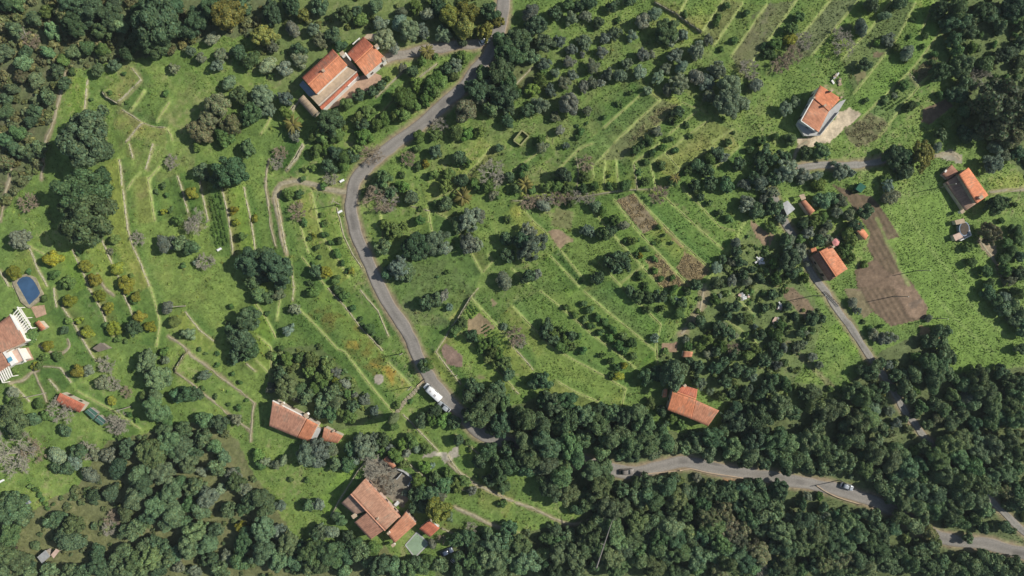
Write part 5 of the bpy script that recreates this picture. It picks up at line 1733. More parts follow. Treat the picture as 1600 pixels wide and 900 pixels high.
_bare = {}
TREES = '''
A o 4,1,8 o 11,3,6 o 45,2,9 w 40,9,7 o 47,17,9 o 58,7,9 o 72,4,7 o 100,12,15 o 106,4,9 o 98,28,8 o 80,33,7 o 88,24,9 o 70,12,8 g 65,31,6 g 40,38,6 g 30,8,6 o 118,20,6 o 125,12,8 o 133,6,9 y 142,9,11 o 152,4,7 v 133,25,6 v 119,32,4.5 v 126,37,4.5 w 138,34,4.5 v 136,41,5 o 149,33,7 o 157,38,6 v 109,43,4.5 v 143,52,5.5 d 103,58,3 o 151,60,6.5 w 137,66,9 w 125,82,7.5 w 144,78,8 w 131,74,7.5 g 140,86,7 o 157,71,8 d 68,58,2 d 79,64,2 d 56,62,2 d 77,46,2 o 55,88,17 o 40,52,4 o 23,69,4 o 20,76,5 d 27,58,2 d 44,45,3 b 19,25,5 o 62,44,5 o 72,41,5 e 22,12,6 e 10,18,7 e 5,33,7 e 14,40,7 e 30,33,6 e 37,44,6 e 22,50,6 e 8,56,6 w 14,48,5 e 30,60,5 e 5,70,6 e 12,84,6 o 4,62,5 o 5,88,6 o 16,32,4 e 55,30,6 e 48,33,6 o 90,6,8 o 110,18,7 o 86,12,7 e 64,20,7 e 75,16,7 e 33,20,6
B y 5,22,8 y 30,10,5 o 22,3,8 o 10,8,8 o 40,5,7 o 55,10,7 v 23,18,6 v 36,18,6 v 27,37,6.5 o 27,31,4.5 v 10,29,5 v 7,41,6.5 v 18,44,7 v 40,26,5.5 o 48,22,6 o 53,29,5 g 66,13,5.5 o 63,8,5 v 77,15,6 v 81,24,8 v 86,31,5 v 90,14,6 v 95,19,7.5 v 104,20,6 v 91,8,5 v 108,9,6 o 115,5,7 y 122,10,8 y 131,8,8 y 130,18,8 y 143,20,7 y 151,13,5 o 146,8,7 v 117,22,6 o 128,25,5 o 75,4,6 g 100,4,5.5 v 5,60,8 v 18,62,7 v 8,68,6 g 18,70,5 o 46,76,9 g 56,65,5 g 54,78,4.5 g 63,74,5 g 70,69,5 p 23,78,6 g 42,85,6 g 36,85,5 g 50,85,5.5 g 68,85,6.5 g 76,78,5 o 67,79,4 g 88,73,5.5 g 80,74,5 g 93,62,8.5 g 92,71,6 g 100,53,5.5 g 108,55,6.5 g 100,66,5 g 114,49,5.5 o 65,60,3.8 o 73,57,3.5 o 78,53,3 g 82,49,3 v 92,43,4 o 98,45,5.5 p 107,32,5 g 104,37,4 g 112,35,3 o 120,43,4 v 125,40,5.5 g 130,36,5 g 117,51,4.5 g 124,48,4 g 106,62,5 g 112,57,5 o 157,33,9 o 152,25,6 o 142,46,6 o 138,57,8 o 152,45,9 o 154,60,9 w 130,70,8 o 147,68,7 o 157,76,6 b 115,78,5 g 102,86,5 g 125,82,6 g 112,85,5 v 140,62,6 v 24,84,5 o 144,56,7 o 158,52,8 o 158,68,6 g 140,82,5 g 132,84,5
C o 5,25,9 o 15,16,9 o 3,36,8 v 12,8,8 o 20,27,7.5 o 12,36,6.5 o 27,8,5 v 37,11,6.5 o 35,3,5.5 o 47,2,5.5 o 54,14,5.5 o 63,4,4.5 o 74,1,4.5 v 30,26,5.5 v 45,26,6 v 37,31,5 v 64,21,6.5 v 58,24,5 v 75,22,6 v 81,14,7.5 v 89,9,7.5 o 96,19,8.5 v 99,24,7 v 107,22,6 v 56,32,5.5 v 81,34,6.5 v 87,34,4.5 v 102,35,6.5 v 115,32,7.5 v 35,39,6 v 27,46,4.5 v 38,47,4.5 v 50,42,6.5 v 60,46,6.5 v 67,47,7 v 80,46,6.5 v 91,48,6.5 v 106,42,6.5 v 105,52,8.5 v 115,48,7.5 v 128,44,7.5 v 122,51,6.5 v 137,53,8.5 v 135,65,11 v 145,65,6.5 v 32,52,6.5 v 45,54,5 v 24,57,5.5 v 55,52,4 v 19,66,8 v 36,66,8.5 v 27,73,4.5 v 47,69,4.5 o 10,68,4.5 d 73,58,3.2 d 66,65,3.2 d 57,73,2.6 d 42,82,3.2 d 40,86,3.4 v 30,82,5 d 46,77,1.8 d 40,79,1.8 d 4,73,3 g 18,50,6 g 12,56,5.5 d 18,45,4 d 3,59,4 g 18,88,4 o 103,70,4.5 g 103,75,3.5 d 98,75,4 d 108,78,3.4 v 90,82,4.5 d 97,87,3.5 d 84,88,4.2 d 110,85,3.4 d 134,89,3.6 d 154,88,4.4 d 138,83,1.8 b 149,43,6 v 152,53,6.5 d 158,34,4.5 d 156,30,3.6 d 107,9,3 v 122,25,5.5 d 130,31,2.8 d 132,4,4 d 138,25,3.6 d 145,8,4 d 128,10,3 d 126,15,3.6 v 72,40,5 v 50,52,5 o 42,4,4 v 20,40,5.5 v 85,56,4 v 46,10,5 v 123,60,6 v 97,56,5.5 v 96,43,5 v 44,34,4 d 65,13,3
D o 64,3,7 o 82,3,4.8 d 90,12,2.2 v 58,17,6.5 b 48,27,6.5 b 45,21,4.5 d 18,11,4.5 d 12,18,5.5 c 14,25,5 d 3,28,5.5 b 23,25,5.5 b 16,34,6 b 8,40,5.5 d 1,34,4 o 60,41,5.5 v 75,25,5 v 87,33,5.5 d 85,36,3.4 d 76,28,2 g 80,30,3.8 d 88,23,2 d 97,23,3 d 96,29,2.6 d 103,34,3.4 d 101,39,3.4 v 73,10,4.6 g 68,27,3 o 108,45,8 d 83,53,4.4 v 79,60,3.6 d 72,63,3.4 d 87,67,4.8 d 92,65,2.6 d 60,63,2.8 d 75,61,2.6 v 10,68,6.5 v 17,64,5 d 12,87,4.4 d 3,86,3.6 o 107,6,7.5 o 112,15,7 e 118,6,8 e 122,13,7 o 134,7,8 e 140,9,7 o 152,5,8.5 g 154,11,4.6 e 116,25,6 e 118,33,6 e 126,20,4.6 o 150,34,7 o 158,28,4 g 128,30,4.6 o 144,35,5.6 o 157,39,5 e 120,42,7.5 e 135,40,7 b 132,48,6.5 e 122,51,5 o 125,53,5 d 122,23,2 d 132,22,2.6 d 142,21,3 d 153,22,2.6 d 140,28,2.8 d 153,28,2.8 d 141,48,2.6 d 148,48,2.6 d 155,48,2.6 w 145,68,17 o 118,60,6.5 o 122,70,6 d 107,60,3.6 g 112,76,4.6 g 117,73,4 o 122,85,6 e 108,84,4 e 130,85,5 w 157,78,9 w 150,85,8 e 127,12,6 e 145,16,5 o 158,16,5
E w 3,12,7 e 10,3,7 e 18,5,5 e 25,3,5 o 66,4,7 o 52,31,15 o 55,48,17 o 46,38,9 o 65,20,6 b 17,37,6 v 13,59,8 c 9,80,5.5 d 17,80,2.4 c 34,72,5.5 g 34,81,4 g 43,86,5.5 g 30,71,4 c 54,76,5.3 c 59,85,5.3 d 48,68,3 c 74,78,5.3 c 79,87,5.3 g 72,60,4.2 v 69,67,3 d 81,82,2.2 b 107,11,4.6 o 126,17,6.6 o 146,18,12 o 137,23,4.6 d 101,26,3 d 104,32,2.4 d 97,30,2.2 c 102,42,3 d 106,41,2.6 c 120,31,4.4 d 68,39,1.8 d 69,28,2 g 112,47,4.6 b 122,49,7.5 c 147,41,3.8 c 148,49,3.8 d 150,58,4.2 c 159,47,3.2 v 103,63,7 e 113,62,5 e 120,64,6.5 b 128,73,5.5 v 122,74,3 b 86,59,4.6 o 157,75,9 o 158,86,6 d 114,76,2.4 g 123,2,4 o 155,3,6
F b 15,5,4.4 b 13,11,4.4 g 38,4,5 o 50,6,5.6 g 56,9,6 g 63,4,6 o 60,8,4 b 72,6,6.5 g 45,3,4 g 30,16,2.4 g 36,15,2.4 o 46,14,4.6 g 55,14,5 b 46,20,4.8 d 41,26,3.4 d 28,22,3 d 26,31,3.8 g 20,32,4 b 26,42,5.6 d 29,49,3 d 40,44,2.8 d 41,50,2.8 g 44,49,2.8 d 42,57,2.8 d 46,62,2.8 d 33,59,2.6 c 36,58,2.5 d 51,60,3 d 49,68,3.8 d 37,65,2.8 d 35,75,2 d 53,74,2.9 d 57,79,2.9 c 60,79,3 c 44,80,5.4 o 38,80,4.4 d 49,85,3.6 d 33,87,2.8 d 39,71,2.1 o 12,76,11 o 5,72,8 o 15,86,6 o 3,84,6 o 8,68,5 d 92,9,3.6 b 95,9,4.6 d 100,3,3.8 o 112,5,5.6 d 100,14,3.4 c 106,13,3.6 d 108,20,3.8 g 111,19,4 o 127,9,4.6 g 131,11,4 d 126,12,3.6 o 152,3,3 g 120,20,4.6 d 122,19,3 o 128,22,4.6 b 148,18,7.6 o 158,21,4 o 80,22,6.6 g 91,26,4.8 o 76,27,4 d 90,19,3 o 84,30,4 b 77,33,9 b 84,36,6 e 97,34,6.8 g 118,27,6 g 136,24,4 g 145,27,4.6 d 138,28,4 p 129,33,6.5 d 112,37,3.8 e 118,37,4.6 v 148,32,4 d 149,33,3 g 85,53,6 g 80,50,4 d 101,48,4.2 e 80,65,5 o 100,63,8.6 o 106,66,6.6 v 112,61,7.6 v 118,66,6 v 133,47,7.6 o 126,50,5.6 v 140,45,5.6 v 90,77,8 o 94,80,7 o 82,81,5 v 133,62,6.6 v 138,63,5 o 157,59,5 o 158,69,5 v 155,85,7 d 119,80,2 d 113,83,1.4 d 156,47,4 g 88,56,4 g 92,51,4 g 68,30,3 g 103,40,3
G v 18,2,6 d 20,1,3.6 v 34,1,4 o 32,19,7.6 p 8,25,5.5 d 6,15,4.6 d 2,28,5.4 d 5,20,3.6 d 11,29,3.8 g 22,27,4.8 g 28,27,4.8 g 26,25,4 g 34,28,4 d 43,28,4.6 d 50,26,4.6 g 45,20,4 d 60,27,3.6 g 64,26,3 d 69,26,4.6 d 72,24,3 d 81,24,4.6 d 78,18,3.6 d 92,13,4.2 d 99,24,4.6 p 102,21,3.6 d 97,22,3.6 d 108,17,4.6 b 46,12,5 d 60,20,2 d 76,4,4.6 d 80,1,3.8 d 86,6,3.6 d 82,11,3.6 d 93,2,3.6 d 101,4,3.6 o 116,13,5.6 g 123,10,5.6 o 128,6,5.6 o 122,16,5.6 v 132,8,5 o 142,12,4.6 d 147,4,3.8 o 155,10,5.6 o 156,16,5 o 158,5,5 o 114,26,4 d 113,30,3.6 o 118,33,2.8 d 122,37,3.8 d 128,43,4.2 d 134,47,3.8 o 123,24,4.8 o 134,26,6.8 v 145,25,5.6 v 155,24,7.6 o 152,22,5 v 147,37,7.6 o 153,42,7.6 v 157,35,5 b 92,32,5.6 b 10,36,4.6 b 16,36,4.6 b 22,35,4.6 b 28,34,4.4 b 40,33,4.2 b 48,34,4.2 b 34,34,4.2 v 20,39,5.6 o 52,39,5.6 g 37,37,4 g 57,41,4.6 o 7,61,9 v 12,64,10.5 v 10,56,8 d 63,48,4.8 v 70,51,5 o 58,57,6.6 o 62,55,4.6 v 47,54,5.6 d 70,61,2.8 g 75,60,3.8 d 78,60,2.4 d 83,66,3.4 d 77,69,2.8 c 80,70,3 o 66,71,4.8 o 71,75,4.8 o 65,77,4.8 o 61,73,4.6 o 70,70,3.8 o 53,83,5 d 79,83,4 d 82,88,3.2 d 90,52,2.8 d 88,62,2 d 94,57,2 d 99,62,2.2 d 88,72,3 d 88,79,3.8 d 92,84,3 d 99,84,3 o 10,83,5 v 16,81,5 v 140,62,5 o 140,68,5.6 v 138,74,5.6 v 128,78,5.6 o 128,87,7.6 v 137,85,6.6 v 147,86,5.6 o 144,82,5 o 143,74,5 o 155,84,5 o 132,72,3 o 115,88,4 o 150,78,4
H o 23,5,5.6 o 33,5,6 o 2,10,6 o 10,8,5 v 12,17,8 o 3,22,6.6 v 22,19,6.6 v 30,20,5 o 3,40,7.6 v 2,30,6 v 20,24,3.6 g 32,26,4.8 o 34,35,6.8 o 40,34,5 v 45,35,5.6 g 46,36,4 v 42,43,5.6 v 50,45,5.6 g 28,49,5.6 o 22,50,5.6 g 33,46,4.8 v 25,55,5.6 v 34,55,4 v 8,47,5 o 61,43,4.6 d 53,30,2.4 v 75,27,5.6 v 76,33,6.6 g 73,22,4 v 45,17,5.6 v 52,18,4 v 41,12,3 o 78,7,7.6 o 85,8,6.6 y 97,7,8.6 v 106,2,4 e 85,18,6.8 v 80,14,4 v 142,3,6 v 140,12,7.6 v 148,8,5 o 155,6,6 w 141,13,4 o 143,38,8.4 d 153,38,3 d 145,48,3.2 w 138,56,7.8 d 153,54,4.6 d 155,60,4.6 d 147,62,4.6 d 150,67,4.6 d 123,65,4.2 d 125,74,4.6 d 134,79,4.8 d 145,72,4.6 d 146,79,4.8 v 151,85,5 o 157,81,5.6 d 137,87,4.6 o 157,70,5 g 50,58,6.6 g 51,70,5 g 47,67,5.6 o 31,61,4.6 v 37,60,3.6 c 46,68,3.6 g 60,75,3.4 g 45,75,3 g 20,60,4 v 13,60,5 v 20,67,5.6 v 25,75,3.4 v 12,66,4 d 50,73,2.6 o 13,72,7.6 o 16,80,5.6 o 10,60,5 g 2,52,4.6 g 22,84,4.4 d 8,60,3 g 8,78,4.4 g 4,75,4 g 5,84,4.4 v 37,51,4.4 o 54,51,5 v 43,60,4
I g 20,30,6 d 27,7,3 c 30,36,4.2 c 44,8,5 o 40,26,2.8 c 49,20,3.8 g 43,21,3 c 55,28,5.6 c 63,5,4.6 c 68,12,4 c 71,25,5 d 67,24,3.4 c 85,6,4.2 d 82,7,3.6 c 88,18,4.8 c 94,24,4.6 o 84,25,6.6 d 73,32,3 c 80,1,4 d 78,33,2.2 v 105,12,5.6 g 109,21,4.6 v 118,28,5.6 d 113,29,3.6 o 155,20,8 o 150,32,9 o 157,40,7 o 148,42,6 o 145,26,5 d 144,12,2.8 d 141,22,2.2 d 156,14,4.4 d 124,38,1.8 d 128,41,1.8 d 135,41,2.2 d 143,47,2.8 d 135,48,2.1 d 145,54,2.2 d 149,59,2.2 d 126,63,2.2 d 134,68,2.2 d 142,73,2.2 d 148,75,2.8 d 150,83,2.1 d 154,70,1.8 b 66,48,5.6 c 50,52,5.6 v 56,51,4.6 v 64,59,5.6 b 70,60,4.8 e 92,46,7.6 d 101,40,3.8 v 104,45,4 e 100,56,7.6 e 95,55,5.6 d 94,58,3.6 v 128,55,4.8 d 124,56,3.6 o 118,66,6.6 o 110,67,5.6 o 123,66,4 b 79,65,3.8 c 70,71,3.6 e 98,67,6.6 e 98,76,8.6 g 90,69,4.6 d 104,83,4.4 d 80,79,2.8 g 86,82,2.8 b 71,86,5.4 b 74,84,7 o 128,82,6.8 o 115,88,5.6 o 138,84,6.6 v 148,82,4.6 o 103,89,6 o 41,89,4 b 38,76,7.5 v 8,65,5 o 10,82,12 o 3,78,7 g 25,72,4.6 g 7,70,4.6 g 24,48,3.8 g 28,43,3.6 g 36,43,4 c 22,48,3.4 g 31,80,4.6 g 10,52,3 o 22,82,6
J o 2,4,6 o 8,6,5 v 14,4,5 g 36,3,4.6 d 51,2,3 d 54,5,4 d 49,0,3 d 59,13,3.4 d 65,19,2.2 d 70,25,4 d 75,32,2.2 g 78,33,2.5 d 66,23,2 d 72,28,2.8 v 24,13,4.6 v 20,27,5 d 14,38,3.4 d 13,46,2.8 d 6,16,2.1 g 20,45,4.8 g 28,44,4.8 g 33,52,5.6 g 34,46,5.6 o 15,54,4.8 g 46,50,6.6 g 40,56,5 e 20,62,7.6 e 28,63,6 g 37,63,5.6 v 50,52,5 d 46,57,3 c 50,57,3 e 48,65,5.6 e 42,70,6 e 50,72,6.6 e 32,68,5.6 v 26,68,5.6 o 40,77,5 o 47,78,6.4 g 58,80,5.6 g 53,78,4 g 42,60,5 g 52,60,4.6 v 10,63,5.6 o 60,74,4 g 57,66,3.6 v 68,70,4.6 v 74,77,4.6 v 62,67,3 v 56,60,4.6 o 112,7,5.6 v 117,5,5 o 107,9,4.8 v 121,12,3.6 d 128,22,4.4 d 123,26,4 d 122,29,2.8 o 135,30,5 g 143,36,5 g 147,40,5.6 g 140,37,4 g 152,42,5 g 148,34,5 g 155,47,5.6 o 158,54,5 v 155,24,4 g 150,48,4 g 145,44,4 g 108,48,4.4 o 104,49,4 o 134,61,4.2 o 139,62,4 o 151,63,6.6 o 145,71,8.6 o 133,68,5.6 o 140,80,9 o 152,85,8 o 155,72,6 o 148,88,6 o 133,79,6.6 o 103,83,5 g 110,82,5.6 g 117,83,5.6 o 112,77,5 d 122,86,4 o 125,83,4 g 97,71,2.2 g 88,73,3 g 86,86,4
K o 73,2,4 o 79,5,5.6 o 85,6,5.4 o 92,6,4.8 d 82,2,4 d 99,1,4 o 106,9,5.6 d 108,2,4 g 100,7,3.8 g 85,13,4 d 92,13,3.8 d 103,16,4.8 d 33,12,3.6 d 38,17,3.6 d 44,20,3.6 d 48,24,3.4 d 54,28,3.8 d 43,10,3.8 d 47,14,3.8 d 52,18,3.8 d 57,22,3.8 d 62,26,3.8 d 68,30,4.2 d 73,34,4.6 d 60,32,4 d 65,36,4.6 d 69,39,3.8 d 74,43,4.2 o 22,24,5 g 26,28,4.8 o 21,29,4 g 31,26,4 g 34,32,4.8 o 26,31,4 g 30,36,4.8 o 37,30,3.8 d 41,30,3 g 38,36,3.8 g 33,38,3.8 d 43,39,3.8 d 36,38,3 d 55,42,3.4 d 60,46,3.4 d 65,50,3.8 c 70,49,3.3 c 67,55,4.4 d 62,55,3.2 b 2,30,5.6 b 5,33,4 v 89,31,4 o 117,21,5.6 o 112,24,4 v 108,32,5 d 108,36,4.6 o 110,45,4 o 116,50,5.6 v 122,41,5.6 o 127,40,4.8 o 130,24,5.6 o 136,28,5.6 v 133,23,4 o 127,28,3.8 g 122,32,4.6 g 130,37,4.8 g 117,36,4 v 140,30,4 o 138,42,4.8 b 138,38,4 o 127,50,6.6 o 132,47,5 o 133,58,5.6 o 140,52,5.6 o 147,52,5.6 v 150,56,5 g 147,42,4.6 g 152,38,4.6 o 146,36,4 o 135,17,4.6 g 147,19,4 o 142,19,4 o 140,12,4.8 o 135,12,4 g 127,8,4 v 130,5,4 o 155,30,5 v 152,24,4 o 158,12,4 o 157,45,5.6 v 103,8,4 e 100,54,9.5 o 92,53,6 o 84,55,6.6 e 106,50,6 v 118,60,5.6 v 124,65,4.6 g 130,68,4.6 o 115,58,4 o 19,58,6.6 o 14,60,5 o 26,72,8 o 33,70,8 o 20,70,6 e 8,82,10 e 18,85,8 o 35,82,9 e 45,80,8 e 52,84,8 o 62,78,7 o 70,80,8 e 78,78,8 e 82,85,8 o 58,88,7 e 68,88,7 e 30,88,7 o 94,77,3.6 o 94,87,4 o 55,75,4.6 g 86,72,4 o 145,66,6.6 o 137,66,4 o 140,75,6.6 o 148,74,6.6 o 155,66,5.6 v 148,63,5 o 135,80,5.6 o 142,84,8 o 152,82,9 o 158,75,5.6 o 133,88,5.6 o 160,62,6 g 100,82,4 g 106,86,4 e 2,78,7
L o 3,4,4.8 o 12,12,3.6 o 17,18,4 o 28,20,5.6 v 28,16,4.4 o 20,29,3.8 v 24,28,4 o 33,19,3.8 g 8,23,4 v 18,37,5.6 v 10,37,5.6 v 22,35,4 v 27,43,4.6 v 31,48,4.6 g 5,30,5.6 o 3,35,4.8 o 6,42,5.6 o 10,60,7.6 o 3,57,6.6 v 6,48,5 v 53,9,4.4 v 55,14,3.6 d 59,21,2.2 d 70,24,2.2 v 66,28,4.8 v 70,31,4.8 v 74,33,3.8 v 78,31,4.6 d 63,26,3 v 100,19,3.4 o 105,27,4.6 o 110,27,4 e 108,35,6.6 e 110,41,5.6 o 100,34,4.6 e 100,46,7.6 e 108,47,7.6 e 104,54,7.6 e 111,52,5.6 g 92,43,4 g 96,47,5 e 103,60,6.6 o 115,44,3.4 o 70,47,5.8 v 75,48,4 o 58,52,4 e 65,51,5.8 o 62,54,4 o 84,54,5.6 e 91,54,5.6 o 80,55,4 e 84,62,5.6 o 73,62,5.4 e 78,62,3.4 e 88,66,5.4 g 92,64,4.6 o 50,65,6 e 58,68,8 o 64,66,7 o 55,62,5 v 65,76,7 o 70,71,5 e 27,66,6.6 e 28,72,7 o 22,67,5 e 8,73,9 e 15,78,7 o 38,77,8 e 46,76,7 o 32,82,6 e 55,84,8 v 75,77,4.6 e 62,82,8 o 48,86,6 v 80,84,4.6 e 30,88,5 e 70,87,5.6 o 95,74,6 e 105,72,5 o 110,76,5 o 92,79,4.4 e 114,66,6 v 125,68,6 o 117,57,5 e 122,60,6 e 130,58,8 e 135,65,9 e 128,72,7 o 120,72,5 e 140,72,8 o 132,53,6 o 145,53,6 e 150,58,7 o 157,60,6 e 157,68,7 e 150,74,8 o 143,80,7 e 155,82,8 e 138,83,7 o 128,84,6 w 105,82,4.6 e 115,84,6 e 99,86,5 o 152,66,6 e 120,80,5 o 137,3,6 o 142,8,5 e 147,12,6 e 153,10,7 o 153,20,6 e 157,16,6 e 158,28,6 v 148,6,5 g 155,3,6 o 158,22,5 e 158,38,4
M b 8,14,12 b 20,12,7 v 36,14,7 b 54,12,6 o 50,13,5 v 68,14,7 v 60,13,5 o 42,22,5 o 36,22,4 v 47,18,6 v 57,27,7 e 95,13,10 e 108,8,9 e 114,10,8 o 80,10,8 e 86,26,8 o 75,22,7 e 118,20,8 e 90,32,9 e 86,40,9 e 70,38,7 o 60,40,5.6 e 80,50,7 e 135,8,7 e 140,15,7 e 128,4,6 o 122,12,5 v 126,24,4.6 e 136,22,6 v 145,26,5.6 o 115,31,6 e 108,36,8 e 122,35,6 e 100,45,9 e 110,50,9 o 94,52,6 e 105,58,7 v 130,40,7.6 v 138,36,5 o 148,32,7 v 153,36,7 o 152,48,6 o 118,45,6 e 125,50,7 e 135,60,7.6 e 142,48,5 e 122,62,8 e 130,70,8 e 118,72,9 o 115,57,6 c 151,59,5 o 156,45,5 o 155,62,6 o 152,70,8 o 150,80,7 v 142,78,6 e 9,48,10 e 5,42,7 e 15,53,6 v 3,52,5 o 38,53,6 e 47,58,8 e 45,68,9 e 40,64,6 o 33,56,5 e 6,65,9 e 5,75,9 e 12,80,8 o 18,83,4.6 e 3,86,6 e 20,88,6 e 30,87,6 e 45,87,5 o 52,86,5 e 78,73,7 e 72,80,6 o 62,75,7 o 62,84,8 o 70,86,7 e 85,80,8 e 92,72,6 e 95,78,8 e 90,86,7 o 103,72,5 o 98,69,5 e 110,76,7 e 80,87,6 v 112,84,5 o 132,80,5 e 138,86,6 v 122,87,5 b 70,55,4.6 b 68,60,4.6 b 72,52,4 d 18,34,2.6 d 21,36,2.6 d 24,39,2.6 d 26,42,2.2 d 28,45,2.2 d 29,48,2.2 d 33,45,1.8 g 75,3,3 e 102,25,8 e 95,22,6 e 84,60,6 o 88,56,6 e 78,62,5 o 100,86,6 e 105,80,6
N v 32,13,7.6 v 40,11,7.6 v 46,10,6 v 38,18,6 v 49,12,4.6 o 50,20,5.6 o 58,20,5.6 v 62,18,4 o 60,10,6 v 68,10,7.6 v 66,4,4.6 v 74,4,4.6 o 80,5,5.6 v 84,10,4.6 g 79,12,4 g 88,15,5.6 g 92,20,4 v 85,17,3.6 d 2,20,4 v 6,18,4.6 v 17,18,4.6 v 13,20,4.6 d 31,30,3 d 21,30,2.4 g 1,15,4.6 o 33,46,5.2 v 40,45,5.6 o 53,55,5 o 50,53,3 o 58,65,5 v 41,62,6 v 47,62,5.6 o 38,63,4.6 b 72,22,7.5 b 80,26,6.5 b 85,35,5 b 78,32,5.6 v 93,38,3.6 g 92,8,5 g 97,5,5.6 v 100,10,4.6 g 106,10,4.8 v 94,13,4.6 g 105,22,5.6 v 110,21,3.8 o 112,28,5.6 o 118,33,6.6 g 120,26,4.6 g 125,33,5.6 g 130,30,4.6 v 135,36,4.6 g 102,30,4.8 g 100,34,3.8 o 104,38,5.6 o 110,38,6.6 o 100,40,4.6 v 116,40,4.6 y 113,48,8.6 v 120,52,4.6 o 105,46,4.6 o 100,46,4 d 153,45,3.6 b 135,60,3.6 o 147,30,6 o 152,25,8 o 158,20,7.6 o 140,18,4.6 o 150,18,5.6 o 155,35,5.6 o 145,12,5.6 o 126,5,3.6 d 131,7,2.8 d 133,11,2.2 o 157,10,4.6 d 137,28,2 e 3,40,8 e 8,48,7 v 16,46,5 e 5,60,9 v 14,62,6 e 20,70,8 o 28,72,6 e 5,75,9 e 14,80,8 e 25,82,7 e 35,75,9 e 45,75,9 o 40,83,8 e 33,85,7 e 50,80,6 e 58,76,6 e 65,73,5.6 o 62,69,6 g 74,72,6 e 70,81,6 e 55,86,6 o 78,82,8 o 86,84,7 e 95,85,7 e 105,85,6.6 o 100,82,4.6 o 75,87,5 g 108,79,4.6 e 115,84,5 e 125,86,6 v 110,70,4 b 116,67,3 o 125,67,6 o 132,65,7 o 138,70,7 e 148,70,8 e 155,68,7 e 147,80,8 o 135,80,7 e 155,78,8 e 152,86,8 o 140,87,7 o 126,78,5 o 145,63,5 e 158,60,6
O e 8,5,8 e 10,15,9 e 22,8,10 o 10,22,7 e 20,20,8 e 35,8,9 e 45,4,7 e 40,15,8 e 32,18,7 e 55,12,7 e 62,5,8 e 75,8,9 e 85,6,9 e 95,5,8 e 75,15,6 o 68,13,5.6 e 90,12,7 e 100,10,6 e 108,9,5 e 115,9,6.4 e 122,13,6 o 115,3,6 o 125,4,8 e 138,10,8.6 e 148,12,8 e 146,18,5 o 135,15,5.6 o 157,5,6 o 157,19,4.6 o 150,4,8 e 50,24,7.6 e 58,22,6.6 e 30,28,9 e 25,35,8 e 35,38,8 e 20,30,6 e 55,33,8 o 45,38,5 e 60,30,6 o 40,48,5 e 50,40,7 o 47,45,6 o 68,36,4.6 e 78,39,6.6 e 85,39,7.4 e 80,45,6 e 90,42,8 e 92,32,5 e 98,34,7.6 e 102,42,8 e 108,37,6.6 e 100,29,4.4 g 105,31,3.8 v 115,28,3.6 e 112,38,6 o 122,37,7 o 130,39,7.4 e 138,39,7.4 o 145,36,6.6 e 150,42,8 e 157,40,7 e 140,45,6 o 118,44,7 o 124,33,4 o 135,34,4 o 148,33,4 o 155,33,4.6 e 60,48,9 e 68,47,8 e 72,50,7 e 78,55,8 e 85,55,7 e 62,57,8 e 58,62,5 e 66,66,8 e 75,66,8 o 70,72,8 e 55,55,7 e 48,62,8 e 55,70,8 e 45,70,8 e 40,76,9 e 30,75,9 e 35,65,6 o 27,61,5 o 22,66,5.6 o 30,69,6.6 e 55,78,6 e 63,76,8 e 65,84,8 o 51,83,5 e 80,80,8 e 88,84,8 e 78,72,7 e 5,72,8 e 10,80,9 e 3,84,8 e 18,76,6.6 e 25,86,8 e 40,86,7 o 20,82,7 e 92,52,6 e 98,58,8 o 92,65,8 e 90,72,8 e 100,50,7 o 108,50,8 e 102,66,8 e 110,62,7 e 112,68,5 e 105,75,8 e 115,78,8 e 95,78,7 w 122,52,8 w 132,50,8 e 125,58,8 w 135,60,8 o 120,64,7 e 130,68,8 w 140,66,8 e 138,75,8 e 125,76,7 w 145,60,7 w 148,72,7 e 150,56,7 o 145,52,6 e 157,52,7 o 155,60,7 e 135,82,8 o 145,80,8 e 150,84,7 w 155,76,8 e 115,85,7 b 158,88,6 w 128,86,7 e 100,88,6 e 86,65,7 o 82,60,6 e 105,86,6 e 72,80,7 e 85,30,5 o 78,31,5
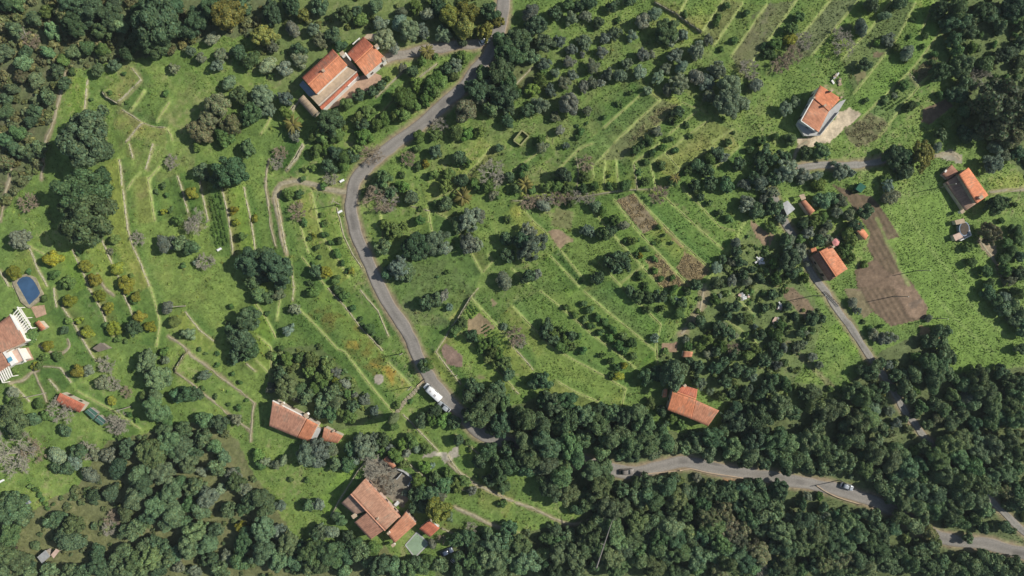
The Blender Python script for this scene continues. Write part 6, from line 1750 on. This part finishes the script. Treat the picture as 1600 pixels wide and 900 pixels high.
P e 5,4,8 o 2,13,6 e 10,14,7 e 18,16,7 e 14,7,8 e 25,5,8 e 32,8,8 e 22,13,6 e 35,15,7 e 42,13,6 e 45,19,6 e 50,19,6 e 48,5,7 e 55,5,6 e 40,23,5 e 33,23,5 e 25,21,5 o 12,23,4.4 e 60,22,7.6 e 65,14,8 o 58,15,5 v 68,6,5 e 65,27,5 v 52,28,2.6 e 71,35,6 e 72,13,6.6 e 78,18,8 e 80,10,7 o 85,14,5.6 g 92,11,4 e 78,28,7 e 85,22,8 e 88,30,6 e 95,28,7 e 93,20,6.6 e 105,17,9 e 108,26,8.6 e 97,8,4.4 e 112,8,7.6 e 120,5,8 e 118,15,8 e 125,22,8 e 132,12,8 e 130,5,7 e 140,8,8 e 142,18,7 e 150,5,8 e 148,14,6 e 155,12,8 e 148,25,8 e 155,22,7 e 138,28,8 e 130,30,9 e 120,30,9 e 112,33,7 o 92,36,8 e 98,34,6 e 105,40,8 e 85,42,7.6 o 88,35,7 e 92,46,8 e 97,52,5.6 e 105,48,8 e 113,48,9 e 122,42,9 e 130,40,8.4 e 134,48,7 e 128,54,7 e 118,55,6.8 o 135,60,3.6 e 140,34,6 w 148,36,7 e 154,36,7 e 150,46,3.6 e 157,44,6 o 158,33,6 o 7,36,8 e 3,43,6 o 20,45,5 e 5,50,6 g 32,40,3.6 v 25,40,4 o 34,47,3.8 v 35,54,6 v 12,53,5 o 22,55,8 e 8,62,10 e 30,62,8 o 42,52,5 e 48,57,7.6 e 42,62,8 e 55,62,8 o 52,54,5 o 60,51,5 e 66,53,5 e 68,58,6 e 62,68,8 o 70,63,7 e 35,58,6 e 48,70,8 o 30,72,8 o 40,72,8 e 22,70,8 e 12,73,8 e 3,72,7 e 10,84,8 w 35,80,8 w 45,78,8 e 28,82,7 e 42,86,7 e 55,78,8 e 60,84,8 e 50,86,7 e 68,74,8 e 75,82,8 e 80,75,6 e 72,67,4.6 e 92,59,7 w 100,62,5.6 e 102,72,5 g 104,68,4.4 e 95,74,6 e 88,82,8 e 98,84,8 e 95,77,5.6 e 108,80,7 e 105,87,6 e 115,85,7 e 122,80,4.4 e 120,87,7 e 128,83,7 e 135,86,7 e 142,83,6 e 148,88,6 e 142,78,4.4 e 155,84,6 o 148,60,4.4 e 125,66,3.6 e 134,78,5 e 157,89,7 e 82,52,7 o 78,60,6 e 76,40,5 e 80,36,6 e 20,86,7 o 3,85,7 e 66,82,7 e 36,64,6 e 20,62,6
'''
LOOK_SIZE = {'L': 'large', 'M': 'mid-sized', 'S': 'small'}
ITEMS = []
for row in TREES.strip().splitlines():
    f = row.split()
    tile = f[0]
    for k in range(1, len(f), 2):
        x, y, r = map(float, f[k + 1].split(','))
        p = px(tile, x, y)
        if f[k] == 'd':
            p = (p[0] + 0.35 * r * 2.5, p[1] - 0.1 * r)
        rad_ = r * 0.5
        if f[k] in 'eo' and ((p[0] < 480 and p[1] > 640)):
            rad_ *= 0.96
        if f[k] in 'eov' and 1365 < p[0] < 1470 and 560 < p[1] < 710:
            _x, _y = at(p)
            if RD[int((_y - GY0) / GS), int((_x - GX0) / GS)] < 1.2:
                rad_ *= 0.66
        if f[k] in 'ov' and in_poly(S_MR, np.array([p[0]]), np.array([p[1]]))[0]:
            rad_ *= 0.78
        if f[k] in 'ovd' and 780 < p[0] < 1230 and 0 < p[1] < 560:
            rad_ *= 0.90
        ITEMS.append((f[k], p, rad_))
_rr = random.Random(11)


def tone_of(i):
    q = _rr.random()
    return ((0.78, 'deep-toned') if q < 0.3 else ((1.0, '') if q < 0.7 else (1.2, 'pale-toned')))


def put_tree(kind, p, rad):
    cls = size_class(rad)
    var = _rr.randrange(5)
    nm, look, mat, flat, leaf, sparse = KINDS[kind]
    rad *= {'L': 0.89, 'M': 0.82, 'S': 0.76}[cls] * (0.98 if kind == 'e' else 1.0)
    stem_h = {'L': 0.62, 'M': 0.48, 'S': 0.42}[cls] * rad * (1.15 if kind in 'ey' else 1.0)
    ch = stem_h + 0.25 * rad
    x, y = at(p, ch)
    z = zat(x, y)
    s = rad / PROTO_R[cls]
    t, tw = tone_of(0)
    t *= _rr.uniform(0.9, 1.15)
    if kind == 'o' and cls == 'L': t, tw = min(t, 0.92), ('' if tw == 'pale-toned' else tw)
    col = (t * _rr.uniform(0.84, 1.08), t * _rr.uniform(0.96, 1.06), t * _rr.uniform(0.84, 1.15), 1)
    words = f'{LOOK_SIZE[cls]} {tw + " " if tw else ""}{look}'
    tm = trunk_of(cls, var); tz = {'L': 0.78, 'M': 0.68, 'S': 0.64}[cls]
    rz = _rr.uniform(0, 6.28)
    sx, sy, sz = s * _rr.uniform(0.82, 1.16), s * _rr.uniform(0.82, 1.16), s * _rr.uniform(0.8, 1.15)
    if cls == 'S':                                # trunk carries the label, its crown is a child
        o = link(nm, tm, None, (x, y, z - 0.1), rz, (sx, sy, sz))
        c = link('crown', crown_of(kind, cls, var), o, (0, 0, ch / sz))
    else:
        o = link(nm, None, None, (x, y, z))
        link('trunk', tm, o, (0, 0, -0.1), rz, (sx, sy, sz * tz))
        c = link('crown', crown_of(kind, cls, var), o, (0, 0, ch), rz, (sx, sy, sz))
    c.color = col
    tag(o, None, 'bush' if kind == 'g' else 'tree', {'o': 'dark evergreen trees', 'e': 'trees of the valley wood', 'v': 'olive trees on the terraces', 'c': 'citrus trees in fruit', 'g': 'leafy bushes', 'd': 'young orchard trees', 'w': 'russet trees', 'y': 'yellow-green trees'}[kind], 'thing')
    label_later(o, words, p)


def put_bare(p, rad):
    v = _rr.randrange(4)
    brown = v % 2
    cls = 'L' if rad > 3.2 else 'M'
    key = (cls, v)
    base = 4.0 if cls == 'L' else 2.2
    if key not in _bare:
        _bare[key] = bare_mesh(base, 50 + v, 'twig_brown' if brown else 'twig_grey', 5 if cls == 'L' else 4)
    x, y = at(p, rad * 0.7)
    s = rad / base
    o = link('bare_tree', None, None, (x, y, zat(x, y)))
    mb = _trunk.get(('bare', brown))
    if mb is None:
        mb = _trunk[('bare', brown)] = MB().tube([(0, 0, -0.3), (0.03, 0, 0.5), (0, 0.02, 1.15)], [0.20, 0.15, 0.13], 7).mesh('trunk', 'twig_brown' if brown else 'pale_bark', True)
    link('trunk', mb, o, (0, 0, 0), 0, (s * base / 4 + 0.2,) * 2 + (rad * 0.25,))
    link('branches', _bare[key], o, (0, 0, 0), _rr.uniform(0, 6.28), (s * 1.25, s * 1.25, s * 0.9))
    tag(o, None, 'tree', 'leafless winter trees', 'thing')
    label_later(o, f'{"large" if cls == "L" else "small"} leafless {"reddish-brown" if brown else "silver-grey"} tree', p)


_palm = {}


def put_palm(p, rad):
    if not _palm:
        for v in range(3):
            r = random.Random(v)
            mb = MB()
            L = 1.0; n = 6
            mid = [Vector((0.95 * t, 0, 0.42 * t - (0.62 + 0.1 * v) * t * t)) for t in [i / n for i in range(n + 1)]]
            vs = []
            for i, m in enumerate(mid):
                w = 0.115 * math.sin(math.pi * min(1, 0.12 + 0.85 * i / n)) + 0.012
                vs += [m + Vector((0.03, w, -0.05 * (1 + i / n))), m, m + Vector((0.03, -w, -0.05 * (1 + i / n)))]
            fs = []
            for i in range(n):
                a = 3 * i
                fs += [(a, a + 3, a + 4, a + 1), (a + 1, a + 4, a + 5, a + 2)]
            me = MB().add(vs, fs).mesh('frond', 'leaf_palm')
            ca = me.color_attributes.new('Col', 'FLOAT_COLOR', 'POINT')
            for d in ca.data: d.color = (1, 1, 1, 1)
            _palm[v] = me
        _palm['trunk'] = MB().tube([(0, 0, -0.3), (0.03, 0, 1.0), (0.0, 0.02, 2.0), (0, 0, 2.9)], [0.34, 0.26, 0.25, 0.30], 9).mesh('trunk', 'bark', True)
    h = 2.7
    x, y = at(p, h)
    o = link('palm_tree', None, None, (x, y, zat(x, y)))
    link('trunk', _palm['trunk'], o)
    for k in range(26):
        f = link('frond', _palm[k % 3], o, (0, 0, h))
        f.rotation_euler = (_rr.uniform(-.3, .3), -_rr.uniform(0.0, 0.75) if k % 2 else _rr.uniform(-0.1, 0.5), k * 2.39996)
        f.scale = (rad * _rr.uniform(0.85, 1.1),) * 3
        q = _rr.uniform(0.6, 1.15)
        f.color = (q, q, q, 1)
    tag(o, None, 'palm tree', 'palm trees', 'thing')
    label_later(o, 'palm tree with spread yellow-green fronds', p)


counts = {}
rest = []
order = sorted(range(len(ITEMS)), key=lambda i: -ITEMS[i][2])
for i in order:
    k, p, rad = ITEMS[i]
    counts[k] = counts.get(k, 0) + 1
    if k == 'b':
        put_bare(p, rad)
    elif k == 'p':
        put_palm(p, rad)
    elif counts[k] > 298:
        rest.append((k, p, rad))
    else:
        put_tree(k, p, rad)
print('TREES', counts, len(rest))

# the cypress that throws the long shadow beside the steps
def cypress(p, h, rad):
    r = np.random.default_rng(5)
    n = 2600
    t = r.random(n) ** 0.8
    prof = np.sin(np.pi * np.clip(0.12 + 0.88 * t, 0, 1)) ** 0.75 * (1 - 0.25 * t)
    a = r.random(n) * 2 * math.pi
    rr = rad * prof * r.uniform(0.75, 1.05, n)
    P = np.stack([np.cos(a) * rr, np.sin(a) * rr, 0.5 + t * (h - 0.5)], -1)
    N = np.stack([np.cos(a), np.sin(a), np.full(n, 0.5)], -1)
    V, F = leaf_quads(P, N, 0.28, r, 0.5)
    C = np.repeat(r.uniform(0.7, 1.25, (n, 1)), 4, 0) * np.ones((1, 3))
    core = MB().tube([(0, 0, 0.4), (0, 0, h * 0.3), (0, 0, h * 0.6), (0, 0, h * 0.97)], [rad * 0.5, rad * 0.85, rad * 0.72, 0.05], 9)
    cv = np.array(core.v)
    x, y = at(p, h * 0.55)
    o = link('cypress_tree', None, None, (x, y, zat(x, y)))
    link('crown', mesh_np('crown', V, F, 'leaf_scrub', C), o)
    q = core.mesh('foliage', 'leaf_scrub')
    ca = q.color_attributes.new('Col', 'FLOAT_COLOR', 'POINT')
    for d in ca.data: d.color = (0.75, 0.75, 0.75, 1)
    link('foliage', q, o)
    link('trunk', MB().tube([(0, 0, -0.3), (0, 0, 1.2)], [0.22, 0.2], 7).mesh('trunk', 'bark'), o)
    tag(o, 'tall slim cypress at the foot of the stepped path', 'cypress', None, 'thing')


cypress((614, 655), 12.5, 1.35)

# ------------------------------------------------------------------ masses nobody could count
def join_scatter(name, items, mat, label=None):
    """items: (V, F list, C) arrays already in place"""
    Vs, F4, F3, Cs = [], [], [], []; off = 0
    for V, F, C in items:
        Vs.append(V); Cs.append(C)
        for f in F:
            (F4 if f.shape[1] == 4 else F3).append(f + off)
        off += len(V)
    F = [np.concatenate(F4)] + ([np.concatenate(F3)] if F3 else [])
    return tag(link(name, mesh_np(name, np.concatenate(Vs), F, mat, np.concatenate(Cs))), label, None, None, 'stuff')


if rest:
    lo = [crown_arrays(1.0, 16, 0.36, 0.13, 900 + k, flat=0.9, sparse=0.8) for k in range(4)]
    by = {}
    for k, p, rad in rest:
        V, F, C = lo[_rr.randrange(4)]
        a = _rr.uniform(0, 6.28); ca, sa = math.cos(a), math.sin(a)
        ch = 0.95 * rad
        x, y = at(p, ch); z = zat(x, y) + ch
        v = np.stack([(V[:, 0] * ca - V[:, 1] * sa) * rad + x, (V[:, 0] * sa + V[:, 1] * ca) * rad + y, V[:, 2] * rad + z], -1)
        by.setdefault(k, []).append((v, F, C * _rr.uniform(0.8, 1.15)))
    nm = {'o': 'dark_evergreen_saplings', 'e': 'woodland_saplings', 'd': 'small_orchard_foliage', 'g': 'low_bush_foliage', 'v': 'small_olive_foliage'}
    for k, its in by.items():
        join_scatter(nm.get(k, 'small_tree_foliage'), its, KINDS[k][2], 'the smaller crowns of the same wood and orchards')

# undergrowth and scrub
tuft = [crown_arrays(1.0, 7, 0.46, 0.24, 700 + k, flat=0.75, sparse=0.75, core=True) for k in range(6)]
HOUSE_BOX = [(465, 50, 610, 185), (1222, 128, 1345, 225), (1470, 255, 1545, 380), (1268, 375, 1326, 442), (1325, 340, 1362, 380), (1215, 310, 1280, 340), (418, 624, 535, 695), (530, 745, 690, 872), (1030, 595, 1126, 670), (1062, 545, 1086, 562), (0, 425, 70, 600), (84, 612, 166, 664), (140, 532, 175, 552), (55, 855, 95, 885), (625, 845, 675, 870)]


def free(x, y, px_, py_, m=0.8):
    i = int((x - GX0) / GS); j = int((y - GY0) / GS)
    if not (0 <= i < NX and 0 <= j < NY) or RD[j, i] < m:
        return False
    return not any(a - 4 < px_ < c + 4 and b - 4 < py_ < d + 4 for a, b, c, d in HOUSE_BOX)


def scatter(polys, n, r0, r1, tint, jit=0.2, green=None):
    out = []
    xs = [q[0] for p in polys for q in p]; ys = [q[1] for p in polys for q in p]
    lim = 0
    while len(out) < n and lim < n * 40:
        lim += 1
        u, v = _rr.uniform(min(xs), max(xs)), _rr.uniform(min(ys), max(ys))
        if not any(in_poly(p, np.array([u]), np.array([v]))[0] for p in polys):
            continue
        x, y = at((u, v))
        if not free(x, y, u, v, 0.7):
            continue
        rad = r0 + (r1 - r0) * _rr.random() ** 2
        V, F, C = tuft[_rr.randrange(6)]
        a = _rr.uniform(0, 6.28); ca, sa = math.cos(a), math.sin(a)
        z = zat(x, y) + rad * 0.35
        w = np.stack([(V[:, 0] * ca - V[:, 1] * sa) * rad + x, (V[:, 0] * sa + V[:, 1] * ca) * rad + y, V[:, 2] * rad * _rr.uniform(0.7, 1.1) + z], -1)
        t = np.array(tint) * _rr.uniform(1 - jit, 1 + jit) * np.array([_rr.uniform(0.85, 1.2), 1, _rr.uniform(0.8, 1.15)])
        out.append((w, F, C * t))
    return out


join_scatter('scrub_undergrowth', scatter([S_TL], 420, 0.7, 2.0, (1.1, 1.0, 0.95)) + scatter([S_TR], 190, 0.7, 1.7, (1.05, 1.1, 0.95)), 'leaf_scrub', 'low macchia scrub covering the slope')
join_scatter('wood_undergrowth', scatter([S_BR], 460, 0.7, 1.7, (0.95, 1.0, 0.9)) + scatter([S_BL], 200, 0.7, 1.6, (0.95, 0.98, 0.9)), 'leaf_scrub', 'undergrowth below the wood')
join_scatter('garden_undergrowth', scatter([S_MR], 300, 0.5, 1.3, (1.1, 1.25, 0.9), 0.3) + scatter([S_LJ], 90, 0.6, 1.4, (1.1, 1.25, 0.9), 0.3) + scatter([S_UP, S_RD], 130, 0.6, 1.4, (1.15, 1.2, 0.9), 0.25), 'leaf_scrub', 'low mixed growth between the trees')
ALLP = [[(-20, -20), (1620, -20), (1620, 920), (-20, 920)]]


def weeds(n):
    """low weed clumps where grass grows"""
    pts = []
    while len(pts) < n:
        u, v = _rr.uniform(0, 1600), _rr.uniform(0, 900)
        x, y = at((u, v))
        i = int((x - GX0) / GS); j = int((y - GY0) / GS)
        if GRASS[j, i] < 0.5 or (u > 1330 and 300 < v < 590 and _rr.random() < 0.85) or not free(x, y, u, v, 0.5):
            continue
        if vnoise(np.array([x]), np.array([y]), 7.0, 13)[0] < _rr.uniform(0.15, 0.75):
            continue
        pts.append((x, y, zat(x, y), GC[j, i]))
    r = np.random.default_rng(3)
    V, F, C = [], [], []
    P, N, S, Q = [], [], [], []
    for x, y, z, c in pts:
        rad = 0.12 + 0.6 * _rr.random() ** 4
        m = int(10 + 22 * rad)
        d = r.normal(size=(m, 3)); d[:, 2] = np.abs(d[:, 2]) * 0.8 + 0.1; d /= np.linalg.norm(d, axis=1)[:, None]
        P.append(np.array([x, y, z + 0.03]) + d * rad * r.uniform(0.5, 1.0, (m, 1))); N.append(d)
        t = np.array([_rr.uniform(0.92, 1.3), _rr.uniform(0.95, 1.22), _rr.uniform(0.8, 1.1)])
        Q.append(np.repeat((c * t)[None], m * 4, 0) * np.repeat(r.uniform(0.75, 1.25, (m, 1)), 4, 0))
    P = np.concatenate(P); N = np.concatenate(N)
    V, F = leaf_quads(P, N, 0.17, r, 0.5)
    tag(link('meadow_weeds', mesh_np('meadow_weeds', V, F, 'weeds', np.concatenate(Q))), 'weed clumps all over the meadows', None, None, 'stuff')


weeds(4200)


def grass(n):
    r = np.random.default_rng(9)
    u = r.uniform(-10, 1610, n); v = r.uniform(-10, 910, n)
    x = (u - 800) * M_PX; y = (450 - v) * M_PX
    i = np.clip(((x - GX0) / GS).astype(int), 0, NX - 1); j = np.clip(((y - GY0) / GS).astype(int), 0, NY - 1)
    ok = (GRASS[j, i] * (0.35 + 1.1 * vnoise(x, y, 4.0, 14)) > r.random(n)) & (RD[j, i] > 0.35)
    x, y, i, j = x[ok], y[ok], i[ok], j[ok]
    m = len(x)
    z = ZZ[j, i]
    a = r.uniform(0, 2 * math.pi, m); h = r.uniform(0.12, 0.36, m) * (0.6 + 0.8 * vnoise(x, y, 6.0, 15)); w = r.uniform(0.10, 0.22, m)
    lean = r.uniform(0.1, 0.5, m) * h; b = r.uniform(0, 2 * math.pi, m)
    p0 = np.stack([x - np.cos(a) * w, y - np.sin(a) * w, z - 0.04], -1)
    p1 = np.stack([x + np.cos(a) * w, y + np.sin(a) * w, z - 0.04], -1)
    p2 = np.stack([x + np.cos(b) * lean + np.cos(a) * w * 0.4, y + np.sin(b) * lean + np.sin(a) * w * 0.4, z + h], -1)
    V = np.stack([p0, p1, p2], 1).reshape(-1, 3)
    C = np.repeat(GC[j, i] * r.uniform(0.86, 1.24, (m, 1)) * np.array([1.03, 1.0, 0.95]), 3, 0)
    tag(link('meadow_grass', mesh_np('meadow_grass', V, np.arange(3 * m).reshape(m, 3), 'grass_blades', C)), 'winter grass over the terraces', None, None, 'stuff')


grass(420000)


def crop_rows(name, poly, ang, gap, r0, r1, tint, step, label):
    """planted rows inside a plot"""
    W_ = np.array([at(q) for q in poly])
    c = W_.mean(0); d = np.array([math.cos(ang), math.sin(ang)]); n = np.array([-d[1], d[0]])
    out = []
    for a in np.arange(-40, 40, gap):
        for b in np.arange(-40, 40, step):
            q = c + n * (a + _rr.uniform(-.08, .08)) + d * (b + _rr.uniform(-.2, .2))
            if not in_poly(W_.tolist(), np.array([q[0]]), np.array([q[1]]))[0] or _rr.random() < 0.08:
                continue
            V, F, C = tuft[_rr.randrange(6)]
            rad = _rr.uniform(r0, r1); e = _rr.uniform(0, 6.28)
            w = np.stack([(V[:, 0] * math.cos(e) - V[:, 1] * math.sin(e)) * rad + q[0], (V[:, 0] * math.sin(e) + V[:, 1] * math.cos(e)) * rad + q[1], V[:, 2] * rad + zat(*q) + rad * 0.3], -1)
            sub = _rr.uniform(0.85, 1.15)
            out.append((w, [f[::3] if f.shape[1] == 4 else f for f in F], C * np.array(tint) * sub))
    return join_scatter(name, out, 'leaf_bush', label)


crop_rows('bean_rows', T('E', 1310, 310, 1385, 300, 1430, 640, 1340, 640), math.atan2(-0.97, 0.22), 1.25, 0.35, 0.6, (0.72, 0.85, 0.7), 0.75, 'rows of broad beans between two walls')
crop_rows('vegetable_rows', T('J', 1300, 150, 1340, 85, 1400, 140, 1340, 210), math.atan2(-0.8, 0.5), 0.95, 0.25, 0.42, (0.75, 1.0, 0.8), 0.5, 'green vegetable rows in a small plot')
crop_rows('vegetable_rows', T('J', 1390, 250, 1440, 220, 1600, 360, 1590, 400, 1480, 330), math.atan2(0.5, 0.8), 1.1, 0.22, 0.36, (0.85, 1.0, 0.8), 0.55, 'green vegetable rows in a longer plot')
crop_rows('vegetable_rows', T('H', 0, 640, 130, 700, 170, 850, 100, 900, -60, 860), math.atan2(0.7, 0.7), 1.1, 0.25, 0.42, (1.0, 1.0, 0.9), 0.6, 'leafy vegetable rows left of the lane')
crop_rows('vegetable_rows', T('D', 700, 640, 860, 590, 880, 620, 720, 730), math.atan2(0.55, 0.8), 1.2, 0.25, 0.4, (0.9, 1.05, 0.9), 0.6, 'vegetable rows above the brown plot')



def stubble(name, polys, n, tint, label):
    """dry tufts left standing on a plot"""
    r = np.random.default_rng(21)
    Vs, Cs = [], []
    for poly in polys:
        W_ = np.array([at(q) for q in poly])
        m = int(n)
        x = r.uniform(W_[:, 0].min(), W_[:, 0].max(), m * 3); y = r.uniform(W_[:, 1].min(), W_[:, 1].max(), m * 3)
        ok = in_poly(W_.tolist(), x, y) & (vnoise(x, y, 1.1, 4) > 0.42)
        x, y = x[ok][:m], y[ok][:m]
        i = ((x - GX0) / GS).astype(int); j = ((y - GY0) / GS).astype(int)
        P = np.stack([x, y, ZZ[j, i] + 0.14], -1)
        N = r.normal(size=P.shape) * 0.6; N[:, 2] = np.abs(N[:, 2]) + 0.3
        N /= np.linalg.norm(N, axis=1)[:, None]
        V, F = leaf_quads(P, N, 0.15, r, 0.6)
        Vs.append(V); Cs.append(np.repeat(np.array(tint) * r.uniform(0.55, 1.35, (len(P), 1)), 4, 0))
    V = np.concatenate(Vs)
    tag(link(name, mesh_np(name, V, np.arange(len(V)).reshape(-1, 4), 'weeds', np.concatenate(Cs))), label, None, None, 'stuff')


stubble('dry_stubble', [T('G', 650, 350, 760, 310, 920, 510, 820, 560), T('G', 1080, 670, 1230, 780, 1180, 850, 1100, 870, 1030, 780), T('G', 830, 740, 920, 690, 1010, 800, 1110, 890, 930, 900)], 2600, (0.44, 0.345, 0.185), 'dry stalks left on the brown plots')
stubble('dry_stubble', [T('D', 900, 440, 1050, 340, 1080, 400, 940, 520), T('D', 480, 820, 620, 720, 760, 760, 700, 860, 560, 920), T('C', 900, 680, 1040, 650, 860, 850, 720, 890)], 1500, (0.28, 0.25, 0.13), 'grey-green stalks left on the upper plots')


# ------------------------------------------------------------------ the thin blue air between the drone and the slope
hb = MB().box((0, 0, 96), (5800, 5800, 240)).mesh('haze', 'ground')
hb.materials.clear()
hm = bpy.data.materials.new('haze'); hm.use_nodes = True
hm.node_tree.nodes.remove(hm.node_tree.nodes['Principled BSDF'])
pv = hm.node_tree.nodes.new('ShaderNodeVolumePrincipled')
pv.inputs['Color'].default_value = (0.80, 0.90, 1.0, 1)
pv.inputs['Density'].default_value = 0.00008
hm.node_tree.links.new(pv.outputs[0], hm.node_tree.nodes['Material Output'].inputs['Volume'])
hb.materials.append(hm)
tag(link('haze', hb), kind='stuff')

settle_labels()
